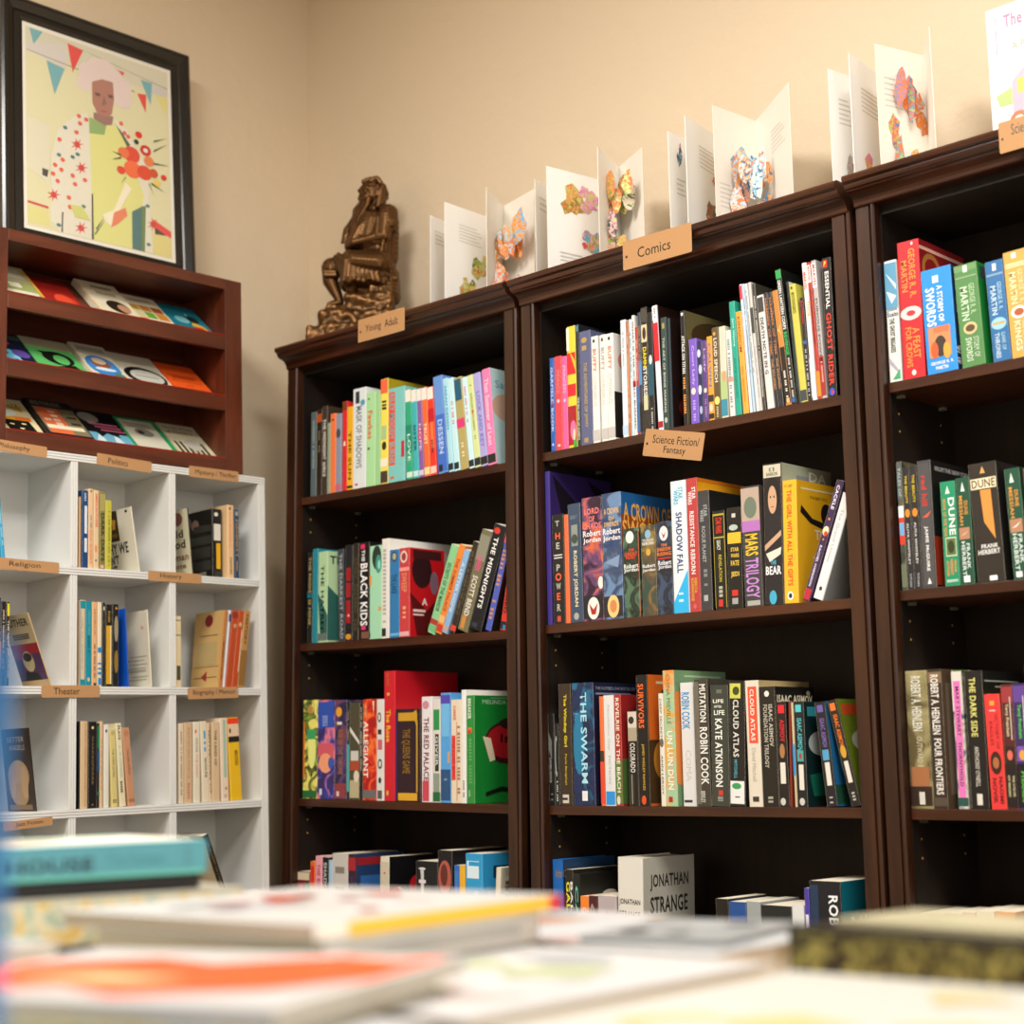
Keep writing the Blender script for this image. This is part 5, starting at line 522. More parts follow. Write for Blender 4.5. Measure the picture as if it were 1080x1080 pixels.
('F3',0.0409,0.127,0.018,0.0246,0.2228,0.143,0,'d8dcd4',[('r',0.02,0.6,0.98,0.98,'5a98b8'),('p','d8ecf0',((0.1,0.9),(0.9,0.8),(0.9,0.75))),('p','d8ecf0',((0.1,0.75),(0.9,0.7),(0.5,0.64))),('t','John',0.1,0.575,0.9,0.605,'283868','h',1),('t','Scalzi',0.1,0.535,0.95,0.57,'283868','h',1),('t','THE GHOST BRIGADES',0.25,0.24,0.65,0.52,'505050','v',1),('p','a8a0b0',((0.1,0.15),(0.9,0.05),(0.9,0.08),(0.1,0.2))),('p','40a070',((0.3,0.02),(0.9,0.1),(0.9,0.02)))],'blue and white paperback at the far left end, top shelf of right bookcase','books on the top shelf of the right bookcase',{}),
('F3',0.0686,0.127,0.018,0.0431,0.2504,0.165,0,'cc1c28',[('t','GEORGE R. R.',0.5,0.58,0.8,0.94,'c8903c','v',1),('t','MARTIN',0.15,0.63,0.42,0.86,'c8903c','v',1),('t','A FEAST',0.52,0.14,0.85,0.36,'c8903c','v',1),('t','FOR CROWS',0.2,0.08,0.48,0.37,'c8903c','v',1),('e',0.5,0.47,0.48,0.05,'f0c8c8'),('e',0.5,0.47,0.2,0.02,'c83038'),('e',0.5,0.04,0.1,0.02,'f0d8d0'),('e',0.7,0.975,0.05,0.012,'f0e8e8')],'thick red hardback with gold lettering, top shelf of right bookcase','books on the top shelf of the right bookcase',{'cc': '7c1418','h': 'hard','cv': [('r',0.0,0.93,1,0.955,'d8a898'),('e',0.25,0.8,0.2,0.12,'a06830'),('e',0.25,0.8,0.14,0.08,'7c1418')]}),
('F3',0.1155,0.127,0.018,0.0584,0.1879,0.108,-1.1,'1e8ce0',[('t','A STORM OF',0.5,0.48,0.68,0.83,'f4f4f0','v',1),('t','SWORDS',0.12,0.45,0.42,0.82,'f4f4f0','v',1),('r',0.38,0.86,0.58,0.93,'c8e0f0'),('r',0.12,0.15,0.85,0.44,'c88858'),('r',0.3,0.38,0.8,0.44,'e07048'),('e',0.5,0.25,0.2,0.1,'382c24'),('e',0.3,0.22,0.12,0.08,'d85828'),('e',0.7,0.2,0.12,0.08,'e0a040'),('t','GEORGE R. R.',0.15,0.08,0.9,0.11,'f0f4f4','h',1),('t','MARTIN',0.3,0.03,0.7,0.065,'f0f4f4','h',1)],'thick bright blue worn paperback with pictured armies, top shelf of right bookcase','books on the top shelf of the right bookcase',{'cc': '183858','cv': [('r',0.1,0.55,0.8,0.7,'e0e4e8'),('t','GAS',0.0,0.05,0.9,0.25,'d8dce0','v',1)]}),
('F3',0.182,0.127,0.018,0.0432,0.1823,0.108,-2.02,'4e8448',[('r',0.02,0.93,0.98,0.99,'68945c'),('r',0.4,0.92,0.58,0.985,'f0f0e8'),('g',0.05,0.86,0.95,0.88,'a8c098'),('t','GEORGE R. R.',0.58,0.5,0.82,0.8,'a8c89c','v',1),('t','MARTIN',0.2,0.45,0.52,0.78,'c8dcc0','v',1),('e',0.5,0.37,0.3,0.06,'c8b888'),('e',0.5,0.37,0.2,0.035,'58401c'),('t','STORM OF',0.58,0.08,0.82,0.28,'b8d0b0','v',1),('t','SWORDS',0.25,0.05,0.52,0.28,'c8dcc0','v',1)],'thick moss green paperback with pale lettering, top shelf of right bookcase','books on the top shelf of the right bookcase',{'cc': '1c8a34','cv': [('r',0.1,0.85,0.9,0.97,'404850')]}),
('F3',0.239,0.127,0.018,0.0329,0.176,0.107,-1.81,'2268a0',[('r',0.42,0.9,0.62,0.97,'f0f0f0'),('g',0.05,0.85,0.95,0.87,'a0c0d8'),('t','GEORGE R. R.',0.58,0.5,0.82,0.78,'98c0d8','v',1),('t','MARTIN',0.2,0.46,0.5,0.75,'c0d8e8','v',1),('e',0.5,0.37,0.42,0.06,'90c8e0'),('r',0.15,0.36,0.85,0.385,'c8a060'),('t','GAME OF',0.58,0.1,0.8,0.28,'98c0d8','v',1),('t','THRONES',0.22,0.03,0.48,0.28,'c0d8e8','v',1)],'blue pocket paperback with silver sword band, top shelf of right bookcase','books on the top shelf of the right bookcase',{}),
('F3',0.2729,0.127,0.018,0.0404,0.1849,0.113,-1.77,'cca048',[('r',0.38,0.93,0.58,0.98,'f0f0e8'),('g',0.08,0.84,0.92,0.89,'e8d8a8'),('t','GEORGE R. R.',0.58,0.5,0.8,0.82,'e8d098','v',1),('t','MARTIN',0.2,0.5,0.5,0.8,'f0e0b0','v',1),('e',0.5,0.42,0.35,0.06,'f0e8d8'),('e',0.5,0.42,0.22,0.035,'a85028'),('t','CLASH OF',0.6,0.08,0.82,0.34,'e8d098','v',1),('t','KINGS',0.25,0.06,0.52,0.34,'f0e4c0','v',1)],'gold pocket paperback cut by the right picture edge, top shelf of right bookcase','books on the top shelf of the right bookcase',{}),
('F3',0.0446,-0.244,0.018,0.0105,0.2275,0.146,0,'art:4a5040,6a6048,303828,25',[('r',0.02,0.7,0.98,0.99,'58605c'),('t','TALES OF',0.2,0.72,0.7,0.95,'a8b0b0','v',1),('r',0.02,0.55,0.98,0.65,'e8e4e0'),('r',0.02,0.35,0.98,0.56,'d03c28'),('r',0.1,0.42,0.9,0.52,'68a8d8'),('r',0.02,0.02,0.98,0.2,'687058')],'paperback with red and blue picture at the left end, second shelf of right bookcase','books on the second shelf of the right bookcase',{}),
('F3',0.0557,-0.244,0.018,0.0129,0.2154,0.138,0,'1e1e22',[('t','THE BEAUTY',0.3,0.7,0.65,0.93,'d8c020','v',1),('e',0.5,0.62,0.35,0.035,'e08820'),('t','ALIYA WHITELEY',0.3,0.2,0.6,0.54,'d8d8d8','v',1),('t','TITAN',0.35,0.02,0.65,0.13,'a8b0b8','v',1)],'black paperback with yellow title, left of a matching pair, second shelf of right bookcase','books on the second shelf of the right bookcase',{}),
('F3',0.0695,-0.244,0.018,0.0143,0.2154,0.138,0,'1e1e22',[('t','THE BEAUTY',0.3,0.7,0.65,0.93,'d8c020','v',1),('e',0.5,0.62,0.35,0.035,'e08820'),('t','ALIYA WHITELEY',0.3,0.2,0.6,0.54,'d8d8d8','v',1),('t','TITAN',0.35,0.02,0.65,0.13,'a8b0b8','v',1)],'black paperback with yellow title, right of a matching pair, second shelf of right bookcase','books on the second shelf of the right bookcase',{}),
('F3',0.0847,-0.244,0.018,0.0262,0.2225,0.145,0,'3c3c3e',[('r',0.1,0.02,0.9,0.98,'48484a'),('t','red hill',0.25,0.64,0.65,0.88,'c83028','v',1),('p','d85838',((0.2,0.55),(0.9,0.6),(0.6,0.55))),('t','JAMIE McGUIRE',0.3,0.13,0.6,0.48,'e8e8e8','v',1),('p','e8e8e8',((0.35,0.03),(0.65,0.03),(0.5,0.08)))],'dark grey paperback with red vertical title, second shelf of right bookcase','books on the second shelf of the right bookcase',{'cc': '161414','cv': [('t','FROM THE NEW YORK',0.1,0.92,0.95,0.955,'d0d0d0','h',0),('r',0,0.02,1,0.4,'a02c14'),('r',0.2,0.1,0.4,0.2,'d8c8b8')]}),
('F3',0.1263,-0.244,0.018,0.028,0.1799,0.11,0,'0e8c62',[('p','d8e8d8',((0.35,0.88),(0.65,0.88),(0.5,0.96))),('t','DUNE',0.5,0.48,0.9,0.84,'f0f4ec','v',1),('t','BOOK OF THE YEAR',0.15,0.47,0.35,0.83,'d89848','v',1),('r',0.2,0.28,0.9,0.46,'d8d8c0'),('r',0.24,0.29,0.86,0.45,'587038'),('e',0.55,0.37,0.22,0.06,'283818'),('t','FRANK',0.7,0.12,0.85,0.24,'e8a060','v',1),('t','HERBERT',0.45,0.1,0.62,0.25,'e8a060','v',1),('t','AUTHOR',0.2,0.09,0.37,0.24,'e8a060','v',1),('g',0.15,0.02,0.9,0.06,'d8e8d8')],'emerald green pocket book with white title, second shelf of right bookcase','books on the second shelf of the right bookcase',{}),
('F3',0.1558,-0.244,0.018,0.0255,0.1827,0.111,0,'0c4a34',[('p','d8e8d8',((0.35,0.87),(0.65,0.87),(0.5,0.96))),('t','DUNE',0.55,0.65,0.8,0.78,'d8943c','v',1),('t','MESSIAH',0.2,0.55,0.45,0.83,'d8943c','v',1),('r',0.1,0.42,0.85,0.53,'b08060'),('p','e8e8e8',((0.2,0.45),(0.8,0.5),(0.5,0.47))),('t','FRANK',0.55,0.14,0.8,0.38,'d0e0d8','v',1),('t','HERBERT',0.22,0.08,0.48,0.4,'d0e0d8','v',1),('r',0.25,0.02,0.7,0.08,'f0f0f0')],'dark green pocket book beside an emerald one, second shelf of right bookcase','books on the second shelf of the right bookcase',{}),
('F3',0.1865,-0.244,0.018,0.0505,0.2028,0.15,-1.57,'241e16',[('p','d0a058',((0.4,0.91),(0.6,0.91),(0.5,0.97))),('r',0.04,0.78,0.96,0.87,'e8dcb8'),('t','DUNE',0.08,0.79,0.92,0.86,'584830','h',1),('p','dc9040',((0.36,0.77),(0.74,0.77),(0.78,0.35),(0.42,0.5))),('t','FRANK',0.25,0.28,0.85,0.315,'e8e8e4','h',1),('t','HERBERT',0.12,0.23,0.9,0.27,'e8e8e4','h',1),('r',0.45,0.01,0.72,0.05,'f0f0ec')],'thick black paperback with orange dune picture, second shelf of right bookcase','books on the second shelf of the right bookcase',{'cc': '201c1a'}),
('F3',0.2509,-0.244,0.018,0.0273,0.1863,0.119,-1.86,'0c4a34',[('p','d8e8d8',((0.3,0.87),(0.6,0.87),(0.45,0.96))),('t','DUNE',0.55,0.65,0.8,0.8,'d8943c','v',1),('t','MESSIAH',0.2,0.55,0.45,0.83,'d8943c','v',1),('r',0.1,0.42,0.9,0.54,'b08060'),('p','e8e8e8',((0.2,0.46),(0.8,0.51),(0.5,0.47))),('t','FRANK',0.55,0.14,0.8,0.4,'d0e0d8','v',1),('t','HERBERT',0.2,0.08,0.48,0.41,'d0e0d8','v',1),('r',0.2,0.02,0.6,0.07,'f0f0f0')],'dark green pocket book right of the thick black one, second shelf of right bookcase','books on the second shelf of the right bookcase',{}),
('F3',0.2788,-0.244,0.018,0.0226,0.1828,0.111,0,'c02c28',[('t','CHILDREN',0.25,0.3,0.75,0.8,'f0d8c0','v',1)],'red pocket book cut by the right picture edge, second shelf of right bookcase','books on the second shelf of the right bookcase',{}),
('F3',0.0398,-0.6178,0.018,0.0418,0.2336,0.15,0,'art:8c8458,a89c70,5c5030,14',[('t','ROBERT A. HEINLEIN',0.25,0.56,0.7,0.96,'d8d8cc','v',1),('t','OUTWARD BOUND',0.4,0.18,0.65,0.52,'c0b898','v',1),('r',0.02,0.02,0.98,0.16,'2c1c14'),('r',0.1,0.16,0.9,0.3,'a06840'),('r',0.4,0.03,0.65,0.12,'d0ccc0')],'thick olive tan paperback with white capitals, third shelf of right bookcase','books on the third shelf of the right bookcase',{}),
('F3',0.0826,-0.6177,0.018,0.0269,0.2344,0.12,0,'302418',[('r',0.02,0.9,0.98,0.98,'7c6448'),('t','ROBERT A. HEINLEIN',0.2,0.53,0.75,0.96,'e8e4dc','v',1),('t','FOUR FRONTIERS',0.25,0.1,0.75,0.5,'e8e4dc','v',1),('r',0.02,0.02,0.98,0.08,'504438')],'thick dark brown paperback with white capitals, third shelf of right bookcase','books on the third shelf of the right bookcase',{'cc': '5c4834','cv': [('r',0.1,0.1,0.5,0.9,'7c6c5c'),('r',0.5,0.0,0.9,0.2,'1c1410')]}),
('F3',0.1232,-0.6175,0.026,0.0194,0.2311,0.148,0,'art:d8d0c0,486830,285870,16',[('r',0.02,0.7,0.98,0.99,'d8d4c8'),('r',0.15,0.08,0.8,0.92,'e274b8'),('t','MARY STEWART',0.32,0.52,0.66,0.88,'58304c','v',1),('t','THORNYHOLD',0.32,0.16,0.66,0.48,'58304c','v',1),('r',0.02,0.02,0.98,0.08,'205048')],'paperback with a pink spine label, third shelf of right bookcase','books on the third shelf of the right bookcase',{}),
('F3',0.1511,-0.6174,0.018,0.0327,0.2281,0.145,0,'12100e',[('t','THE DARK SIDE',0.25,0.52,0.6,0.95,'dcd878','v',1),('t',"ANTHONY O'NEILL",0.35,0.16,0.6,0.45,'e0dcd0','v',0),('r',0.35,0.03,0.65,0.11,'d8d4c8')],'black paperback with pale yellow capitals, third shelf of right bookcase','books on the third shelf of the right bookcase',{'cc': '100e0c','cv': [('r',0.05,0.92,0.9,0.93,'b0b0a8'),('r',0.3,0.88,0.9,0.89,'b0b0a8'),('r',0.1,0.82,0.45,0.83,'c0c0b8')]}),
('F3',0.1871,-0.6173,0.018,0.0278,0.1879,0.12,-0.84,'e23838',[('r',0.35,0.9,0.65,0.94,'e8a038'),('r',0.3,0.85,0.7,0.86,'f0c8c0'),('t','VICTORY OF',0.6,0.52,0.8,0.83,'802024','v',0),('t','EAGLES',0.25,0.55,0.45,0.76,'802024','v',0),('e',0.5,0.4,0.35,0.1,'381c14'),('e',0.5,0.4,0.2,0.05,'a86838'),('t','NAOMI',0.6,0.05,0.85,0.28,'701c20','v',1),('t','NOVIK',0.2,0.05,0.45,0.27,'701c20','v',1)],'red pocket paperback with a dark beast emblem, third shelf of right bookcase','books on the third shelf of the right bookcase',{'cp': 'c8c060'}),
('F3',0.2154,-0.6171,0.018,0.0196,0.2029,0.13,0,'521c1c',[('r',0.02,0.85,0.98,0.98,'983438'),('r',0.72,0.55,0.8,0.9,'d8d0c8'),('t','Terry Pratchett',0.25,0.58,0.6,0.84,'d8cfa0','v',1),('r',0.1,0.36,0.9,0.5,'201a10'),('e',0.5,0.43,0.25,0.04,'d86858'),('r',0.02,0.02,0.98,0.36,'1a1412'),('t','THE COLOR',0.6,0.1,0.8,0.27,'d8cfa0','v',1),('t','OF MAGIC',0.2,0.1,0.4,0.27,'d8cfa0','v',1)],'dark red and black pocket paperback, third shelf of right bookcase','books on the third shelf of the right bookcase',{}),
('F3',0.2356,-0.6171,0.018,0.0228,0.2034,0.13,0,'38245c',[('r',0.02,0.85,0.98,0.98,'604090'),('t','Terry Pratchett',0.25,0.56,0.6,0.83,'58d048','v',1),('r',0.75,0.5,0.82,0.9,'d8d0d8'),('r',0.1,0.38,0.9,0.5,'7850a8'),('e',0.5,0.43,0.25,0.04,'e0a040'),('r',0.02,0.02,0.98,0.36,'141018'),('t','PYRAMIDS',0.3,0.06,0.6,0.3,'58d048','v',1)],'purple and black pocket paperback with green name, third shelf of right bookcase','books on the third shelf of the right bookcase',{}),
('F3',0.2608,-0.617,0.018,0.022,0.233,0.149,-0.41,'2a94b8',[('r',0.05,0.84,0.9,0.97,'e8e8e0'),('e',0.45,0.9,0.25,0.04,'d8a040'),('g',0.3,0.2,0.7,0.75,'d0ecf0')],'tall turquoise blue book at the picture edge, third shelf of right bookcase','books on the third shelf of the right bookcase',{}),
('F3',0.0457,-0.985,0.018,0.0423,0.195,0.125,0,'dcd4c0',[],'cream pocket book at the left end, low shelf of right bookcase','books on the low shelf of the right bookcase',{}),
('F3',0.0902,-0.985,0.018,0.0306,0.1975,0.126,0,'d8c8a8',[],'tan pocket book, low shelf of right bookcase','books on the low shelf of the right bookcase',{}),
('F3',0.123,-0.985,0.018,0.0226,0.2003,0.128,0,'d0a8a8',[],'dusty pink pocket book, low shelf of right bookcase','books on the low shelf of the right bookcase',{}),
('F3',0.1479,-0.985,0.018,0.0318,0.2036,0.13,0,'e0d8c4',[],'ivory pocket book, low shelf of right bookcase','books on the low shelf of the right bookcase',{}),
('F3',0.1827,-0.985,0.018,0.0343,0.2046,0.131,0,'d88a38',[],'orange pocket book, low shelf of right bookcase','books on the low shelf of the right bookcase',{}),
('FC',-0.7008,-0.241,0.006,0.009,0.181,0.11,-6.01,'2f9cc4',[('g',0.35,0.2,0.65,0.8,'a8d8e8')],'bright blue paperback leaning at the left picture edge in the cubby under the Philosophy tag','books in the cubby under the Philosophy tag',{}),
('FC',-0.5152,-0.241,0.006,0.0051,0.1604,0.11,0,'c8a070',[],'tan edge of a book at the left end in the cubby under the Politics tag','books in the cubby under the Politics tag',{}),
('FC',-0.5082,-0.241,0.006,0.0164,0.1762,0.108,0,'18406c',[('r',0.4,0.44,0.8,0.8,'d8dce4'),('r',0.4,0.2,0.8,0.38,'d8dce4'),('g',0.35,0.86,0.65,0.97,'b0c8e0')],'navy paperback with white spine blocks in the cubby under the Politics tag','books in the cubby under the Politics tag',{}),
('FC',-0.4913,-0.241,0.006,0.0125,0.1812,0.111,0,'dcb890',[('g',0.35,0.5,0.65,0.7,'688078'),('t','SAUL ALINSKY',0.25,0.05,0.7,0.48,'e08048','v',1),('e',0.5,0.97,0.2,0.01,'484038')],'tan paperback with orange lettering in the cubby under the Politics tag','books in the cubby under the Politics tag',{}),
('FC',-0.4778,-0.241,0.006,0.0138,0.1793,0.109,0,'d8be94',[('t','AMERICAN',0.25,0.72,0.75,0.96,'e06848','v',1),('t','POWER',0.25,0.52,0.75,0.7,'e06848','v',1),('e',0.4,0.25,0.25,0.05,'e09050'),('e',0.4,0.1,0.15,0.015,'40584c')],'beige paperback with red capitals in the cubby under the Politics tag','books in the cubby under the Politics tag',{}),
('FC',-0.4625,-0.241,0.006,0.0142,0.1773,0.108,0,'80783c',[('r',0.02,0.75,0.98,0.97,'a09858'),('t','DARK DAYS',0.2,0.1,0.85,0.72,'2c2410','v',1),('r',0.2,0.01,0.7,0.05,'e8a8a0')],'dark olive paperback with brown lettering in the cubby under the Politics tag','books in the cubby under the Politics tag',{}),
('FC',-0.4478,-0.241,0.006,0.0165,0.1587,0.097,0,'bcb640',[('g',0.45,0.05,0.7,0.85,'787428')],'yellow green paperback in the cubby under the Politics tag','books in the cubby under the Politics tag',{}),
('FC',-0.3589,-0.241,0.006,0.0033,0.1515,0.138,-8.88,'ded6c4',[],'cream paperback leaning with black cover lettering in the cubby under the Politics tag','books in the cubby under the Politics tag',{'cc': 'e0dac8','cv': [('r',0.02,0.52,0.56,0.99,'3c2c10'),('p','c89020',((0.1,0.9),(0.5,0.85),(0.45,0.7),(0.15,0.75))),('e',0.3,0.76,0.08,0.06,'181008'),('r',0.05,0.58,0.5,0.64,'7c5c18'),('t','WHY WE',0.0,0.32,0.78,0.49,'14140f','h',1),('t',"CAN'T",0.0,0.17,0.46,0.31,'14140f','h',1),('t','WAIT',0.0,0.02,0.38,0.15,'14140f','h',1),('e',0.85,0.95,0.04,0.02,'302820')]}),
('FC',-0.2112,-0.241,0.006,0.003,0.1611,0.125,-5.36,'1c1a14',[],'cream covered paperback leaning left in the cubby under the Mystery tag','books in the cubby under the Mystery tag',{'cc': 'd0c8a8','cv': [('e',0.62,0.86,0.2,0.1,'885850'),('t','Cold',0.1,0.58,0.8,0.7,'1c241c','h',1),('t','Blood',0.05,0.42,0.85,0.55,'1c241c','h',1),('t','Truman',0.05,0.24,0.92,0.35,'78483c','h',1),('t','Capote',0.05,0.1,0.82,0.2,'78483c','h',1)]}),
('FC',-0.1436,-0.241,0.021,0.0283,0.1685,0.13,0,'14120e',[('e',0.4,0.92,0.2,0.03,'d8d8c8'),('r',0.15,0.54,0.85,0.78,'d4d0c4'),('r',0.4,0.13,0.82,0.5,'dca81c'),('r',0.2,0.02,0.8,0.1,'303028')],'black paperback with white and yellow spine labels in the cubby under the Mystery tag','books in the cubby under the Mystery tag',{'cc': '14110c','cv': [('e',0.15,0.85,0.18,0.1,'887080'),('e',0.45,0.8,0.12,0.08,'907060'),('r',0.3,0.5,0.98,0.62,'34342c'),('r',0.4,0.68,0.98,0.78,'30302a'),('r',0.2,0.3,0.95,0.46,'34342c'),('r',0.25,0.12,0.95,0.26,'34342c'),('r',0.6,0.02,0.8,0.1,'807c70')]}),
('FC',-0.1097,-0.241,0.006,0.0189,0.179,0.11,0,'e0b888',[('e',0.4,0.95,0.15,0.02,'302820'),('t','DASHIELL',0.3,0.4,0.55,0.9,'e08850','v',1),('g',0.35,0.05,0.65,0.28,'807058')],'tan paperback with orange lettering in the cubby under the Mystery tag','books in the cubby under the Mystery tag',{'cc': 'dcb888','cv': [('e',0.3,0.8,0.15,0.05,'d85038'),('e',0.4,0.2,0.15,0.04,'d86038'),('e',0.6,0.5,0.1,0.03,'b08858')]}),
('FC',-0.0887,-0.241,0.006,0.0131,0.1693,0.103,0,'1e4460',[('e',0.5,0.94,0.25,0.035,'a8a898'),('t','HAMMETT',0.3,0.3,0.7,0.85,'d0963c','v',1),('r',0.4,0.1,0.6,0.25,'c89038')],'blue paperback with orange lettering in the cubby under the Mystery tag','books in the cubby under the Mystery tag',{}),
('FC',-0.7105,-0.506,0.006,0.0093,0.1879,0.12,0,'38404c',[('r',0.02,0.2,0.98,0.5,'d87830')],'slate and orange paperback at the picture edge in the cubby under the Religion tag','books in the cubby under the Religion tag',{}),
('FC',-0.7008,-0.506,0.006,0.0107,0.1802,0.11,0,'101010',[('g',0.35,0.2,0.65,0.9,'c8b0a0')],'black paperback beside the yellow and black one in the cubby under the Religion tag','books in the cubby under the Religion tag',{}),
('FC',-0.6896,-0.506,0.006,0.0085,0.1795,0.109,0,'181816',[('r',0.3,0.83,0.9,0.98,'d8c820'),('t','THE NEW JERUSALEM',0.3,0.1,0.8,0.78,'e0e0d8','v',1)],'black paperback with a yellow label in the cubby under the Religion tag','books in the cubby under the Religion tag',{}),
('FC',-0.5823,-0.506,0.006,0.0026,0.1678,0.115,-19.96,'c8a878',[],'paperback leaning with red and purple cover in the cubby under the Religion tag','books in the cubby under the Religion tag',{'cc': 'd0bc90','cv': [('t','LUTHER',0.1,0.84,0.9,0.94,'303828','h',1),('g',0.2,0.66,0.8,0.74,'706850'),('r',0,0.46,1,0.6,'a81c28'),('r',0,0.1,1,0.46,'54305c'),('r',0.0,0.4,0.4,0.5,'a82030'),('e',0.5,0.36,0.2,0.14,'d0c090'),('e',0.5,0.42,0.16,0.06,'2c1c18'),('p','141010',((0.2,0.1),(0.8,0.1),(0.7,0.2),(0.3,0.22))),('r',0,0.0,1,0.1,'c8a878')]}),
('FC',-0.511,-0.506,0.006,0.0132,0.1923,0.123,0,'d4ba98',[('r',0.02,0.9,0.98,0.99,'148898'),('r',0.02,0.01,0.98,0.08,'148898'),('g',0.35,0.2,0.5,0.8,'889890'),('r',0.0,0.01,0.12,0.99,'148898')],'tan paperback framed in teal in the middle row cubby beside the History tag','books in the middle row cubby beside the History tag',{}),
('FC',-0.4972,-0.506,0.006,0.016,0.1897,0.121,0,'0a8898',[('t','GREEK FIRE',0.4,0.6,0.7,0.9,'70c0b8','v',0),('g',0.35,0.4,0.65,0.6,'085c68'),('e',0.5,0.08,0.2,0.025,'d8b888')],'plain teal paperback in the middle row cubby beside the History tag','books in the middle row cubby beside the History tag',{}),
('FC',-0.4808,-0.506,0.006,0.0134,0.1894,0.121,0,'daa878',[('t','SENECA',0.35,0.6,0.65,0.92,'886040','v',0),('r',0.3,0.0,0.8,0.04,'301c14'),('g',0.35,0.1,0.65,0.5,'886040')],'peach tan paperback in the middle row cubby beside the History tag','books in the middle row cubby beside the History tag',{}),
('FC',-0.4664,-0.506,0.006,0.0108,0.1894,0.121,0,'dcd0b4',[('r',0.02,0.4,0.98,0.46,'1c84c4'),('r',0.02,0.26,0.98,0.28,'1c84c4'),('r',0.02,0.2,0.98,0.22,'1c84c4'),('r',0.02,0.14,0.98,0.17,'1c84c4'),('r',0.1,0.02,0.8,0.1,'1c84c4')],'cream paperback with blue stripes in the middle row cubby beside the History tag','books in the middle row cubby beside the History tag',{}),
('FC',-0.4546,-0.506,0.006,0.0079,0.1885,0.121,0,'12100c',[('e',0.5,0.93,0.25,0.025,'c8c0b0'),('g',0.35,0.3,0.65,0.8,'484438')],'thin black paperback with white dot in the middle row cubby beside the History tag','books in the middle row cubby beside the History tag',{}),
('FC',-0.4462,-0.506,0.006,0.0168,0.1851,0.118,0,'12100c',[('r',0.1,0.03,0.75,0.74,'d0a01c'),('r',0.7,0.03,0.85,0.74,'e8dcb0'),('g',0.35,0.78,0.65,0.92,'a08028')],'black topped yellow paperback in the middle row cubby beside the History tag','books in the middle row cubby beside the History tag',{}),
('FC',-0.4289,-0.506,0.006,0.0164,0.1863,0.119,0,'14120e',[('e',0.6,0.7,0.3,0.16,'988c68'),('e',0.6,0.3,0.3,0.14,'8c6c28'),('e',0.6,0.95,0.15,0.015,'d89030')],'black paperback with two tan ovals in the middle row cubby beside the History tag','books in the middle row cubby beside the History tag',{}),
('FC',-0.3828,-0.506,0.014,0.003,0.1789,0.11,-2.87,'1050b8',[],'royal blue paperback with black brush lettering in the middle row cubby beside the History tag','books in the middle row cubby beside the History tag',{'cc': '1058c8','cv': [('t','such',0.02,0.1,0.5,0.5,'0c0c14','v',1),('t','day',0.3,0.6,0.6,0.8,'0c0c14','v',1)]}),
('FC',-0.3265,-0.506,0.006,0.0031,0.1777,0.112,-3.89,'e0d8c0',[],'cream paperback leaning left with small print in the middle row cubby beside the History tag','books in the middle row cubby beside the History tag',{'cc': 'dcd4bc','cv': [('g',0.1,0.2,0.85,0.24,'a8a084'),('r',0.2,0.25,0.85,0.26,'a09878'),('r',0.25,0.3,0.9,0.31,'a09878'),('r',0.2,0.35,0.8,0.36,'a09878'),('r',0.3,0.4,0.9,0.41,'a09878'),('r',0.2,0.1,0.85,0.11,'a09878'),('r',0.3,0.14,0.9,0.15,'a09878'),('e',0.8,0.78,0.05,0.02,'e0a890')]}),
('FC',-0.2602,-0.506,0.006,0.0165,0.1659,0.1,0,'d8c498',[('r',0.02,0.93,0.98,0.95,'789080'),('r',0.02,0.72,0.98,0.74,'789080'),('r',0.2,0.1,0.8,0.3,'404838')],'thin beige paperback half hidden behind the divider in the middle row right cubby','books in the middle row right cubby',{}),
('FC',-0.1401,-0.506,0.006,0.0122,0.1857,0.115,5.55,'b87838',[('g',0.35,0.1,0.65,0.6,'583818')],'tan paperback with a red flower cover leaning right in the middle row right cubby','books in the middle row right cubby',{'cc': 'c8a468','cv': [('e',0.5,0.88,0.14,0.08,'801c28'),('r',0.2,0.68,0.85,0.69,'403424'),('e',0.4,0.2,0.0,0.0,'a02030'),('p','9c1c30',((0.35,0.14),(0.55,0.22),(0.55,0.08))),('r',0.1,0.13,0.9,0.14,'60482c'),('r',0.05,0.27,0.95,0.28,'8c7040'),('r',0.15,0.3,0.85,0.6,'b8a06c')]}),
('FC',-0.1272,-0.506,0.006,0.0067,0.1867,0.119,6.45,'d0d4d8',[('r',0.02,0.85,0.98,0.95,'384c78')],'thin white and blue paperback leaning right in the middle row right cubby','books in the middle row right cubby',{}),
('FC',-0.12,-0.506,0.006,0.0179,0.186,0.119,7.22,'b44820',[('r',0.02,0.9,0.98,0.98,'903018'),('e',0.6,0.8,0.2,0.03,'c8a070')],'rust red paperback leaning right, left of a pair in the middle row right cubby','books in the middle row right cubby',{}),
('FC',-0.1014,-0.506,0.006,0.0163,0.1864,0.119,7.16,'b8481c',[('r',0.8,0.2,0.95,0.75,'e0c8a8'),('e',0.5,0.82,0.25,0.03,'c8b078')],'rust red paperback leaning right, right of a pair in the middle row right cubby','books in the middle row right cubby',{}),
('FC',-0.0838,-0.506,0.006,0.0187,0.1868,0.12,7.08,'b48448',[('t','HISTORY',0.3,0.55,0.7,0.95,'503818','v',1),('r',0.02,0.02,0.98,0.48,'8c6430')],'tan paperback at the right end leaning right in the middle row right cubby','books in the middle row right cubby',{}),
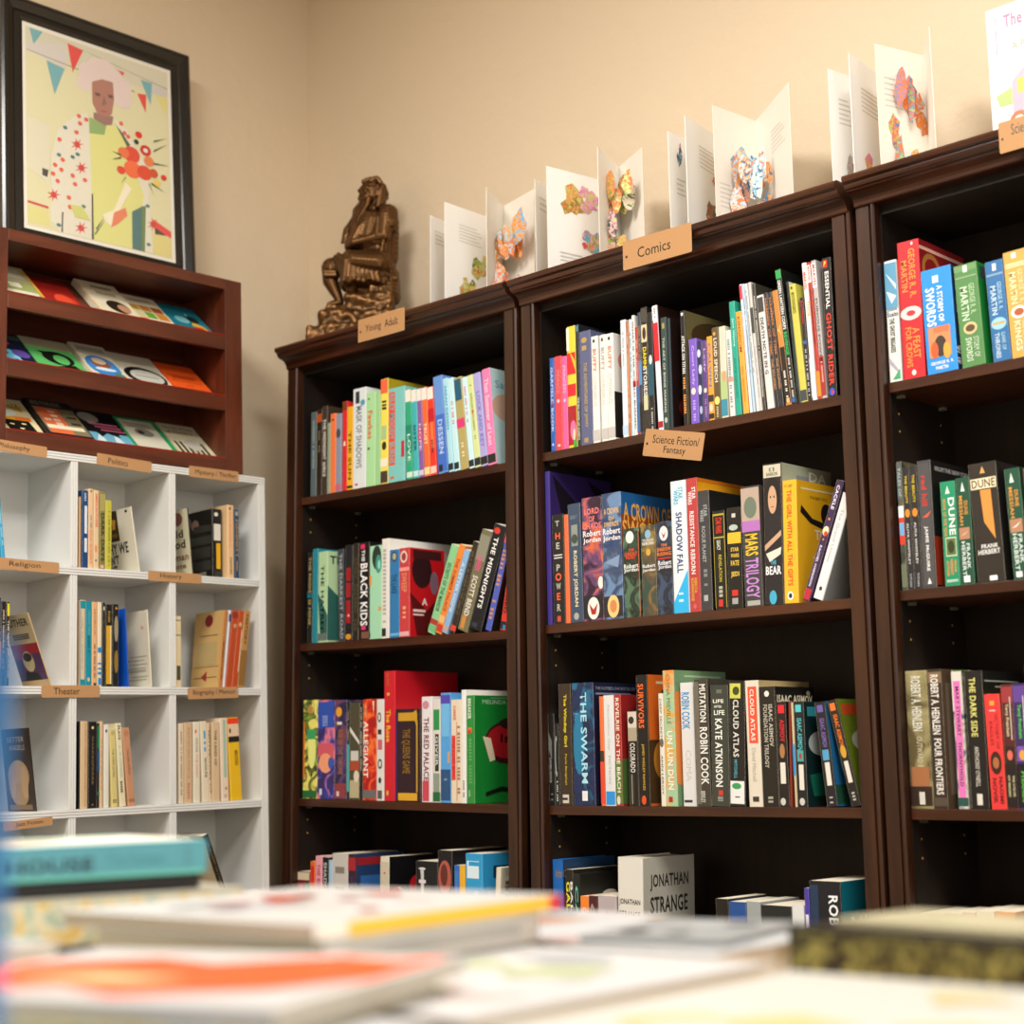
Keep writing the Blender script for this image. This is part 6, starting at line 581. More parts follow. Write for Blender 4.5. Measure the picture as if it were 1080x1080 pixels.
('FC',-0.6136,-0.773,0.006,0.0025,0.1787,0.12,-6.86,'20140c',[],'brown paperback leaning with a bare torso photograph in the cubby left of the Theater tag','books in the cubby left of the Theater tag',{'cc': '2c1c10','cv': [('r',0.05,0.7,0.85,0.92,'30241a'),('t','BETTER',0.2,0.84,0.8,0.9,'c8b8a0','h',0),('t','ANGELS',0.25,0.74,0.8,0.8,'c8b8a0','h',0),('e',0.5,0.42,0.38,0.2,'b09068'),('e',0.5,0.2,0.3,0.14,'a88860'),('e',0.25,0.35,0.12,0.2,'b89870'),('e',0.7,0.35,0.12,0.2,'b89870'),('r',0.1,0.02,0.9,0.08,'806848')]}),
('FC',-0.5124,-0.773,0.006,0.0033,0.19,0.122,0,'14120f',[],'thin black paperback at the left end in the cubby under the Theater tag','books in the cubby under the Theater tag',{}),
('FC',-0.5086,-0.773,0.006,0.0186,0.1906,0.122,0,'d0b48c',[('r',0.55,0.02,0.95,0.98,'c0a078'),('g',0.6,0.2,0.75,0.9,'a08858')],'wide tan paperback in the cubby under the Theater tag','books in the cubby under the Theater tag',{}),
('FC',-0.4888,-0.773,0.006,0.0214,0.189,0.121,0,'12100e',[('e',0.5,0.93,0.15,0.018,'d8b888'),('t','SHAKESPEARE',0.4,0.27,0.62,0.83,'907458','v',0),('r',0.4,0.03,0.6,0.05,'806850')],'wide black paperback in the cubby under the Theater tag','books in the cubby under the Theater tag',{}),
('FC',-0.4666,-0.773,0.006,0.0061,0.1854,0.119,0,'141a20',[('r',0.02,0.7,0.98,0.97,'18784c'),('r',0.02,0.42,0.98,0.68,'1c5080'),('r',0.02,0.15,0.98,0.19,'20784c')],'thin dark paperback with green head in the cubby under the Theater tag','books in the cubby under the Theater tag',{}),
('FC',-0.4599,-0.773,0.006,0.0085,0.1896,0.121,0,'d4b488',[('g',0.35,0.2,0.65,0.8,'a88c60')],'slim tan paperback in the cubby under the Theater tag','books in the cubby under the Theater tag',{}),
('FC',-0.4489,-0.773,0.006,0.0127,0.1827,0.111,0,'dcd8cc',[('e',0.4,0.92,0.2,0.02,'383838')],'white paperback leaning left in the cubby under the Theater tag','books in the cubby under the Theater tag',{}),
('FC',-0.429,-0.773,0.006,0.0157,0.172,0.105,-2.27,'d0c07c',[('t','THE THREE SISTERS',0.35,0.38,0.62,0.74,'504828','v',0),('g',0.2,0.05,0.8,0.12,'807848'),('e',0.5,0.95,0.3,0.03,'b0a868')],'straw yellow paperback leaning left in the cubby under the Theater tag','books in the cubby under the Theater tag',{}),
('FC',-0.4075,-0.773,0.006,0.0153,0.1852,0.119,-3.98,'dcd2ac',[('t','PLAYS',0.3,0.8,0.7,0.97,'303028','v',1),('g',0.35,0.35,0.65,0.75,'a8c0b0'),('t','BAKER',0.2,0.16,0.6,0.3,'202020','v',1)],'pale cream paperback leaning left in the cubby under the Theater tag','books in the cubby under the Theater tag',{}),
('FC',-0.3865,-0.773,0.006,0.0189,0.1747,0.107,-5.62,'c08c68',[('e',0.5,0.93,0.35,0.04,'b07c58'),('t','THE GIRL SMILES',0.4,0.4,0.65,0.73,'604430','v',0),('r',0.1,0.05,0.9,0.09,'a07050')],'pinkish brown paperback leaning left in the cubby under the Theater tag','books in the cubby under the Theater tag',{}),
('FC',-0.2515,-0.773,0.006,0.0135,0.183,0.112,0,'d8c8ac',[('g',0.3,0.1,0.6,0.9,'908470')],'pale cream paperback at the left end in the cubby under the Biography tag','books in the cubby under the Biography tag',{}),
('FC',-0.2364,-0.773,0.006,0.0218,0.1849,0.113,0,'ccac86',[('t','REMEMBRANCE',0.4,0.3,0.68,0.93,'a08c70','v',0),('g',0.35,0.05,0.65,0.25,'b07860')],'beige paperback with faint lettering in the cubby under the Biography tag','books in the cubby under the Biography tag',{}),
('FC',-0.2114,-0.773,0.006,0.0183,0.1863,0.119,0,'dcd4bc',[('e',0.35,0.88,0.15,0.025,'d85838'),('t','THE DIARY',0.4,0.3,0.62,0.6,'e07860','v',1),('g',0.35,0.62,0.65,0.8,'a8a090')],'ivory paperback with a red spot in the cubby under the Biography tag','books in the cubby under the Biography tag',{}),
('FC',-0.1856,-0.773,0.006,0.0179,0.1876,0.12,-2.02,'dcd0b4',[('r',0.45,0.78,0.75,0.88,'3c98c8'),('e',0.6,0.73,0.16,0.02,'3c98c8'),('e',0.6,0.65,0.16,0.03,'3c98c8'),('t','WOLFE',0.45,0.3,0.75,0.55,'282828','v',1)],'cream paperback with blue letters in the cubby under the Biography tag','books in the cubby under the Biography tag',{}),
('FC',-0.1674,-0.773,0.006,0.0082,0.1838,0.112,-1.87,'d4bc98',[('t','NOTEBOOKS OF',0.3,0.1,0.7,0.9,'302c24','v',1)],'thin tan paperback with black lettering in the cubby under the Biography tag','books in the cubby under the Biography tag',{}),
('FC',-0.1589,-0.773,0.006,0.0214,0.1849,0.113,0,'d0b690',[('t','THE LAND OF',0.3,0.45,0.6,0.9,'403c30','v',1)],'tan paperback with dark green lettering in the cubby under the Biography tag','books in the cubby under the Biography tag',{}),
('FC',-0.1318,-0.773,0.006,0.0207,0.1948,0.125,-1.47,'e0ccb4',[('r',0.4,0.28,0.75,0.98,'98b8a4'),('e',0.6,0.15,0.12,0.02,'906858'),('g',0.35,0.04,0.65,0.1,'a88870')],'pale pink paperback with a sage stripe in the cubby under the Biography tag','books in the cubby under the Biography tag',{}),
('FC',-0.1054,-0.773,0.006,0.0324,0.1954,0.125,-3.03,'e0b41c',[('r',0.02,0.92,0.98,0.99,'e04020'),('r',0.02,0.77,0.98,0.92,'dcc0a0'),('e',0.2,0.84,0.08,0.03,'282018'),('r',0.02,0.7,0.98,0.77,'1c1814'),('t','MENCKEN',0.5,0.42,0.8,0.6,'806010','v',1)],'bright yellow paperback with red and black head in the cubby under the Biography tag','books in the cubby under the Biography tag',{}),
('FC',-0.2164,-1.038,0.006,0.0079,0.188,0.1,-4.13,'c8a878',[],'tan paperback leaning behind the turquoise book in the bottom right cubby','books in the bottom right cubby',{'cc': 'c8b088'}),
('FC',-0.1153,-1.038,0.006,0.0167,0.2001,0.11,-21.06,'141210',[('g',0.4,0.1,0.6,0.9,'8a6a3a')],'black paperback with gold flecks leaning left in the bottom right cubby','books in the bottom right cubby',{'cc': 'd8c8a0','cv': [('p','c85838',((0.1,0.3),(0.3,0.3),(0.2,0.6)))]}),
]

FRS = dict(F1=F1, F2=F2, F3=F3, FC=FC)
for fr, x, z, rec, t, h, d, lean, col, sp, lab, grp, op in BOOKS:
    a = math.radians(lean); R = Matrix.Rotation(a, 4, 'Y')
    if lean >= 0: org = Vector((x+t/math.cos(a), rec, z+.0004)) - (R @ Vector((t/2, 0, 0)))
    else: org = Vector((x, rec, z+.0004)) + (R @ Vector((t/2, 0, 0)))
    book(FRS[fr] @ T(org) @ R, t, h, d, col, sp, lab, grp, op, fr == 'FC')
# ---------------------------------------------------------------- framed painting leaning on the wall
PIC = dict(w=0.5313,h=0.6359,x=-0.6516,y=0.1150,tilt=0.0425,fw=0.0563,items=[('p','cfcbb0',((0.005,0.995),(0.995,0.995),(0.994,0.864),(0.005,0.887))),('p','cfc9c0',((0.012,0.914),(0.268,0.968),(0.273,0.843),(0.008,0.876))),('p','c8c4bc',((0.826,0.898),(0.995,0.911),(0.994,0.864),(0.858,0.854))),('p','6aa8b0',((0.027,0.995),(0.116,0.995),(0.055,0.915))),('p','dc3428',((0.282,0.98),(0.39,0.968),(0.315,0.835))),('p','6aa8b0',((0.138,0.855),(0.261,0.84),(0.19,0.691))),('p','dc3428',((0.581,0.926),(0.683,0.924),(0.647,0.879))),('p','6aa8b0',((0.798,0.914),(0.881,0.915),(0.869,0.792))),('p','dc3428',((0.769,0.834),(0.837,0.842),(0.83,0.743))),('p','d8d080',((0.905,0.851),(0.99,0.864),(0.986,0.757))),('p','7c7464',((0.005,0.881),(0.008,0.878),(0.755,0.834),(0.749,0.841))),('p','7c7464',((0.116,0.995),(0.119,0.995),(0.995,0.911),(0.995,0.907))),('p','d8d4b8',((0.005,0.538),(0.156,0.526),(0.15,0.225),(0.005,0.291))),('p','d6d286',((0.005,0.105),(0.139,0.097),(0.146,0.018),(0.005,0.019))),('p','c83428',((0.005,0.123),(0.14,0.116),(0.139,0.104),(0.005,0.111))),('p','28201c',((0.102,0.301),(0.143,0.298),(0.134,0.261),(0.101,0.266))),('p','d8cc80',((0.861,0.126),(0.993,0.103),(0.995,0.006),(0.856,0.005))),('p','dc3a2c',((0.864,0.186),(0.995,0.143),(0.995,0.107),(0.862,0.146))),('p','3c241c',((0.871,0.148),(0.96,0.116),(0.877,0.11))),('p','dcd8c4',((0.412,0.651),(0.309,0.6),(0.206,0.513),(0.162,0.377),(0.155,0.051),(0.22,0.005),(0.435,0.005),(0.432,0.491))),('p','dcd8c4',((0.597,0.658),(0.68,0.628),(0.744,0.54),(0.825,0.456),(0.857,0.008),(0.79,0.007),(0.786,0.317),(0.677,0.55))),('p','d8d884',((0.423,0.59),(0.613,0.624),(0.693,0.528),(0.802,0.295),(0.708,0.005),(0.435,0.005),(0.429,0.363))),('p','88a860',((0.424,0.628),(0.545,0.62),(0.527,0.558),(0.422,0.545))),('p','3c6c6c',((0.711,0.197),(0.786,0.239),(0.774,0.005),(0.708,0.005))),('p','607c38',((0.783,0.239),(0.813,0.246),(0.798,0.005),(0.774,0.005))),('p','405c3c',((0.61,0.629),(0.646,0.606),(0.711,0.545),(0.69,0.527))),('p','201c18',((0.43,0.236),(0.44,0.238),(0.44,0.005),(0.426,0.005))),('p','201c18',((0.227,0.104),(0.237,0.106),(0.231,0.005),(0.222,0.005))),('p','94685c',((0.454,0.661),(0.594,0.67),(0.582,0.623),(0.528,0.609),(0.453,0.629))),('e',0.435,0.859,0.08,0.057,'dccac4'),('e',0.538,0.899,0.083,0.059,'dccac4'),('e',0.391,0.797,0.053,0.038,'dccac4'),('e',0.646,0.837,0.083,0.059,'dccac4'),('e',0.66,0.777,0.07,0.05,'dccac4'),('e',0.487,0.905,0.067,0.048,'dccac4'),('e',0.605,0.878,0.067,0.048,'dccac4'),('p','a8705c',((0.447,0.818),(0.519,0.849),(0.595,0.85),(0.601,0.762),(0.584,0.681),(0.547,0.656),(0.479,0.661),(0.447,0.71))),('e',0.486,0.761,0.023,0.01,'7c4c40'),('e',0.576,0.771,0.022,0.01,'7c4c40'),('e',0.486,0.761,0.01,0.005,'2c2420'),('e',0.576,0.771,0.01,0.005,'2c2420'),('p','8c5848',((0.53,0.769),(0.549,0.723),(0.511,0.707))),('p','9c4c40',((0.497,0.682),(0.556,0.689),(0.527,0.674))),('p','d83c28',((0.383,0.479),(0.35,0.466),(0.35,0.476))),('p','d83c28',((0.365,0.447),(0.339,0.457),(0.35,0.466))),('p','d83c28',((0.325,0.431),(0.326,0.457),(0.339,0.457))),('p','d83c28',((0.293,0.442),(0.321,0.464),(0.326,0.457))),('p','d83c28',((0.294,0.473),(0.327,0.475),(0.321,0.464))),('p','d83c28',((0.327,0.5),(0.34,0.48),(0.327,0.475))),('p','d83c28',((0.366,0.503),(0.35,0.476),(0.34,0.48))),('e',0.336,0.468,0.02,0.015,'c82c20'),('p','d83c28',((0.4,0.058),(0.367,0.046),(0.367,0.056))),('p','d83c28',((0.382,0.027),(0.356,0.038),(0.367,0.046))),('p','d83c28',((0.342,0.012),(0.344,0.038),(0.356,0.038))),('p','d83c28',((0.311,0.024),(0.338,0.045),(0.344,0.037))),('p','d83c28',((0.312,0.055),(0.344,0.055),(0.338,0.045))),('p','d83c28',((0.344,0.081),(0.357,0.06),(0.344,0.055))),('p','d83c28',((0.383,0.082),(0.367,0.056),(0.357,0.06))),('e',0.353,0.048,0.02,0.015,'c82c20'),('p','d83c28',((0.221,0.19),(0.188,0.178),(0.188,0.188))),('p','d83c28',((0.203,0.159),(0.177,0.17),(0.188,0.178))),('p','d83c28',((0.163,0.143),(0.165,0.169),(0.177,0.17))),('p','d83c28',((0.132,0.156),(0.159,0.177),(0.165,0.169))),('p','d83c28',((0.132,0.186),(0.165,0.187),(0.159,0.177))),('p','d83c28',((0.164,0.212),(0.178,0.192),(0.165,0.187))),('p','d83c28',((0.204,0.214),(0.188,0.188),(0.178,0.192))),('e',0.174,0.18,0.02,0.015,'c82c20'),('p','d83c28',((0.91,0.17),(0.876,0.157),(0.876,0.167))),('p','d83c28',((0.891,0.137),(0.866,0.148),(0.876,0.157))),('p','d83c28',((0.851,0.121),(0.853,0.148),(0.866,0.148))),('p','d83c28',((0.82,0.134),(0.848,0.156),(0.853,0.148))),('p','d83c28',((0.821,0.166),(0.854,0.166),(0.848,0.156))),('p','d83c28',((0.854,0.193),(0.867,0.172),(0.854,0.166))),('p','d83c28',((0.893,0.195),(0.877,0.167),(0.867,0.172))),('e',0.863,0.159,0.02,0.015,'c82c20'),('p','d83c28',((0.409,0.364),(0.375,0.352),(0.375,0.362))),('p','d83c28',((0.39,0.332),(0.365,0.343),(0.375,0.352))),('p','d83c28',((0.35,0.317),(0.352,0.343),(0.365,0.343))),('p','d83c28',((0.319,0.329),(0.346,0.35),(0.352,0.343))),('p','d83c28',((0.32,0.359),(0.352,0.36),(0.346,0.35))),('p','d83c28',((0.352,0.386),(0.365,0.366),(0.352,0.36))),('p','d83c28',((0.392,0.388),(0.375,0.362),(0.365,0.366))),('e',0.362,0.354,0.02,0.015,'c82c20'),('e',0.186,0.333,0.015,0.011,'dc5030'),('e',0.237,0.369,0.015,0.011,'dc5030'),('e',0.227,0.317,0.015,0.011,'dc5030'),('e',0.201,0.255,0.015,0.011,'dc5030'),('e',0.171,0.286,0.015,0.011,'dc5030'),('e',0.217,0.468,0.015,0.011,'dc5030'),('e',0.402,0.61,0.015,0.011,'dc5030'),('e',0.359,0.581,0.015,0.011,'dc5030'),('e',0.333,0.53,0.015,0.011,'dc5030'),('e',0.274,0.186,0.015,0.011,'dc5030'),('e',0.281,0.14,0.015,0.011,'dc5030'),('e',0.352,0.617,0.015,0.011,'dc5030'),('e',0.647,0.645,0.015,0.011,'dc5030'),('e',0.671,0.599,0.015,0.011,'dc5030'),('e',0.696,0.586,0.015,0.011,'dc5030'),('e',0.302,0.302,0.015,0.011,'dc5030'),('e',0.385,0.296,0.015,0.011,'dc5030'),('e',0.317,0.262,0.015,0.011,'dc5030'),('e',0.257,0.537,0.015,0.009,'3c7474'),('e',0.304,0.397,0.015,0.009,'3c7474'),('e',0.338,0.418,0.015,0.009,'3c7474'),('e',0.212,0.389,0.015,0.009,'3c7474'),('e',0.373,0.16,0.015,0.009,'3c7474'),('e',0.204,0.036,0.015,0.009,'3c7474'),('e',0.825,0.248,0.015,0.009,'3c7474'),('e',0.825,0.047,0.015,0.009,'3c7474'),('p','c8cc70',((0.281,0.153),(0.365,0.158),(0.421,0.094),(0.313,0.097))),('p','ece4c8',((0.505,0.145),(0.581,0.18),(0.67,0.342),(0.711,0.313),(0.641,0.219),(0.578,0.09),(0.513,0.114))),('p','dc7c50',((0.581,0.168),(0.665,0.209),(0.677,0.17),(0.612,0.117),(0.561,0.087))),('p','40583c',((0.444,0.036),(0.45,0.03),(0.53,0.131))),('p','40583c',((0.453,0.063),(0.46,0.057),(0.522,0.142))),('e',0.717,0.495,0.06,0.043,'d8503c'),('e',0.659,0.494,0.04,0.028,'e07850'),('e',0.723,0.419,0.063,0.045,'e87048'),('e',0.807,0.419,0.053,0.038,'d85038'),('e',0.82,0.539,0.04,0.028,'c83028'),('e',0.772,0.612,0.025,0.018,'d83830'),('e',0.754,0.571,0.018,0.013,'203c3c'),('e',0.843,0.486,0.037,0.026,'e08050'),('e',0.639,0.399,0.03,0.021,'d85040'),('e',0.949,0.421,0.022,0.015,'d84030'),('e',0.874,0.429,0.033,0.024,'c85838'),('e',0.82,0.539,0.017,0.012,'d8d8d0'),('e',0.897,0.382,0.027,0.019,'e0c868'),('p','4c5c3c',((0.881,0.605),(0.881,0.595),(0.984,0.639))),('p','4c5c3c',((0.879,0.553),(0.879,0.542),(0.982,0.606))),('p','4c5c3c',((0.876,0.487),(0.876,0.476),(0.994,0.491))),('p','4c5c3c',((0.855,0.377),(0.855,0.367),(0.954,0.343))),('p','4c5c3c',((0.838,0.373),(0.838,0.363),(0.885,0.301))),('p','4c5c3c',((0.641,0.482),(0.641,0.471),(0.575,0.486))),('p','4c5c3c',((0.641,0.469),(0.641,0.458),(0.573,0.441))),('p','4c5c3c',((0.671,0.373),(0.671,0.363),(0.636,0.328)))])

def picture():
    w_, h_ = PIC['w'], PIC['h']; fw = PIC['fw']; d = .022
    mw = FC @ T((PIC['x'], PIC['y'], RZ1+.0016)) @ Matrix.Rotation(-PIC['tilt'], 4, 'X')
    root = thing('framed_picture', 'large black framed painting of a white haired person leaning against the wall', 'picture', None, mw)
    prof = [(0, 0), (.006, -.004), (.014, -.006), (fw*.55, .001), (fw*.62, .004), (fw*.85, .001), (fw, .004), (fw, d), (0, d)]   # across, depth
    mb = MB()
    for (ox, oz, dx, dz, L) in ((0, 0, 1, 0, w_), (w_, 0, 0, 1, h_), (w_, h_, -1, 0, w_), (0, h_, 0, -1, h_)):
        n = len(mb.v); k = len(prof); ix, iz = -dz, dx
        for e in (0, 1):
            for p, q in prof:
                s = p if e == 0 else L-p
                mb.v.append((ox+dx*s+ix*p, q, oz+dz*s+iz*p))
        for i in range(k):
            j = (i+1) % k; mb.f.append([n+i, n+j, n+k+j, n+k+i]); mb.m.append(mb.mi(None))
    mb.obj('frame', root, M('16130f', .22))
    MB().box(fw-.003, w_-fw+.003, .006, .012, fw-.003, h_-fw+.003).obj('mat_board', root, M('e6e2d6', .7))
    MB().box(fw-.002, w_-fw+.002, .0045, .0055, fw-.002, h_-fw+.002).obj('glass', root, GLASS)
    a0 = fw+.009; W, H = w_-2*a0, h_-2*a0
    art = MB().box(a0, a0+W, .0057, .006, a0, a0+H).obj('painting', root, M('d8d3a4', .6))
    printing(art, PIC['items'], Vector((a0, .0057, a0)), X_, Z_, W, H, 'painted_scene')
picture()
# ---------------------------------------------------------------- bronze figurine
def figurine():
    # s = picture-right, d = away from camera, z up
    xr = Vector((.7206, .6934, 0)); dr = Vector((-.6934, .7206, 0))
    o = F1 @ Vector((.118, .125, .2748))
    mw = Matrix(((xr.x, dr.x, 0, o.x), (xr.y, dr.y, 0, o.y), (0, 0, 1, o.z), (0, 0, 0, 1)))
    k = .00046
    def S(X, Y, d=0): return Vector(((X-466.5)*k, d, (845-Y)*k+.08))
    bm = bmesh.new()
    def cap(p, r, q, s, n=7, sy=1):
        for i in range(n+1):
            t = i/n; c = p.lerp(q, t); rr = r+(s-r)*t
            bmesh.ops.create_icosphere(bm, subdivisions=2, radius=rr, matrix=T(c) @ Matrix.Diagonal((1, sy, 1, 1)))
    # torso, neck, head
    cap(S(600, 540), .046, S(600, 400), .044, sy=1.1); cap(S(600, 400), .044, S(606, 300), .038, sy=1.4)
    cap(S(590, 280), .022, S(578, 200), .020)
    cap(S(570, 165), .027, S(568, 105), .030, 5); cap(S(600, 150), .024, S(595, 95), .026, 4)
    cap(S(533, 160), .019, S(536, 100), .021, 4)                          # face in front of the skull
    cap(S(498, 148, -.007), .0065, S(508, 112, -.007), .0045, 4)           # nose
    cap(S(506, 152, -.012), .0035, S(508, 152, 0), .0035, 2)
    cap(S(496, 98, -.002), .006, S(545, 103, -.024), .006, 5)          # brow
    cap(S(540, 146, -.018), .009, S(520, 156, -.014), .008, 3)            # cheek
    cap(S(532, 118, -.024), .0032, S(534, 118, -.024), .0032, 1)         # eyelid
    cap(S(597, 150, -.031), .006, S(600, 128, -.032), .006, 3)            # ear
    for i in range(12):                                                # curls over the top and back
        a = i/11
        for d_ in (-.028, -.012, .008, .024):
            X = (522 if abs(d_) < .02 else 566)+(118 if abs(d_) < .02 else 70)*a; Yt = 66-34*math.sin(math.pi*min(1, .2+a*.7))+80*max(0, a-.5)
            cap(S(X, Yt+abs(d_)*500, d_*.9), .007, S(X+9, Yt+16+abs(d_)*500, d_*.9+.003), .0055, 2)
    for i in range(7): cap(S(632-2*i, 100+i*15, -.026), .010, S(622-3*i, 120+i*15, -.03), .008, 2)
    for i in range(5): cap(S(625-4*i, 190+i*8, -.02+.008*i), .010, S(618-4*i, 215+i*8, -.02+.008*i), .007, 2)
    # long beard: a full mass covered with wavy strands
    cap(S(548, 175), .027, S(520, 240), .027); cap(S(520, 240), .029, S(490, 310), .025); cap(S(490, 310), .025, S(455, 395), .016); cap(S(570, 300, -.02), .034, S(545, 410, -.02), .034, 6)
    def strand(pts, r0, r1):
        for i in range(len(pts)-1): cap(pts[i], r0+(r1-r0)*i/len(pts), pts[i+1], r0+(r1-r0)*(i+1)/len(pts), 4)
    for i in range(9):
        dd = -.031+.0052*i; x0 = 560-7*abs(i-1)
        strand([S(x0-3*i+8*math.sin(j*1.5+i), 170+j*38, (dd-.004)*(1-.09*j)) if j == 0 else S(x0-3*i-17*j+9*math.sin(j*1.7+i*1.3), 170+j*38, (dd-.006)*(1-.11*j)) for j in range(7)], .0065, .0035)
    strand([S(506, 165, -.004), S(520, 172, -.018), S(530, 195, -.027)], .0055, .004)     # moustache
    strand([S(506, 165, -.004), S(500, 185, .004), S(498, 205, .006)], .0055, .004)
    # shoulders, arms
    cap(S(650, 280, -.035), .024, S(640, 400, -.045), .018); cap(S(640, 400, -.045), .018, S(470, 430, -.04), .011, 9)
    cap(S(660, 262, -.03), .027, S(665, 320, -.036), .026, 4)              # short sleeve
    cap(S(560, 290, .045), .022, S(520, 400, .05), .016); cap(S(520, 400, .05), .016, S(440, 450, .01), .011)
    cap(S(465, 432, -.036), .012, S(436, 425, -.02), .010, 4)
    for i in range(4): cap(S(448, 395+13*i, -.034), .0045, S(425, 400+13*i, -.01), .004, 4)
    cap(S(440, 470, .0), .012, S(430, 420, -.01), .011, 4)
    for i in range(5): cap(S(560-14*i, 300+10*i, -.045), .0045, S(500-10*i, 420, -.045), .004, 6)    # chest folds
    cap(S(690, 300, -.01), .014, S(665, 510, -.015), .022)                # cloak down the back
    for i in range(4): cap(S(640+14*i, 400, -.05+.008*i), .005, S(620+18*i, 520, -.055+.008*i), .006, 7)
    # lap and legs
    cap(S(610, 550, -.03), .038, S(450, 540, -.04), .030, 9); cap(S(600, 540, .04), .038, S(330, 515, .035), .026, 10)
    cap(S(325, 520, .035), .027, S(320, 600, .03), .021); cap(S(320, 600, .03), .021, S(372, 720, .02), .012)
    cap(S(372, 735, .02), .012, S(318, 752, .01), .008, 5)                # far foot
    for yy in (560, 580): cap(S(295, yy, .01), .0065, S(355, yy+4, .008), .0065, 6)
    cap(S(450, 540, -.04), .030, S(440, 640, -.045), .024); cap(S(450, 640, -.04), .02, S(450, 700, -.03), .014)
    cap(S(480, 735, -.03), .010, S(420, 752, -.035), .008, 5)
    # skirt of the robe with folds
    for i in range(8):
        t = i/7; cap(S(430+150*t, 555, -.062+.012*t), .009, S(415+190*t, 660+8*math.sin(i*2.1), -.058), .0075, 8)
    cap(S(440, 600, -.04), .026, S(600, 620, -.03), .030); cap(S(600, 560, -.045), .03, S(470, 545, -.05), .024); cap(S(450, 640, -.035), .02, S(620, 650, -.03), .024)
    cap(S(440, 640, -.01), .03, S(560, 690, .0), .035)
    pass; cap(S(420, 655, -.05), .009, S(610, 670, -.045), .009, 9)
    for i in range(5): cap(S(380+8*i, 490+6*i, -.03), .006, S(430+30*i, 640, -.062), .005, 9)
    cap(S(360, 480, .01), .010, S(400, 600, -.03), .008, 7)
    # seat
    for i in range(5): cap(S(600+18*i, 600, .0), .020, S(610+16*i, 720, .0), .022, 5, 2.2)
    cap(S(650, 560, -.02), .016, S(690, 640, -.03), .012, 5); cap(S(690, 640, -.03), .010, S(600, 610, -.055), .008, 7)
    me = bpy.data.meshes.new('figurine'); bm.to_mesh(me); bm.free()
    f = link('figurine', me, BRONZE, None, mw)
    r = f.modifiers.new('r', 'REMESH'); r.mode = 'VOXEL'; r.voxel_size = .0017; r.use_smooth_shade = True
    s = f.modifiers.new('s', 'SMOOTH'); s.factor = .5; s.iterations = 1
    me2 = bpy.data.meshes.new_from_object(f.evaluated_get(bpy.context.evaluated_depsgraph_get())); f.modifiers.clear(); f.data = me2
    tag(f, 'bronze figurine of a seated robed man with a long beard', 'figurine')
    # rocky base
    bm = bmesh.new()
    pts = [(-.125, .045), (-.118, .055), (-.085, .062), (-.075, .095), (-.03, .11), (.04, .115), (.1, .12), (.11, .05)]
    for i in range(8):
        for j in range(2): pass
    mb = MB(); mb.box(-.12, .108, -.062, .062, .0, .05).box(-.09, .1, -.058, .058, .05, .085).box(-.075, .09, -.052, .055, .085, .105).box(-.02, .098, -.05, .05, .105, .135).box(.04, .095, -.045, .05, .135, .16)
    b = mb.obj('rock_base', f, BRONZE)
    r = b.modifiers.new('r', 'REMESH'); r.mode = 'VOXEL'; r.voxel_size = .004; r.use_smooth_shade = True
    s = b.modifiers.new('s', 'SMOOTH'); s.iterations = 14
    tx = bpy.data.textures.new('rock', 'CLOUDS'); tx.noise_scale = .03
    dm = b.modifiers.new('d', 'DISPLACE'); dm.texture = tx; dm.strength = .02
    me3 = bpy.data.meshes.new_from_object(b.evaluated_get(bpy.context.evaluated_depsgraph_get())); b.modifiers.clear(); b.data = me3
figurine()
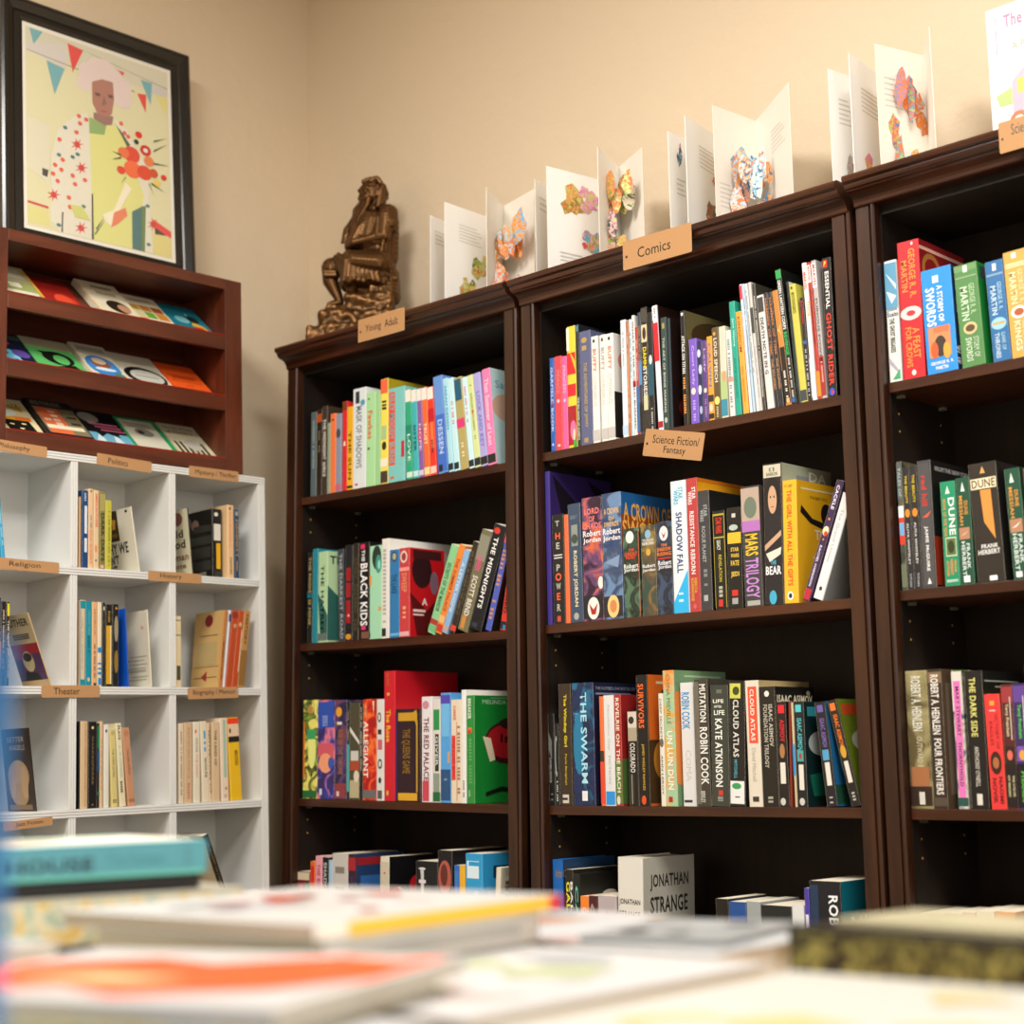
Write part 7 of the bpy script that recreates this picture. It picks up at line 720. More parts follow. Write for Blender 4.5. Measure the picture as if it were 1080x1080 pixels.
# ---------------------------------------------------------------- pop-up books on top of the cases
POPS = [  # cream V pages are the same white paper, shade put into their colour
(F1,'open white pop up book nearest the bronze figurine',0.2722,.262,[((0.454,0.07),(0.4442,0.13),[('r',0.3,0.75,0.9,0.7605,'cfccc4'),('r',0.3,0.7875,0.8400000000000001,0.798,'cfccc4'),('r',0.3,0.825,0.78,0.8355,'cfccc4'),('r',0.3,0.8625,0.9,0.873,'cfccc4')],'f4f3ef'),((0.5454,0.03),(0.5409,0.19),[('r',0.3,0.68,0.8,0.6884,'cfccc4'),('r',0.3,0.7100000000000001,0.74,0.7184,'cfccc4'),('r',0.3,0.74,0.68,0.7484000000000001,'cfccc4'),('r',0.3,0.77,0.8,0.7784,'cfccc4'),('r',0.3,0.8,0.74,0.8084,'cfccc4'),('r',0.3,0.83,0.68,0.8384,'cfccc4'),('p','art:d87040,b8c060,c8d090,90',((0.883,0.457),(0.885,0.484),(0.812,0.51),(0.765,0.499),(0.693,0.474),(0.707,0.445),(0.762,0.414),(0.817,0.41),(0.887,0.435))),('p','art:c8d090,98a848,d87040,60',((0.923,0.558),(0.904,0.58),(0.884,0.603),(0.833,0.594),(0.798,0.577),(0.8,0.547),(0.827,0.518),(0.883,0.509),(0.933,0.52))),('p','art:c8d090,d87040,b8c060,60',((0.665,0.435),(0.66,0.469),(0.634,0.476),(0.577,0.469),(0.573,0.453),(0.554,0.418),(0.598,0.396),(0.638,0.387),(0.667,0.405))),('p','art:c8d090,e0c070,98a848,90',((0.957,0.554),(0.96,0.595),(0.888,0.616),(0.815,0.616),(0.795,0.574),(0.783,0.53),(0.834,0.494),(0.887,0.503),(0.975,0.495))),('p','art:e0c070,98a848,b8c060,90',((0.743,0.437),(0.725,0.481),(0.682,0.492),(0.642,0.496),(0.6,0.451),(0.558,0.418),(0.617,0.392),(0.69,0.364),(0.761,0.414))),('p','art:b8c060,98a848,c8d090,90',((0.81,0.504),(0.797,0.533),(0.728,0.558),(0.678,0.535),(0.631,0.522),(0.614,0.482),(0.697,0.472),(0.732,0.445),(0.775,0.478))),('p','art:b8c060,385038,98a848,60',((0.713,0.503),(0.722,0.547),(0.667,0.577),(0.612,0.565),(0.588,0.527),(0.574,0.481),(0.608,0.435),(0.665,0.454),(0.74,0.476))),('p','d87040',((0.747,0.445),(0.72,0.457),(0.706,0.47),(0.677,0.464),(0.672,0.45),(0.666,0.436),(0.675,0.43),(0.706,0.426),(0.724,0.432))),('p','e0c070',((0.692,0.478),(0.678,0.497),(0.663,0.493),(0.646,0.505),(0.627,0.484),(0.608,0.472),(0.641,0.461),(0.67,0.452),(0.691,0.468))),('p','98a848',((0.724,0.53),(0.703,0.553),(0.679,0.561),(0.643,0.551),(0.611,0.54),(0.635,0.522),(0.657,0.499),(0.679,0.495),(0.71,0.503))),('p','art:d87040,c8d090,98a848,90',((0.763,0.205),(0.718,0.237),(0.676,0.277),(0.609,0.267),(0.556,0.221),(0.544,0.183),(0.611,0.165),(0.678,0.125),(0.756,0.153))),('p','art:c8d090,b8c060,385038,90',((0.582,0.18),(0.537,0.24),(0.498,0.286),(0.42,0.233),(0.306,0.204),(0.293,0.147),(0.38,0.111),(0.49,0.047),(0.633,0.097))),('p','art:c8d090,385038,98a848,60',((0.592,0.213),(0.575,0.276),(0.511,0.288),(0.412,0.295),(0.292,0.249),(0.339,0.174),(0.394,0.107),(0.529,0.138),(0.622,0.151))),('p','art:d87040,385038,c8d090,60',((0.762,0.222),(0.739,0.267),(0.69,0.259),(0.601,0.289),(0.585,0.248),(0.566,0.207),(0.639,0.167),(0.698,0.166),(0.751,0.189))),('p','art:d87040,b8c060,c8d090,60',((0.547,0.278),(0.479,0.312),(0.451,0.362),(0.374,0.346),(0.382,0.305),(0.328,0.263),(0.402,0.236),(0.449,0.196),(0.506,0.244))),('p','art:b8c060,385038,e0c070,60',((0.629,0.278),(0.654,0.313),(0.581,0.36),(0.507,0.31),(0.448,0.292),(0.444,0.251),(0.522,0.247),(0.575,0.245),(0.604,0.231))),('p','art:d87040,98a848,b8c060,60',((0.472,0.201),(0.518,0.223),(0.438,0.237),(0.355,0.25),(0.304,0.214),(0.345,0.181),(0.369,0.131),(0.441,0.131),(0.494,0.157))),('p','e0c070',((0.651,0.253),(0.64,0.273),(0.606,0.292),(0.566,0.294),(0.562,0.27),(0.551,0.24),(0.579,0.221),(0.605,0.225),(0.629,0.242))),('p','b8c060',((0.455,0.216),(0.453,0.233),(0.437,0.237),(0.407,0.243),(0.383,0.227),(0.398,0.205),(0.402,0.185),(0.439,0.189),(0.453,0.206))),('p','b8c060',((0.636,0.204),(0.652,0.225),(0.612,0.232),(0.568,0.239),(0.543,0.218),(0.56,0.189),(0.577,0.169),(0.609,0.181),(0.622,0.187)))],'f4f3ef'),((0.6834,0.03),(0.6205,0.15),[('p','art:406080,e0a060,a8d0e0,60',((0.626,0.634),(0.654,0.655),(0.603,0.66),(0.575,0.657),(0.55,0.642),(0.552,0.62),(0.565,0.607),(0.601,0.591),(0.65,0.603))),('p','art:e0a060,406080,e8d8c0,60',((0.636,0.562),(0.621,0.579),(0.564,0.589),(0.513,0.595),(0.499,0.574),(0.503,0.551),(0.524,0.54),(0.568,0.527),(0.624,0.543))),('p','art:58a0d0,406080,d07838,90',((0.653,0.622),(0.635,0.638),(0.59,0.656),(0.561,0.64),(0.548,0.635),(0.521,0.607),(0.548,0.603),(0.592,0.598),(0.613,0.595))),('p','art:406080,e8d8c0,a8d0e0,60',((0.635,0.613),(0.625,0.632),(0.585,0.632),(0.551,0.637),(0.534,0.621),(0.538,0.607),(0.556,0.592),(0.583,0.589),(0.61,0.594))),('p','art:e0a060,d07838,58a0d0,90',((0.61,0.566),(0.585,0.597),(0.533,0.62),(0.476,0.614),(0.448,0.579),(0.466,0.557),(0.479,0.517),(0.537,0.538),(0.566,0.549))),('p','art:58a0d0,e8d8c0,d07838,90',((0.701,0.598),(0.704,0.62),(0.682,0.639),(0.653,0.613),(0.631,0.613),(0.608,0.588),(0.658,0.581),(0.68,0.578),(0.711,0.579))),('p','art:d07838,e8d8c0,e0a060,90',((0.722,0.558),(0.703,0.578),(0.686,0.591),(0.649,0.588),(0.649,0.568),(0.634,0.543),(0.662,0.525),(0.69,0.533),(0.712,0.544))),('p','d07838',((0.565,0.606),(0.554,0.615),(0.544,0.628),(0.526,0.623),(0.504,0.61),(0.518,0.598),(0.526,0.591),(0.546,0.593),(0.567,0.597))),('p','d07838',((0.559,0.579),(0.55,0.588),(0.531,0.6),(0.511,0.594),(0.502,0.586),(0.499,0.572),(0.51,0.561),(0.533,0.559),(0.543,0.569))),('p','a8d0e0',((0.573,0.642),(0.58,0.65),(0.558,0.66),(0.542,0.657),(0.52,0.645),(0.512,0.632),(0.542,0.63),(0.559,0.619),(0.574,0.628)))],'ece6da'),((0.6205,0.15),(0.7524,0.115),[('r',0.3,0.1,0.8,0.10933333333333334,'cfccc4'),('r',0.3,0.13333333333333333,0.74,0.14266666666666666,'cfccc4'),('r',0.3,0.16666666666666669,0.68,0.17600000000000002,'cfccc4')],'ece6da')],[(0.7545,0.0636,0.6353,0.1243,0.0297,0.0849,'art:d8a050,d07838,58a0d0,80'),(0.6719,0.085,0.716,0.1243,0.0166,0.0558,'art:d07838,a8d0e0,d8a050,80'),(0.7062,0.07,1.1819,0.01,0.0185,0.0639,'art:406080,e07838,d07838,80'),(0.7045,0.1016,0.5433,0.1014,0.0309,0.0667,'art:d07838,d8a050,e0a060,80'),(0.6785,0.0701,0.7875,0.01,0.0283,0.0751,'art:a8d0e0,e0a060,e07838,80'),(0.7249,0.0901,0.3595,0.01,0.0252,0.0525,'art:58a0d0,e0a060,d07838,80'),(0.7237,0.097,0.3338,0.1014,0.0227,0.0888,'art:e07838,d8a050,d07838,80'),(0.6749,0.1023,0.507,0.1243,0.0216,0.0817,'art:d8a050,a8d0e0,e0a060,80'),(0.7301,0.0781,0.3646,0.1243,0.0258,0.0764,'art:d8a050,e0a060,58a0d0,80'),(0.6611,0.0921,0.6858,0.0557,0.0245,0.0493,'art:e07838,d8a050,e8d8c0,80'),(0.6652,0.1035,0.4429,0.1014,0.0314,0.0802,'art:e0a060,58a0d0,d8a050,80'),(0.7105,0.0835,0.3096,0.1014,0.0209,0.0578,'art:d07838,e07838,a8d0e0,80'),(0.6696,0.0978,0.6743,0.01,0.019,0.0896,'art:d8a050,a8d0e0,e07838,80'),(0.6849,0.0929,1.0192,0.1014,0.0302,0.0484,'art:e07838,e8d8c0,e0a060,80'),(0.6512,0.0906,0.8003,0.1014,0.0306,0.0641,'art:d8a050,e07838,e8d8c0,80'),(0.7117,0.1064,0.5402,0.01,0.0307,0.0622,'art:e8d8c0,a8d0e0,e0a060,80')]),
(F2,'open white pop up book left of the Comics label',0.3835,.262,[((-0.0158,0.07),(-0.0297,0.13),[('r',0.3,0.75,0.9,0.764,'cfccc4'),('r',0.3,0.8,0.8400000000000001,0.8140000000000001,'cfccc4'),('r',0.3,0.85,0.78,0.864,'cfccc4')],'f4f3ef'),((0.0561,0.03),(0.0843,0.19),[('p','art:c8d080,d8a050,e07838,90',((0.603,0.809),(0.555,0.85),(0.513,0.873),(0.443,0.855),(0.403,0.827),(0.386,0.794),(0.467,0.769),(0.517,0.769),(0.586,0.782))),('p','art:c8d080,d8a050,e07838,90',((0.549,0.831),(0.507,0.877),(0.44,0.902),(0.348,0.876),(0.316,0.86),(0.326,0.81),(0.358,0.753),(0.445,0.757),(0.495,0.794))),('p','art:6c8840,e07838,d8a050,60',((0.447,0.68),(0.4,0.712),(0.371,0.755),(0.315,0.743),(0.227,0.699),(0.269,0.66),(0.297,0.609),(0.367,0.628),(0.434,0.653))),('p','art:6c8840,e07838,c8d080,90',((0.694,0.724),(0.645,0.761),(0.604,0.815),(0.496,0.798),(0.445,0.752),(0.474,0.685),(0.511,0.645),(0.602,0.655),(0.706,0.67))),('p','art:e07838,d8a050,6c8840,90',((0.6,0.767),(0.597,0.828),(0.537,0.836),(0.445,0.799),(0.406,0.794),(0.422,0.75),(0.485,0.69),(0.532,0.721),(0.619,0.726))),('p','art:c8d080,e07838,d8a050,60',((0.606,0.768),(0.562,0.821),(0.525,0.867),(0.472,0.829),(0.396,0.801),(0.357,0.735),(0.449,0.711),(0.531,0.726),(0.627,0.742))),('p','art:e07838,c8d080,6c8840,90',((0.556,0.722),(0.556,0.771),(0.509,0.815),(0.452,0.777),(0.4,0.752),(0.37,0.704),(0.407,0.648),(0.511,0.624),(0.542,0.663))),('p','d8a050',((0.415,0.751),(0.4,0.769),(0.374,0.802),(0.328,0.778),(0.332,0.759),(0.333,0.734),(0.342,0.733),(0.375,0.702),(0.412,0.723))),('p','d8a050',((0.527,0.803),(0.494,0.814),(0.477,0.825),(0.442,0.836),(0.422,0.813),(0.43,0.792),(0.442,0.767),(0.483,0.778),(0.504,0.786))),('p','e8b0c0',((0.723,0.717),(0.694,0.751),(0.64,0.741),(0.592,0.74),(0.586,0.73),(0.568,0.703),(0.603,0.685),(0.645,0.668),(0.696,0.681))),('p','art:c8c870,e8a0c8,d880b0,90',((0.802,0.732),(0.794,0.76),(0.767,0.76),(0.724,0.773),(0.67,0.749),(0.672,0.719),(0.719,0.699),(0.768,0.708),(0.815,0.717))),('p','art:c8c870,e8a0c8,d880b0,90',((0.784,0.736),(0.8,0.754),(0.76,0.773),(0.726,0.761),(0.69,0.748),(0.711,0.721),(0.702,0.703),(0.751,0.689),(0.788,0.708))),('p','art:d880b0,e8a0c8,c8c870,90',((0.779,0.721),(0.795,0.743),(0.718,0.762),(0.667,0.78),(0.636,0.749),(0.607,0.702),(0.63,0.678),(0.707,0.656),(0.773,0.685))),('p','art:e8a0c8,c8c870,d880b0,90',((0.97,0.802),(0.937,0.83),(0.846,0.841),(0.765,0.873),(0.732,0.826),(0.754,0.775),(0.79,0.751),(0.848,0.743),(0.893,0.764))),('p','art:c8c870,d880b0,e8a0c8,60',((0.814,0.79),(0.797,0.821),(0.749,0.873),(0.675,0.826),(0.657,0.811),(0.677,0.774),(0.685,0.751),(0.744,0.719),(0.817,0.754))),('p','art:e8a0c8,c8c870,d880b0,90',((0.737,0.838),(0.724,0.889),(0.655,0.897),(0.606,0.903),(0.582,0.861),(0.535,0.822),(0.59,0.802),(0.653,0.799),(0.74,0.79))),('p','art:d880b0,c8c870,e8a0c8,90',((0.867,0.836),(0.823,0.867),(0.792,0.882),(0.741,0.871),(0.71,0.854),(0.696,0.817),(0.753,0.8),(0.793,0.8),(0.862,0.806))),('p','e8a0c8',((0.775,0.729),(0.784,0.737),(0.753,0.756),(0.729,0.75),(0.716,0.734),(0.726,0.719),(0.728,0.716),(0.756,0.701),(0.774,0.714))),('p','d880b0',((0.875,0.724),(0.85,0.732),(0.829,0.746),(0.801,0.737),(0.789,0.729),(0.78,0.719),(0.807,0.706),(0.828,0.71),(0.862,0.706))),('p','c8c870',((0.78,0.818),(0.782,0.84),(0.752,0.849),(0.737,0.838),(0.709,0.829),(0.721,0.808),(0.729,0.796),(0.757,0.791),(0.764,0.804))),('p','art:58b0d8,e8c0a0,e04858,60',((0.905,0.447),(0.898,0.488),(0.867,0.517),(0.8,0.487),(0.75,0.471),(0.73,0.431),(0.789,0.379),(0.869,0.403),(0.945,0.408))),('p','art:e8c0a0,e04858,58b0d8,60',((0.817,0.441),(0.811,0.455),(0.787,0.481),(0.751,0.491),(0.698,0.459),(0.737,0.424),(0.739,0.413),(0.784,0.39),(0.82,0.416))),('p','art:e04858,e8c0a0,58b0d8,60',((0.818,0.414),(0.828,0.435),(0.773,0.485),(0.712,0.455),(0.67,0.423),(0.683,0.394),(0.721,0.351),(0.775,0.352),(0.818,0.373))),('p','art:e8c0a0,58b0d8,90a858,60',((0.939,0.39),(0.923,0.448),(0.834,0.485),(0.735,0.447),(0.741,0.416),(0.705,0.368),(0.759,0.318),(0.826,0.324),(0.905,0.337))),('p','art:90a858,e8c0a0,e04858,60',((0.82,0.414),(0.82,0.432),(0.776,0.45),(0.739,0.466),(0.672,0.432),(0.664,0.394),(0.729,0.373),(0.77,0.381),(0.796,0.396))),('p','art:58b0d8,e8c0a0,e04858,90',((0.731,0.456),(0.746,0.486),(0.699,0.514),(0.645,0.511),(0.595,0.468),(0.595,0.432),(0.644,0.409),(0.693,0.428),(0.744,0.421))),('p','art:e8c0a0,90a858,e04858,90',((0.837,0.373),(0.769,0.395),(0.751,0.42),(0.694,0.418),(0.674,0.394),(0.662,0.361),(0.692,0.34),(0.753,0.316),(0.773,0.336))),('p','58b0d8',((0.737,0.438),(0.735,0.457),(0.703,0.458),(0.673,0.464),(0.649,0.448),(0.646,0.433),(0.678,0.409),(0.705,0.41),(0.715,0.42))),('p','e04858',((0.688,0.367),(0.672,0.379),(0.644,0.402),(0.605,0.398),(0.583,0.38),(0.606,0.361),(0.612,0.339),(0.644,0.35),(0.657,0.351))),('p','e8c0a0',((0.911,0.43),(0.885,0.449),(0.871,0.446),(0.845,0.45),(0.832,0.439),(0.83,0.421),(0.842,0.402),(0.866,0.408),(0.887,0.421))),('r',0.2,0.2,0.7,0.20933333333333334,'cfccc4'),('r',0.2,0.23333333333333334,0.6399999999999999,0.24266666666666667,'cfccc4'),('r',0.2,0.26666666666666666,0.58,0.276,'cfccc4')],'f4f3ef'),((0.2052,0.03),(0.1646,0.15),[],'ece6da'),((0.1646,0.15),(0.2688,0.1),[('r',0.3,0.1,0.8,0.10933333333333334,'cfccc4'),('r',0.3,0.13333333333333333,0.74,0.14266666666666666,'cfccc4'),('r',0.3,0.16666666666666669,0.68,0.17600000000000002,'cfccc4')],'ece6da')],[(0.1811,0.0873,1.1959,0.01,0.021,0.0626,'art:c8d090,d87040,e8b0c0,80'),(0.2083,0.084,0.296,0.1243,0.0274,0.0607,'art:d8a050,c8d090,d87040,80'),(0.1928,0.0736,0.9887,0.01,0.0313,0.0703,'art:e8b0c0,e07838,98a848,80'),(0.1737,0.1032,1.1095,0.0671,0.0277,0.0607,'art:e0c070,e07838,d8a050,80'),(0.2029,0.0716,0.2586,0.1529,0.0282,0.0771,'art:d8a050,6c8840,e07838,80'),(0.2146,0.0969,0.7382,0.01,0.0306,0.0737,'art:e0c070,d87040,e8b0c0,80'),(0.2045,0.0889,0.4321,0.01,0.0202,0.0656,'art:385038,98a848,e0c070,80'),(0.223,0.111,1.107,0.1529,0.0224,0.0521,'art:98a848,c8d090,e8b0c0,80'),(0.1965,0.0948,0.2214,0.01,0.0214,0.0802,'art:c8d080,e8b0c0,c8d090,80'),(0.2059,0.071,1.0224,0.0671,0.0289,0.0647,'art:e8b0c0,c8d080,385038,80'),(0.1876,0.0852,1.0938,0.01,0.026,0.0674,'art:e07838,e0c070,385038,80'),(0.2146,0.1026,0.3273,0.1243,0.0285,0.0541,'art:6c8840,e0c070,b8c060,80'),(0.2152,0.1025,0.3555,0.1529,0.0309,0.0693,'art:e07838,385038,6c8840,80'),(0.1572,0.1176,1.0142,0.01,0.0224,0.0728,'art:6c8840,98a848,b8c060,80'),(0.1922,0.087,0.6397,0.1243,0.0318,0.0778,'art:e07838,d8a050,385038,80'),(0.1913,0.0818,0.9638,0.0671,0.0242,0.0725,'art:c8d090,e0c070,d87040,80'),(0.24,0.0679,1.1021,0.01,0.0185,0.0618,'art:e0c070,98a848,d8a050,80'),(0.2049,0.1156,0.5752,0.1529,0.0215,0.0667,'art:e8b0c0,e0c070,6c8840,80'),(0.2537,0.0688,0.588,0.1529,0.0264,0.0608,'art:b8c060,c8d090,d87040,80'),(0.2396,0.0891,0.5564,0.1243,0.0278,0.0801,'art:c8d090,385038,e8b0c0,80')]),
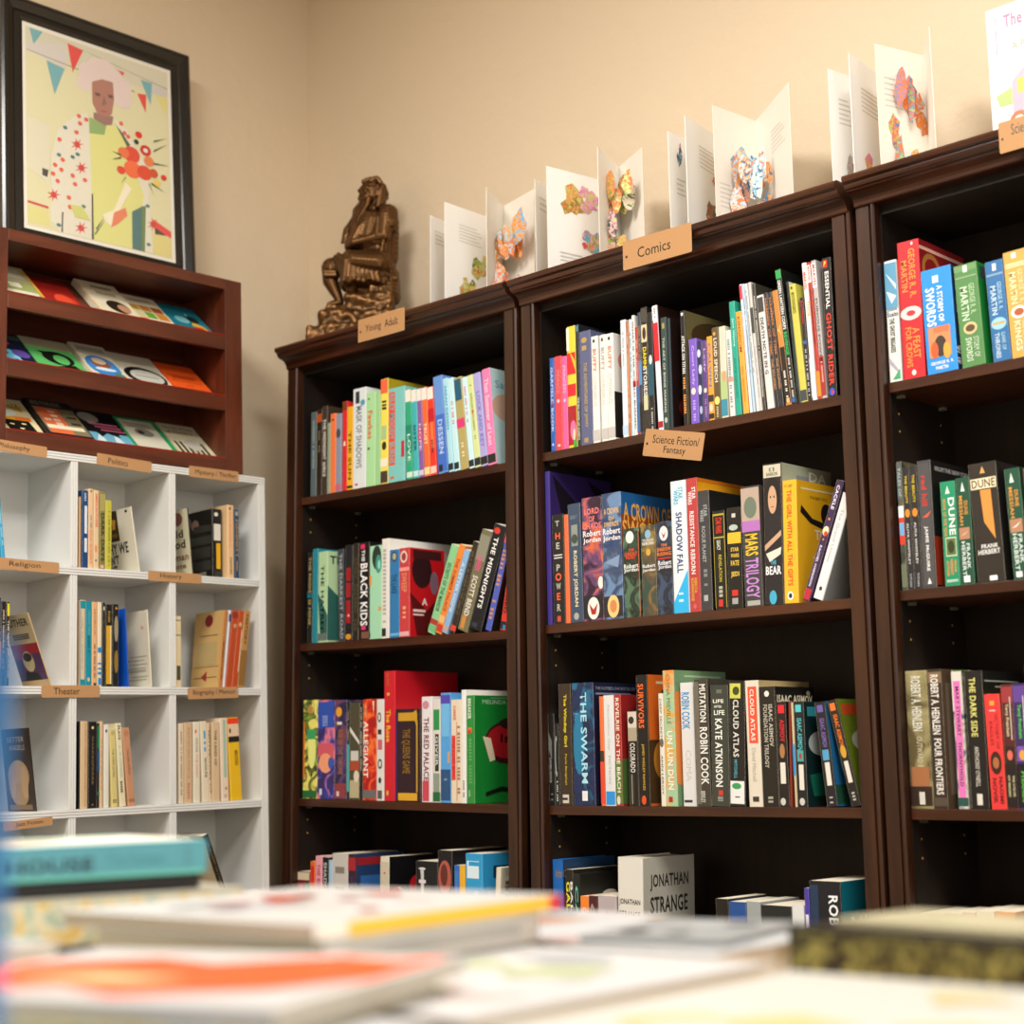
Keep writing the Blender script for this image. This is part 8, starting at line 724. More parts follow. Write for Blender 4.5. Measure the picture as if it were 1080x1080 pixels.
(F2,'open white pop up book right of the Comics label',0.3835,.262,[((0.3646,0.07),(0.3638,0.13),[('p','art:58a0c8,e8b090,384858,90',((0.652,0.786),(0.683,0.817),(0.618,0.835),(0.561,0.823),(0.524,0.804),(0.57,0.768),(0.574,0.732),(0.629,0.741),(0.657,0.766))),('p','art:e8b090,384858,58a0c8,90',((0.709,0.82),(0.744,0.853),(0.676,0.875),(0.608,0.853),(0.569,0.838),(0.565,0.803),(0.617,0.775),(0.678,0.775),(0.729,0.789))),('p','art:384858,58a0c8,e8b090,90',((0.695,0.829),(0.69,0.858),(0.673,0.847),(0.624,0.846),(0.596,0.843),(0.597,0.818),(0.645,0.799),(0.669,0.795),(0.71,0.813))),('p','art:58a0c8,384858,e8b090,60',((0.629,0.806),(0.595,0.832),(0.55,0.83),(0.505,0.851),(0.45,0.824),(0.494,0.792),(0.516,0.771),(0.554,0.767),(0.598,0.778))),('p','art:58a0c8,e8b090,384858,90',((0.784,0.84),(0.722,0.869),(0.69,0.872),(0.634,0.882),(0.576,0.855),(0.56,0.82),(0.616,0.791),(0.679,0.805),(0.755,0.792))),('p','art:58a0c8,384858,e8b090,60',((0.71,0.794),(0.712,0.816),(0.663,0.833),(0.626,0.819),(0.622,0.804),(0.585,0.777),(0.622,0.764),(0.666,0.756),(0.707,0.774))),('p','art:e8b090,58a0c8,384858,90',((0.779,0.87),(0.728,0.898),(0.698,0.944),(0.636,0.932),(0.594,0.886),(0.613,0.858),(0.639,0.808),(0.698,0.809),(0.727,0.842))),('p','58a0c8',((0.552,0.779),(0.551,0.796),(0.529,0.802),(0.514,0.8),(0.507,0.788),(0.486,0.774),(0.512,0.769),(0.531,0.754),(0.539,0.763))),('p','58a0c8',((0.671,0.847),(0.673,0.858),(0.65,0.862),(0.627,0.859),(0.612,0.851),(0.598,0.842),(0.634,0.82),(0.653,0.826),(0.677,0.833))),('p','58a0c8',((0.728,0.826),(0.718,0.838),(0.7,0.848),(0.683,0.843),(0.679,0.832),(0.665,0.823),(0.686,0.807),(0.699,0.813),(0.718,0.812))),('r',0.4,0.5,0.9,0.5112,'cfccc4'),('r',0.4,0.54,0.8400000000000001,0.5512,'cfccc4'),('r',0.4,0.5800000000000001,0.78,0.5912000000000001,'cfccc4'),('r',0.4,0.62,0.9,0.6312,'cfccc4')],'f4f3ef'),((0.4401,0.03),(0.4142,0.19),[('r',0.35,0.65,0.85,0.6593333333333333,'cfccc4'),('r',0.35,0.6833333333333333,0.79,0.6926666666666667,'cfccc4'),('r',0.35,0.7166666666666667,0.73,0.726,'cfccc4'),('r',0.35,0.75,0.85,0.7593333333333333,'cfccc4'),('r',0.35,0.7833333333333333,0.79,0.7926666666666666,'cfccc4'),('r',0.35,0.8166666666666667,0.73,0.826,'cfccc4'),('p','art:d84028,385830,e0c890,90',((0.766,0.306),(0.729,0.349),(0.636,0.384),(0.528,0.357),(0.527,0.342),(0.478,0.269),(0.537,0.223),(0.63,0.21),(0.697,0.249))),('p','art:d84028,385830,e0c890,60',((0.754,0.313),(0.733,0.35),(0.682,0.397),(0.622,0.352),(0.534,0.332),(0.524,0.294),(0.59,0.267),(0.68,0.24),(0.728,0.285))),('p','art:5c8840,385830,e0c890,90',((0.68,0.357),(0.675,0.385),(0.641,0.383),(0.598,0.391),(0.545,0.372),(0.571,0.341),(0.597,0.31),(0.651,0.306),(0.685,0.333))),('p','art:385830,d84028,5c8840,60',((0.719,0.332),(0.754,0.395),(0.653,0.38),(0.57,0.406),(0.512,0.354),(0.54,0.305),(0.557,0.286),(0.647,0.291),(0.681,0.273))),('p','art:d84028,5c8840,385830,90',((0.841,0.243),(0.773,0.304),(0.731,0.312),(0.647,0.287),(0.616,0.277),(0.578,0.225),(0.65,0.141),(0.724,0.193),(0.837,0.183))),('p','art:e0c890,385830,d84028,60',((0.903,0.229),(0.91,0.248),(0.859,0.27),(0.795,0.266),(0.803,0.242),(0.801,0.218),(0.817,0.164),(0.861,0.159),(0.921,0.193))),('p','art:5c8840,385830,d84028,60',((0.82,0.281),(0.783,0.348),(0.729,0.324),(0.665,0.373),(0.58,0.297),(0.551,0.252),(0.625,0.232),(0.721,0.22),(0.798,0.23))),('p','5c8840',((0.72,0.294),(0.714,0.305),(0.693,0.325),(0.666,0.316),(0.65,0.301),(0.632,0.287),(0.664,0.28),(0.689,0.262),(0.725,0.284))),('p','e0c890',((0.924,0.342),(0.921,0.37),(0.886,0.375),(0.86,0.368),(0.845,0.356),(0.835,0.326),(0.866,0.318),(0.889,0.305),(0.936,0.317))),('p','385830',((0.727,0.312),(0.718,0.335),(0.702,0.352),(0.665,0.337),(0.665,0.32),(0.654,0.304),(0.663,0.289),(0.705,0.273),(0.727,0.297))),('p','art:403020,e07830,403020,90',((0.881,0.64),(0.86,0.649),(0.843,0.667),(0.808,0.665),(0.784,0.649),(0.813,0.63),(0.817,0.614),(0.838,0.616),(0.856,0.631))),('p','art:403020,e07830,403020,90',((0.856,0.645),(0.833,0.659),(0.82,0.673),(0.794,0.667),(0.792,0.653),(0.78,0.639),(0.799,0.632),(0.823,0.623),(0.852,0.632))),('p','art:403020,e07830,403020,90',((0.851,0.61),(0.849,0.621),(0.828,0.627),(0.809,0.636),(0.784,0.621),(0.767,0.601),(0.795,0.595),(0.829,0.586),(0.838,0.59))),('p','art:403020,e07830,403020,60',((0.882,0.638),(0.874,0.666),(0.862,0.674),(0.817,0.672),(0.797,0.649),(0.813,0.628),(0.817,0.607),(0.857,0.61),(0.875,0.62))),('p','art:e07830,403020,e07830,60',((0.802,0.599),(0.771,0.621),(0.761,0.641),(0.72,0.629),(0.703,0.606),(0.678,0.586),(0.718,0.581),(0.758,0.557),(0.774,0.569))),('p','art:e07830,403020,e07830,60',((0.918,0.652),(0.894,0.678),(0.859,0.682),(0.836,0.677),(0.785,0.659),(0.796,0.638),(0.835,0.619),(0.859,0.61),(0.902,0.625))),('p','art:e07830,403020,e07830,60',((0.885,0.651),(0.891,0.661),(0.863,0.681),(0.833,0.668),(0.81,0.663),(0.805,0.64),(0.835,0.63),(0.865,0.623),(0.896,0.638))),('p','403020',((0.774,0.613),(0.764,0.618),(0.751,0.623),(0.738,0.62),(0.74,0.617),(0.728,0.61),(0.737,0.606),(0.754,0.603),(0.768,0.605))),('p','403020',((0.853,0.594),(0.862,0.605),(0.84,0.602),(0.829,0.609),(0.813,0.599),(0.807,0.588),(0.828,0.58),(0.843,0.583),(0.863,0.585))),('p','403020',((0.779,0.616),(0.783,0.621),(0.772,0.627),(0.763,0.622),(0.757,0.62),(0.747,0.612),(0.761,0.609),(0.771,0.604),(0.781,0.611)))],'f4f3ef'),((0.5098,0.03),(0.5232,0.16),[('r',0.1,0.2,0.45,0.21026666666666669,'cfccc4'),('r',0.1,0.23666666666666666,0.39,0.24693333333333334,'cfccc4'),('r',0.1,0.2733333333333333,0.33,0.2836,'cfccc4'),('r',0.1,0.31,0.45,0.3202666666666667,'cfccc4'),('r',0.1,0.3466666666666667,0.39,0.3569333333333333,'cfccc4'),('r',0.1,0.3833333333333333,0.33,0.3936,'cfccc4'),('p','art:58a0d0,e8d8c0,a8d0e0,60',((0.85,0.539),(0.811,0.599),(0.772,0.602),(0.685,0.584),(0.618,0.571),(0.608,0.505),(0.683,0.477),(0.759,0.483),(0.819,0.496))),('p','art:a8d0e0,d07838,e0a060,60',((0.717,0.604),(0.72,0.674),(0.603,0.691),(0.532,0.69),(0.485,0.621),(0.469,0.581),(0.501,0.513),(0.606,0.51),(0.649,0.533))),('p','art:a8d0e0,e0a060,58a0d0,90',((0.824,0.653),(0.73,0.691),(0.681,0.739),(0.583,0.703),(0.532,0.674),(0.582,0.63),(0.621,0.564),(0.685,0.564),(0.718,0.597))),('p','art:a8d0e0,e0a060,58a0d0,60',((0.727,0.658),(0.672,0.715),(0.647,0.747),(0.562,0.713),(0.548,0.686),(0.482,0.623),(0.541,0.613),(0.65,0.583),(0.724,0.617))),('p','art:a8d0e0,406080,58a0d0,90',((0.666,0.572),(0.558,0.636),(0.537,0.663),(0.46,0.643),(0.377,0.593),(0.383,0.554),(0.477,0.503),(0.522,0.494),(0.597,0.534))),('p','art:d07838,e8d8c0,58a0d0,60',((0.863,0.593),(0.862,0.628),(0.789,0.672),(0.715,0.628),(0.664,0.61),(0.704,0.577),(0.709,0.55),(0.789,0.516),(0.873,0.535))),('p','art:d07838,e8d8c0,58a0d0,60',((0.699,0.576),(0.594,0.636),(0.544,0.686),(0.434,0.649),(0.358,0.604),(0.432,0.547),(0.48,0.496),(0.548,0.51),(0.65,0.503))),('p','a8d0e0',((0.638,0.582),(0.641,0.603),(0.621,0.604),(0.595,0.605),(0.571,0.593),(0.566,0.57),(0.595,0.554),(0.62,0.561),(0.631,0.564))),('p','a8d0e0',((0.559,0.668),(0.566,0.681),(0.542,0.687),(0.52,0.692),(0.488,0.679),(0.507,0.659),(0.527,0.657),(0.546,0.654),(0.557,0.649))),('p','e8d8c0',((0.638,0.667),(0.616,0.689),(0.584,0.698),(0.555,0.703),(0.52,0.676),(0.519,0.661),(0.555,0.632),(0.586,0.642),(0.627,0.647))),('p','art:58a0d0,e0a060,e8d8c0,60',((0.79,0.168),(0.788,0.208),(0.707,0.225),(0.622,0.218),(0.633,0.192),(0.558,0.145),(0.63,0.121),(0.7,0.12),(0.77,0.114))),('p','art:a8d0e0,e8d8c0,58a0d0,90',((0.591,0.127),(0.551,0.165),(0.525,0.166),(0.477,0.159),(0.462,0.144),(0.439,0.117),(0.474,0.096),(0.521,0.07),(0.541,0.108))),('p','art:e8d8c0,e0a060,a8d0e0,90',((0.591,0.148),(0.59,0.165),(0.554,0.194),(0.511,0.181),(0.477,0.159),(0.46,0.132),(0.505,0.125),(0.56,0.113),(0.606,0.116))),('p','art:e8d8c0,a8d0e0,d07838,60',((0.718,0.149),(0.719,0.196),(0.63,0.198),(0.567,0.194),(0.515,0.17),(0.476,0.123),(0.537,0.088),(0.636,0.102),(0.718,0.113))),('p','art:d07838,e8d8c0,e0a060,90',((0.806,0.101),(0.761,0.139),(0.684,0.163),(0.605,0.147),(0.548,0.122),(0.602,0.088),(0.596,0.042),(0.688,0.037),(0.765,0.069))),('p','art:406080,d07838,a8d0e0,90',((0.665,0.141),(0.655,0.179),(0.635,0.18),(0.578,0.185),(0.547,0.152),(0.577,0.118),(0.57,0.112),(0.64,0.115),(0.67,0.12))),('p','art:d07838,e8d8c0,e0a060,60',((0.721,0.149),(0.731,0.166),(0.691,0.171),(0.639,0.174),(0.61,0.167),(0.617,0.13),(0.645,0.123),(0.686,0.11),(0.728,0.125))),('p','406080',((0.565,0.141),(0.568,0.169),(0.531,0.159),(0.493,0.169),(0.492,0.156),(0.464,0.13),(0.487,0.106),(0.527,0.105),(0.554,0.129))),('p','406080',((0.588,0.188),(0.584,0.204),(0.569,0.204),(0.55,0.204),(0.542,0.193),(0.545,0.184),(0.552,0.172),(0.574,0.166),(0.589,0.177))),('p','a8d0e0',((0.61,0.106),(0.619,0.118),(0.584,0.126),(0.563,0.117),(0.552,0.112),(0.548,0.096),(0.558,0.082),(0.587,0.081),(0.615,0.094)))],'ece6da'),((0.5232,0.16),(0.6767,0.05),[('r',0.45,0.6,0.85,0.6093333333333333,'cfccc4'),('r',0.45,0.6333333333333333,0.79,0.6426666666666667,'cfccc4'),('r',0.45,0.6666666666666666,0.73,0.676,'cfccc4'),('r',0.45,0.7,0.85,0.7093333333333334,'cfccc4'),('r',0.45,0.7333333333333334,0.79,0.7426666666666667,'cfccc4'),('r',0.45,0.7666666666666667,0.73,0.776,'cfccc4')],'ece6da')],[(0.5779,0.0613,0.2198,0.05,0.0183,0.0593,'art:e8d8c0,58a0d0,406080,80'),(0.5893,0.0973,0.4922,0.01,0.0321,0.0649,'art:406080,58a0d0,e0a060,80'),(0.5916,0.0781,0.7662,0.09,0.0175,0.0822,'art:a8d0e0,e8d8c0,d07838,80'),(0.5688,0.1074,0.392,0.01,0.0316,0.0608,'art:d07838,a8d0e0,e8d8c0,80'),(0.5885,0.0621,0.5394,0.05,0.0206,0.086,'art:a8d0e0,406080,e8d8c0,80'),(0.5389,0.0856,0.3535,0.05,0.0297,0.0751,'art:406080,e0a060,d07838,80'),(0.5563,0.0612,0.2277,0.09,0.0309,0.0651,'art:e0a060,406080,a8d0e0,80'),(0.5492,0.1045,0.6826,0.09,0.0224,0.0819,'art:a8d0e0,406080,e8d8c0,80'),(0.5,0.1116,0.5368,0.09,0.0327,0.0577,'art:58a0d0,406080,e8d8c0,80'),(0.5313,0.0737,0.496,0.01,0.0329,0.0898,'art:a8d0e0,e0a060,d07838,80'),(0.5318,0.0743,1.1469,0.09,0.0182,0.0734,'art:d07838,e0a060,a8d0e0,80'),(0.5137,0.0984,0.9269,0.05,0.0259,0.0633,'art:a8d0e0,d07838,e0a060,80'),(0.5538,0.1053,0.8926,0.11,0.0211,0.0553,'art:a8d0e0,58a0d0,d07838,80'),(0.5393,0.1002,0.2495,0.09,0.0238,0.0612,'art:406080,58a0d0,a8d0e0,80'),(0.5977,0.0879,1.1295,0.09,0.0186,0.0489,'art:e0a060,406080,d07838,80'),(0.5658,0.1135,0.3691,0.09,0.0234,0.0474,'art:d07838,e8d8c0,e0a060,80')]),
(F3,'open white pop up book above the gap between middle and right bookcases',0.5100,.262,[((-0.0803,0.06),(-0.0686,0.12),[('r',0.4,0.6,0.95,0.6102666666666666,'cfccc4'),('r',0.4,0.6366666666666666,0.8899999999999999,0.6469333333333334,'cfccc4'),('r',0.4,0.6733333333333333,0.83,0.6836,'cfccc4'),('r',0.4,0.71,0.95,0.7202666666666666,'cfccc4'),('r',0.4,0.7466666666666666,0.8899999999999999,0.7569333333333333,'cfccc4'),('r',0.4,0.7833333333333333,0.83,0.7936,'cfccc4'),('p','art:a8c0c8,98b8c8,c87830,90',((0.881,0.304),(0.834,0.322),(0.819,0.344),(0.762,0.349),(0.733,0.315),(0.759,0.292),(0.773,0.272),(0.816,0.264),(0.831,0.276))),('p','art:a8c0c8,98b8c8,c87830,60',((0.949,0.266),(0.941,0.303),(0.879,0.318),(0.84,0.307),(0.813,0.279),(0.781,0.256),(0.837,0.231),(0.874,0.239),(0.898,0.246))),('p','art:a8c0c8,c87830,98b8c8,90',((0.848,0.327),(0.863,0.365),(0.805,0.393),(0.766,0.371),(0.756,0.338),(0.719,0.317),(0.757,0.27),(0.815,0.297),(0.858,0.288))),('p','art:a8c0c8,98b8c8,c87830,90',((0.835,0.303),(0.841,0.32),(0.767,0.371),(0.705,0.354),(0.712,0.322),(0.658,0.284),(0.708,0.275),(0.776,0.263),(0.846,0.282))),('p','art:c87830,a8c0c8,98b8c8,60',((0.876,0.281),(0.86,0.311),(0.812,0.346),(0.743,0.315),(0.73,0.295),(0.76,0.27),(0.748,0.232),(0.82,0.243),(0.879,0.235))),('p','art:c87830,98b8c8,a8c0c8,60',((0.785,0.268),(0.766,0.293),(0.705,0.337),(0.666,0.31),(0.627,0.278),(0.639,0.25),(0.657,0.213),(0.712,0.226),(0.755,0.234))),('p','art:c87830,a8c0c8,98b8c8,90',((0.881,0.321),(0.894,0.367),(0.819,0.364),(0.739,0.36),(0.709,0.333),(0.73,0.302),(0.756,0.288),(0.81,0.264),(0.876,0.276))),('p','a8c0c8',((0.822,0.296),(0.83,0.303),(0.804,0.317),(0.787,0.306),(0.781,0.303),(0.764,0.29),(0.785,0.277),(0.807,0.274),(0.823,0.289))),('p','a8c0c8',((0.908,0.267),(0.893,0.279),(0.882,0.291),(0.865,0.288),(0.839,0.273),(0.843,0.263),(0.863,0.256),(0.879,0.247),(0.891,0.258))),('p','c87830',((0.948,0.296),(0.95,0.319),(0.912,0.318),(0.872,0.311),(0.875,0.308),(0.874,0.285),(0.87,0.273),(0.909,0.271),(0.944,0.284)))],'f4f3ef'),((-0.0156,0.03),(-0.0267,0.17),[('r',0.3,0.62,0.9,0.6293333333333333,'cfccc4'),('r',0.3,0.6533333333333333,0.8400000000000001,0.6626666666666666,'cfccc4'),('r',0.3,0.6866666666666666,0.78,0.696,'cfccc4'),('r',0.3,0.72,0.9,0.7293333333333333,'cfccc4'),('r',0.3,0.7533333333333333,0.8400000000000001,0.7626666666666666,'cfccc4'),('r',0.3,0.7866666666666666,0.78,0.7959999999999999,'cfccc4'),('p','art:e8c060,d88040,e080b8,90',((0.59,0.197),(0.574,0.23),(0.493,0.232),(0.447,0.25),(0.365,0.222),(0.366,0.182),(0.446,0.163),(0.497,0.162),(0.54,0.177))),('p','art:e8c060,e080b8,d88040,60',((0.687,0.129),(0.655,0.183),(0.597,0.163),(0.515,0.182),(0.472,0.146),(0.448,0.112),(0.526,0.069),(0.592,0.095),(0.619,0.089))),('p','art:e080b8,d88040,e8c060,90',((0.729,0.087),(0.74,0.117),(0.659,0.143),(0.559,0.175),(0.522,0.111),(0.561,0.046),(0.59,0.019),(0.668,0.034),(0.732,0.02))),('p','art:d88040,e080b8,e8c060,60',((0.726,0.183),(0.706,0.231),(0.659,0.235),(0.594,0.25),(0.579,0.197),(0.578,0.161),(0.582,0.143),(0.648,0.138),(0.68,0.139))),('p','art:d88040,e8c060,e080b8,90',((0.516,0.088),(0.539,0.141),(0.448,0.175),(0.398,0.144),(0.315,0.113),(0.353,0.061),(0.365,0.02),(0.454,0.012),(0.503,0.061))),('p','art:d88040,e8c060,e080b8,90',((0.778,0.093),(0.755,0.131),(0.727,0.147),(0.662,0.121),(0.586,0.107),(0.594,0.074),(0.654,0.041),(0.73,0.024),(0.778,0.068))),('p','art:d88040,e8c060,e080b8,60',((0.516,0.224),(0.541,0.287),(0.436,0.323),(0.35,0.28),(0.307,0.259),(0.353,0.207),(0.342,0.169),(0.439,0.163),(0.488,0.189))),('p','e8c060',((0.587,0.181),(0.576,0.195),(0.533,0.219),(0.492,0.221),(0.443,0.195),(0.484,0.168),(0.485,0.138),(0.531,0.138),(0.584,0.163))),('p','e8c060',((0.488,0.154),(0.474,0.178),(0.447,0.186),(0.428,0.179),(0.399,0.164),(0.41,0.144),(0.414,0.128),(0.446,0.121),(0.483,0.139))),('p','e080b8',((0.549,0.102),(0.561,0.122),(0.521,0.128),(0.49,0.144),(0.469,0.112),(0.483,0.094),(0.488,0.072),(0.525,0.069),(0.557,0.07)))],'f4f3ef'),((0.0396,0.03),(0.0776,0.14),[('r',0.15,0.55,0.5,0.5616666666666668,'cfccc4'),('r',0.15,0.5916666666666667,0.44,0.6033333333333334,'cfccc4'),('r',0.15,0.6333333333333334,0.38,0.645,'cfccc4'),('r',0.15,0.675,0.5,0.6866666666666668,'cfccc4'),('r',0.15,0.7166666666666667,0.44,0.7283333333333334,'cfccc4'),('r',0.15,0.7583333333333334,0.38,0.77,'cfccc4'),('p','art:e08838,d87028,c8c0b8,60',((1.043,0.482),(0.974,0.527),(0.891,0.57),(0.812,0.542),(0.751,0.498),(0.774,0.444),(0.817,0.435),(0.89,0.417),(0.964,0.448))),('p','art:e08838,d87028,c8c0b8,60',((0.894,0.592),(0.869,0.661),(0.805,0.665),(0.715,0.64),(0.62,0.611),(0.708,0.558),(0.752,0.533),(0.806,0.545),(0.844,0.539))),('p','art:d87028,e08838,c8c0b8,60',((0.972,0.624),(0.908,0.659),(0.867,0.707),(0.799,0.675),(0.778,0.648),(0.731,0.602),(0.814,0.58),(0.862,0.579),(0.93,0.584))),('p','art:e08838,d87028,c8c0b8,60',((0.756,0.574),(0.779,0.621),(0.719,0.655),(0.653,0.627),(0.639,0.595),(0.59,0.55),(0.653,0.495),(0.714,0.51),(0.805,0.526))),('p','art:d87028,c8c0b8,e08838,60',((0.797,0.593),(0.802,0.63),(0.739,0.671),(0.667,0.624),(0.628,0.609),(0.606,0.568),(0.661,0.528),(0.749,0.527),(0.804,0.553))),('p','art:d87028,e08838,c8c0b8,90',((0.993,0.467),(0.969,0.505),(0.926,0.551),(0.861,0.535),(0.761,0.488),(0.838,0.446),(0.873,0.375),(0.928,0.396),(1.002,0.404))),('p','art:d87028,e08838,c8c0b8,90',((0.899,0.607),(0.835,0.634),(0.788,0.648),(0.72,0.644),(0.64,0.626),(0.676,0.58),(0.734,0.545),(0.786,0.525),(0.833,0.555))),('p','e08838',((0.965,0.484),(0.925,0.503),(0.903,0.521),(0.865,0.521),(0.853,0.5),(0.851,0.476),(0.859,0.455),(0.906,0.444),(0.926,0.465))),('p','d87028',((0.706,0.552),(0.687,0.567),(0.662,0.588),(0.628,0.575),(0.625,0.56),(0.595,0.543),(0.637,0.534),(0.666,0.535),(0.685,0.537))),('p','c8c0b8',((0.693,0.486),(0.687,0.501),(0.669,0.505),(0.647,0.509),(0.637,0.497),(0.614,0.476),(0.645,0.464),(0.671,0.467),(0.7,0.468)))],'ece6da'),((0.0776,0.14),(0.1446,0.04),[],'ece6da')],[(0.0495,0.1019,0.6805,0.0614,0.0263,0.0583,'art:d87028,5878a0,e08838,80'),(0.0553,0.0861,0.7191,0.1386,0.0264,0.075,'art:e06838,e08838,d87028,80'),(0.0328,0.1,0.5701,0.1129,0.0191,0.0531,'art:d87028,5878a0,e08838,80'),(0.0733,0.0906,0.2197,0.1386,0.0225,0.0713,'art:d87028,e06838,5878a0,80'),(0.0405,0.0944,0.4512,0.1386,0.0184,0.0495,'art:d87028,e06838,e08838,80'),(0.0664,0.0881,0.3253,0.1386,0.0281,0.0564,'art:d87028,e06838,e08838,80'),(0.053,0.0617,1.0444,0.0614,0.0265,0.0718,'art:e06838,5878a0,a8b060,80'),(0.0372,0.0928,0.3779,0.1386,0.0326,0.0462,'art:e08838,d87028,5878a0,80'),(0.0689,0.0632,0.4871,0.1386,0.0228,0.0834,'art:5878a0,d87028,e06838,80'),(0.0781,0.0948,0.5779,0.01,0.0224,0.0466,'art:a8b060,e08838,5878a0,80'),(0.0414,0.0869,0.2126,0.1129,0.0323,0.0802,'art:5878a0,a8b060,e06838,80'),(0.0323,0.105,0.4997,0.0614,0.0186,0.0547,'art:a8b060,e06838,d87028,80'),(0.0835,0.0787,0.3538,0.01,0.0277,0.049,'art:a8b060,e06838,d87028,80'),(0.0357,0.1078,1.1474,0.01,0.0182,0.0797,'art:5878a0,a8b060,d87028,80'),(0.03,0.1079,1.0926,0.1386,0.0188,0.0673,'art:d87028,e08838,a8b060,80'),(0.0775,0.084,0.3059,0.1129,0.0191,0.0766,'art:5878a0,a8b060,d87028,80'),(0.0618,0.1132,0.3476,0.01,0.0292,0.0715,'art:d87028,e08838,e06838,80'),(0.0609,0.0626,0.7952,0.01,0.0221,0.0801,'art:5878a0,a8b060,d87028,80')]),
(F3,'white pop up book with pink framed title at the right edge of the picture',0.5100,.262,[((0.2448,0.06),(0.4448,0.06),[('r',0.1,0.96,0.98,0.965,'e890a8'),('r',0.1,0.64,0.98,0.645,'e890a8'),('r',0.08,0.66,0.09,0.94,'e890a8'),('t','The Wind in the',0.16,0.84,0.9,0.93,'e06c98','h',1),('t','Willows',0.38,0.75,0.82,0.83,'e06c98','h',1),('t','A POP UP BOOK',0.22,0.67,0.85,0.72,'98906c','h',0),('p','a8c070',((0.05,0.38),(0.3,0.44),(0.3,0.3),(0.08,0.3))),('p','e8a8b8',((0.2,0.2),(0.75,0.2),(0.75,0.5),(0.6,0.56),(0.3,0.52),(0.2,0.45))),('r',0.25,0.36,0.5,0.46,'e8c850'),('r',0.33,0.37,0.42,0.45,'8090a0'),('r',0.55,0.4,0.7,0.5,'e8c850'),('e',0.25,0.17,0.09,0.07,'c86838'),('e',0.25,0.17,0.05,0.04,'f0e0d0'),('e',0.65,0.17,0.09,0.07,'c86838'),('p','88a050',((0.35,0.05),(0.55,0.05),(0.52,0.2),(0.38,0.2))),('r',0.1,0.0,0.9,0.05,'e8c888')],'f4f3ef'),((0.2548,0.09),(0.4448,0.09),[],'f4f3ef')],[])]

def page(root, F, p, q, z0, h, items, mirror=False, col='f4f3ef'):
    (x0, y0), (x1, y1) = p, q; L = math.hypot(x1-x0, y1-y0); U = Vector(((x1-x0)/L, (y1-y0)/L, 0))
    N = Vector((U.y, -U.x, 0))
    mt = Matrix(((U.x, -N.x, 0, x0), (U.y, -N.y, 0, y0), (0, 0, 1, z0), (0, 0, 0, 1)))
    o = MB().box(0, L, 0, .0012, 0, h).obj('page', root, M(col, .7), mt)
    if items: printing(o, items, Vector((0, 0, 0)), X_, Z_, L, h, 'page_print')
    return o
for F, label, z0, h, pages, cut in POPS:
    root = thing('pop_up_book', label, 'book', 'open pop up picture books on top of the bookcases', F)
    for p, q, items, col in pages: page(root, Matrix(), p, q, z0, h, items, col=col)
    for (x, y, a, zz, w_, hh, c) in cut:
        mb = MB(); n = 11
        mb.prism([(w_/2*math.cos(t*2*math.pi/n)*random.uniform(.5, 1.2), zz+hh/2+hh/2*math.sin(t*2*math.pi/n)*random.uniform(.7, 1.1)) for t in range(n)], 0, .0008, 'y')
        mb.obj('paper_cutout', root, M(c, .6), T((x, y, z0)) @ Matrix.Rotation(a, 4, 'Z'))
# ---------------------------------------------------------------- kraft paper shelf labels
TAGS = [(F1, 0.3261, -0.0465, 0.2210, 0.1637, 0.0555, 0.15, [('Young', 0.16, 0.28, 0.5, 0.68), ('Adult', 0.58, 0.36, 0.86, 0.7)], 1, 'kraft card label reading Young Adult on the left bookcase'),
(F2, 0.3293, -0.0465, 0.3251, 0.1737, 0.0597, 0.51, [('Comics', 0.22, 0.3, 0.7, 0.66)], 1, 'kraft card label reading Comics on the middle bookcase'),
(F2, 0.3162, 0.0135, -0.0456, 0.1499, 0.0553, 12.30, [('Science Fiction/', 0.14, 0.5, 0.93, 0.8), ('Fantasy', 0.35, 0.1, 0.72, 0.42)], 1, 'kraft card label reading Science Fiction and Fantasy'),
(F3, 0.3056, -0.0465, 0.4608, 0.1115, 0.0538, -0.12, [('Science Fiction', 0.2, 0.5, 0.95, 0.85)], 1, 'kraft card label cut by the right picture edge'),
(FC, -0.7324, -0.0015, 0.0020, 0.1311, 0.0246, 1.98, [('Philosophy', 0.12, 0.2, 0.68, 0.75)], 0, 'kraft card label reading Philosophy on the white shelving'),
(FC, -0.4757, -0.0015, -0.0027, 0.1450, 0.0267, 2.13, [('Politics', 0.2, 0.25, 0.56, 0.75)], 0, 'kraft card label reading Politics on the white shelving'),
(FC, -0.2252, -0.0015, -0.0047, 0.1443, 0.0264, -0.08, [('Mystery / Thriller', 0.12, 0.2, 0.95, 0.75)], 0, 'kraft card label reading Mystery and Thriller'),
(FC, -0.7322, -0.0015, -0.2562, 0.1634, 0.0245, 0.98, [('Religion', 0.27, 0.22, 0.72, 0.78)], 0, 'kraft card label reading Religion on the white shelving'),
(FC, -0.3389, -0.0015, -0.2614, 0.1473, 0.0234, -0.11, [('History', 0.22, 0.25, 0.62, 0.8)], 0, 'kraft card label reading History on the white shelving'),
(FC, -0.6080, -0.0015, -0.5312, 0.1429, 0.0265, -0.44, [('Theater', 0.2, 0.25, 0.65, 0.8)], 0, 'kraft card label reading Theater on the white shelving'),
(FC, -0.2313, -0.0015, -0.5342, 0.1437, 0.0266, -1.46, [('Biography / Memoir', 0.1, 0.25, 0.95, 0.8)], 0, 'kraft card label reading Biography and Memoir'),
(FC, -0.6938, -0.0015, -0.8103, 0.1156, 0.0185, -3.37, [('Jazz Fiction', 0.25, 0.25, 0.8, 0.8)], 0, 'kraft card label reading Jazz Fiction above the bottom row')]

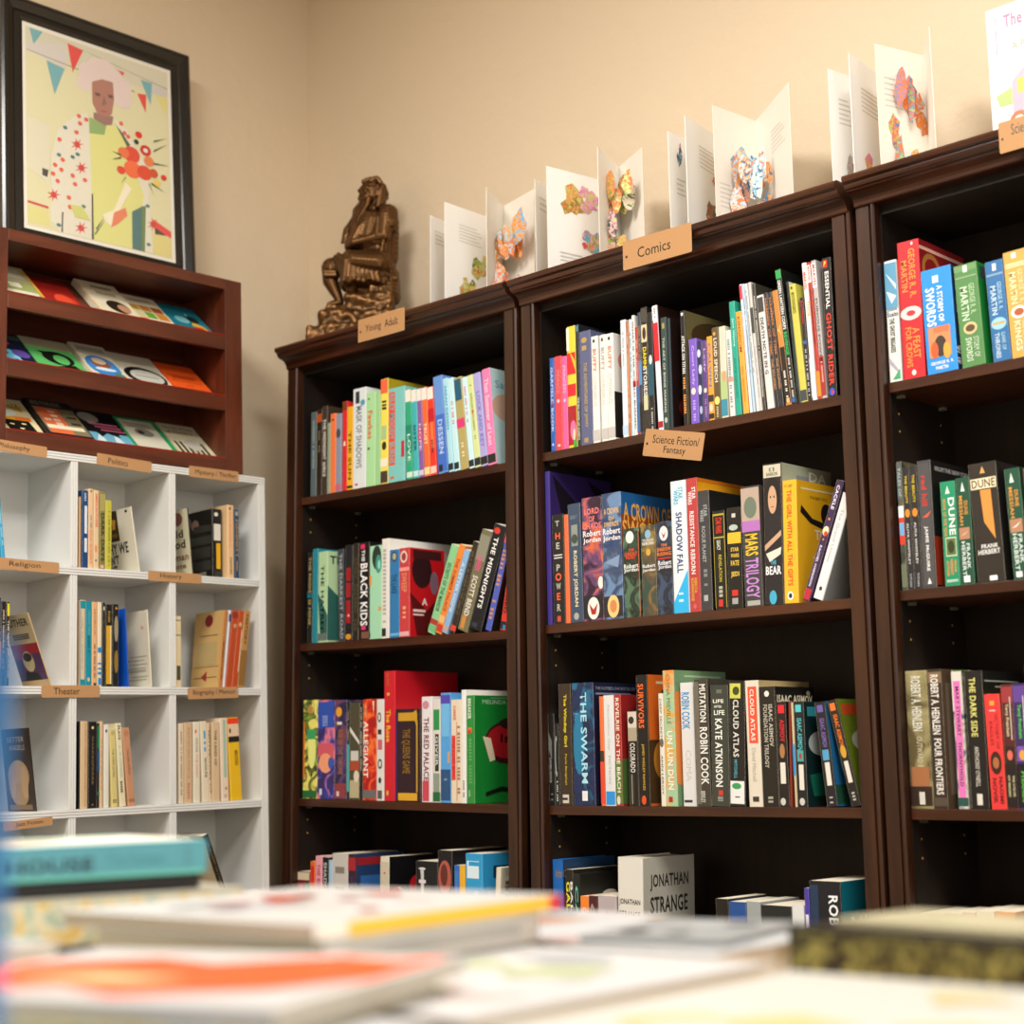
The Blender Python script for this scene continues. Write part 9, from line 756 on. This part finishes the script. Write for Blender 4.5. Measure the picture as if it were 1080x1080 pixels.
for F, x, y, z, w_, h_, ang, txt, hole, label in TAGS:
    mw = F @ T((x, y, z)) @ Matrix.Rotation(math.radians(ang), 4, 'Y')
    r = .003; pts = []
    for cx, cz, a0 in ((w_-r, h_-r, 0), (r, h_-r, 90), (r, r, 180), (w_-r, r, 270)):
        for t in (0, 30, 60, 90): pts.append((cx+r*math.cos(math.radians(a0+t)), cz+r*math.sin(math.radians(a0+t))))
    o = MB().prism(pts, 0, .001, 'y').obj('shelf_label', None, KRAFT, mw); tag(o, label, 'sign', 'kraft card shelf labels')
    items = [('t', s, u0, v0, u1, v1, '2a2018', 'h', 0) for s, u0, v0, u1, v1 in txt]
    if hole: items.append(('e', .055, .45, .018, .045, '1a140e'))
    printing(o, items, Vector((0, 0, 0)), X_, Z_, w_, h_, 'hole' if hole else 'print')
# ---------------------------------------------------------------- display table in front, with picture books
TZ = .705
tb = thing('display_table', 'wooden display table covered with picture books in the foreground', 'table', None, T((-1.0, .71, 0)))
MB().box(-1.12, 1.15, -.59, .60, TZ-.03, TZ).obj('tabletop', tb, TBL, bevel=.003)
for x in (-1.03, 1.08):
    for y in (-.5, .52): MB().box(x-.03, x+.03, y-.03, y+.03, 0, TZ-.0305).obj('leg', tb, TBL)
MB().box(-1.0, 1.05, -.51, -.49, TZ-.12, TZ-.0305).obj('apron', tb, TBL)
MB().box(-1.0, 1.05, .51, .53, TZ-.12, TZ-.0305).obj('apron', tb, TBL)
def dim(c, k=.75):
    return c if c.startswith('art') else ''.join('%02x' % int(int(c[i:i+2], 16)*k) for i in (0, 2, 4))
def flat(x, y, z, w_, d, h, deg, col, items, label, spine=None, mw=None):
    mw = mw or T((x, y, z)) @ Matrix.Rotation(math.radians(deg), 4, 'Z'); c = .0022
    mb = MB(); mb.box(0, w_, 0, d, h-c, h).box(0, w_, 0, d, 0, c).box(0, w_, 0, c, c, h-c)
    o = mb.obj('picture_book', None, M(dim(col), .35), mw, bevel=.0008)
    tag(o, label, 'book', 'picture books lying on the display table')
    MB().box(.004, w_-.004, c*1.05, d-.004, c*1.02, h-c*1.02).obj('page_block', o, PAPER)
    printing(o, items, Vector((0, 0, h)), X_, Y_, w_, d, 'cover_print')
    if spine: printing(o, spine, Vector((0, 0, 0)), X_, Z_, w_, h, 'spine_print')
    return o
def splash(n, cols, s=.16, seed=1):
    rr = random.Random(seed); o = []
    for i in range(n):
        cx, cy, r = rr.uniform(.14, .86), rr.uniform(.14, .86), rr.uniform(.4, 1)*s
        o.append(('p', dim(rr.choice(cols), .72), tuple((min(.99, max(.01, cx+r*math.cos(a*.9)*rr.uniform(.5, 1.2))), min(.99, max(.01, cy+r*math.sin(a*.9)*rr.uniform(.5, 1.2)))) for a in range(7))))
    return o
TILES = {  # column, row from the room's left / near side: colour, prints, label
 (0,0): ('e8e4da', ['e8c860', 'a8b878'], 'cream picture book at the table corner nearest the white shelving'), (1,0): ('ece8e0', ['c8d8c8'], 'ivory picture book with green wash near the left table end'),
 (2,0): ('f2f0ea', ['f0e0a8', 'd8dce0', 'e8b870'], 'near white picture book with faint tan marks at the near left'),
 (3,0): ('f0f1ee', ['c8d8e8', 'f0e8a8', 'd0dcec', 'f4f4f0'], 'white picture book with pale blue wash nearest the camera'),
 (4,0): ('eeefec', ['c4d4e4', 'ece4a0', 'd8e4c8', 'f4f4f0'], 'pale blue and cream picture book at the near middle'),
 (5,0): ('f2edd4', ['f0e6b0', 'e8e8e0', 'f4f0e8'], 'cream yellow picture book at the near right'),
 (0,1): ('dcd8c8', ['5a5ab8', '90a060', 'e0b040'], 'picture book with violet, green and yellow patches at the left edge'),
 (1,1): ('e6e3d8', ['5a5ab8', 'e0b040', '6c8c88', 'a8b890'], 'picture book with violet and sea green blots, second from the left'),
 (2,1): ('f1efea', ['f0b890', 'd8d4cc', 'e0a858', 'c8d0d8'], 'white picture book with soft peach marks, left of the middle'),
 (3,1): ('f4f3f0', ['d0d4d8', 'dce4b8', 'f0d8d0', 'f4f4f4'], 'glossy white picture book in the middle of the table'),
 (4,1): ('f2f1e6', ['e4e090', 'c8d8e4', 'f0dc98', 'f4f4f0'], 'white and pale yellow picture book right of the middle'),
 (5,1): ('eee6c0', ['e8d890', 'c8c8a0'], 'straw yellow picture book under the olive patterned one'),
 (0,2): ('dedad0', ['e8c860', 'e87848', '98a8a8'], 'picture book with coral and grey blots at the far left'),
 (1,2): ('e8e6e0', ['e8a060', 'd85838', 'e8d080', 'c8c8c4'], 'picture book with orange dots behind the turquoise one'),
 (2,2): ('f0efec', ['e8b8a0', 'c8c8c8', 'e8d8a0'], 'white picture book with grey drawings at the far middle'),
 (3,2): ('eef0f0', ['f0c8c0', 'e8e8e8', 'd8dce0'], 'white glossy book at the far edge beside the yellow spined one'),
 (4,2): ('e4e6e6', ['c8ccd0', 'a8acb0'], 'light grey picture book at the far edge'),
 (5,2): ('ddd8c0', ['a8a888', 'c8b890'], 'beige picture book at the far right corner')}
for (i, j), (c, pal, lab) in TILES.items():
    x, y = -2.08+.355*i, .325+.33*j
    if j == 2 and i > 3: continue
    
    if (x+.17)*cf.x+(y+.15)*cf.y < .6: continue
    h = .018+.002*((i*3+j*5) % 5)
    flat(x, y, TZ+.0004, .27 if j == 2 and i == 3 else .34, .20 if j == 2 and i == 3 else .31, h, ((i*7+j*5) % 4-1.5)*.8, c, splash(10, pal, .2, i*9+j), lab)
Z1 = TZ+.0268
flat(-.955, .435, Z1, .28, .20, .010, 20, 'dcd8cc', [], 'thick cream book under the one with the red orange blot', [('r', .01, .06, .99, .94, 'art:e0dcc8,c8d0c0,d8c890,35')])
flat(-.967, .425, Z1+.0104, .30, .235, .010, 20, 'f3f1ee', splash(6, ['f0ece4', 'e8ece8', 'f4e8d8'], .16, 7)+[('p', 'f04a14', ((.04,.25),(.06,.6),(.3,.8),(.5,.7),(.72,.92),(.88,.85),(.97,.97),(.98,.5),(.85,.25),(.6,.08),(.4,.2),(.2,.05))), ('p', 'f4a878', ((.2,.3),(.35,.45),(.6,.4),(.5,.3)))], 'white picture book with a red orange blot on its cover')
flat(-.90, .735, Z1, .25, .27, .026, 94.7, 'e4e0d4', [], 'white book lying under the yellow spined one', [('r', .01, .06, .99, .94, 'e8e4dc'), ('g', .1, .3, .9, .7, 'b8b4ac')])
flat(-.884, .715, Z1+.0264, .285, .30, .012, 94.7, 'f0eee8', splash(18, ['e8b040', 'e05838', 'f0ece4', 'b8b8b8', 'f4f0ea', 'd8e0e8', '708090'], .1, 12), 'picture book with a yellow spine and red corner', [('r', .0, .05, .12, .95, 'f0e8dc'), ('r', .12, .05, .94, .95, 'f0c038'), ('r', .94, .05, 1, .95, 'd82838')])
flat(-1.22, .36, Z1, .24, .20, .030, 12, 'e9e6de', splash(22, ['e8c860', 'e0a040', '6868b8', '90a8a0', 'e8e0d8', 'f0ece4', 'a8b878'], .12, 9), 'picture book speckled with blue grey and ochre at the left')
flat(-2.02, .62, Z1, .26, .30, .012, 3, 'e6e4dc', splash(22, ['e8a060', 'd85838', 'e8d080', 'e8e6e0', 'c8c8c4', 'a8c8a0'], .1, 14), 'thin picture book with orange and green flecks under the turquoise one')
flat(-.735, 1.075, TZ+.0004, .42, .14, .040, -9, '1e1c16', splash(16, ['8a8c48', '6c7038', 'a8a868'], .08, 15), 'thick dark picture book patterned with olive leaves', [('r', .01, .08, .99, .92, 'art:5c5c30,211f18,909050,90')])
flat(-.70, 1.09, TZ+.0408, .17, .10, .006, -9, 'e4dcb4', splash(4, ['e8e0c0', 'dcd09c'], .12, 16), 'small cream book on top of the olive patterned one')
flat(-.89, 1.0, TZ+.0272, .13, .16, .005, 12, 'b8bcbc', splash(6, ['606868', 'd8dcdc', '303830'], .14, 17), 'grey and black pamphlet left of the olive patterned book')
# turquoise book on a black one
sd = Vector((.242, .970, 0)); st = Vector((-1.242, .879, 0))-sd*.31
mwq = Matrix(((sd.x, -sd.y, 0, st.x), (sd.y, sd.x, 0, st.y), (0, 0, 1, 0), (0, 0, 0, 1)))
flat(0, 0, 0, .29, .19, .014, 0, '14110e', [], 'black book lying under the turquoise one', None, T((0, 0, TZ+.0686)) @ mwq @ T((.015, .006, 0)))
flat(0, 0, 0, .31, .23, .030, 0, '6ecddc', [('r', .0, .03, 1, .97, 'd8d4c4'), ('r', .0, .0, 1, .05, '7cd2de'), ('p', 'b87848', ((.3,.4),(.5,.35),(.7,.5),(.5,.6))), ('p', '483838', ((.5,.6),(.7,.62),(.66,.7),(.5,.72))), ('r', .0, .92, 1, 1, '6cc8b4')], 'turquoise hardback with its lettered spine to the room, topmost of its stack',
     [('r', .0, .0, .985, .12, '68c0b0'), ('t', 'P G WODEHOUSE', .02, .22, .655, .62, '0e3038', 'h', 1), ('t', 'The Fantasy', .69, .25, .87, .7, '48929c', 'h', 0), ('r', .925, .25, .955, .85, '50909c')], T((0, 0, TZ+.0830)) @ mwq)
flat(0, 0, 0, .40, .30, .041, 0, 'dcd8c4', splash(14, ['e8c860', '98a8a8', 'e08858', 'a8b878'], .12, 31), 'wide speckled picture book at the bottom of the stack under the black one', [('r', .01, .05, .99, .95, 'art:e0d8b8,d8b860,a8b8a0,35')], T((0, 0, TZ+.0272)) @ mwq @ T((-.06, -.02, 0)))
# blue and white book standing at the left, close to the camera
mwb = T((-.580, .312, TZ+.0004)) @ Matrix.Rotation(math.radians(43.9+180), 4, 'Z')
sb = MB().box(0, .16, -.012, 0, 0, .222).obj('standing_book', None, M('2c7cc4', .4), mwb, bevel=.0015)
tag(sb, 'blue and white book standing at the left edge closest to the camera', 'book')
printing(sb, [('r', .05, .02, .6, .98, '9cc4e8'), ('r', .6, .02, .98, .98, 'e8eef4')], Vector((.0, 0, 0)), X_, Z_, .16, .222, 'cover_print')
MB().box(.003, .157, -.0105, -.0015, .2222, .2226).obj('page_block', sb, PAPER)

# ---------------------------------------------------------------- ceiling lamps (their light is set at the top)
for i, (x, y) in enumerate(((-1.75, .35), (-.15, .85))):
    t = thing('ceiling_light', 'square ceiling light panel %s' % ('above the left end of the display table', 'nearer the window wall')[i], 'lamp', 'ceiling light panels', T((x, y, 3.18)))
    MB().box(-.47, .47, -.47, -.45, 0, .064).box(-.47, .47, .45, .47, 0, .064).box(-.47, -.45, -.45, .45, 0, .064).box(.45, .47, -.45, .45, 0, .064).obj('frame', t, M('e8e8e4'))
    MB().box(-.45, .45, -.45, .45, .03, .034).obj('diffuser', t, M('f4f2ec', .6))
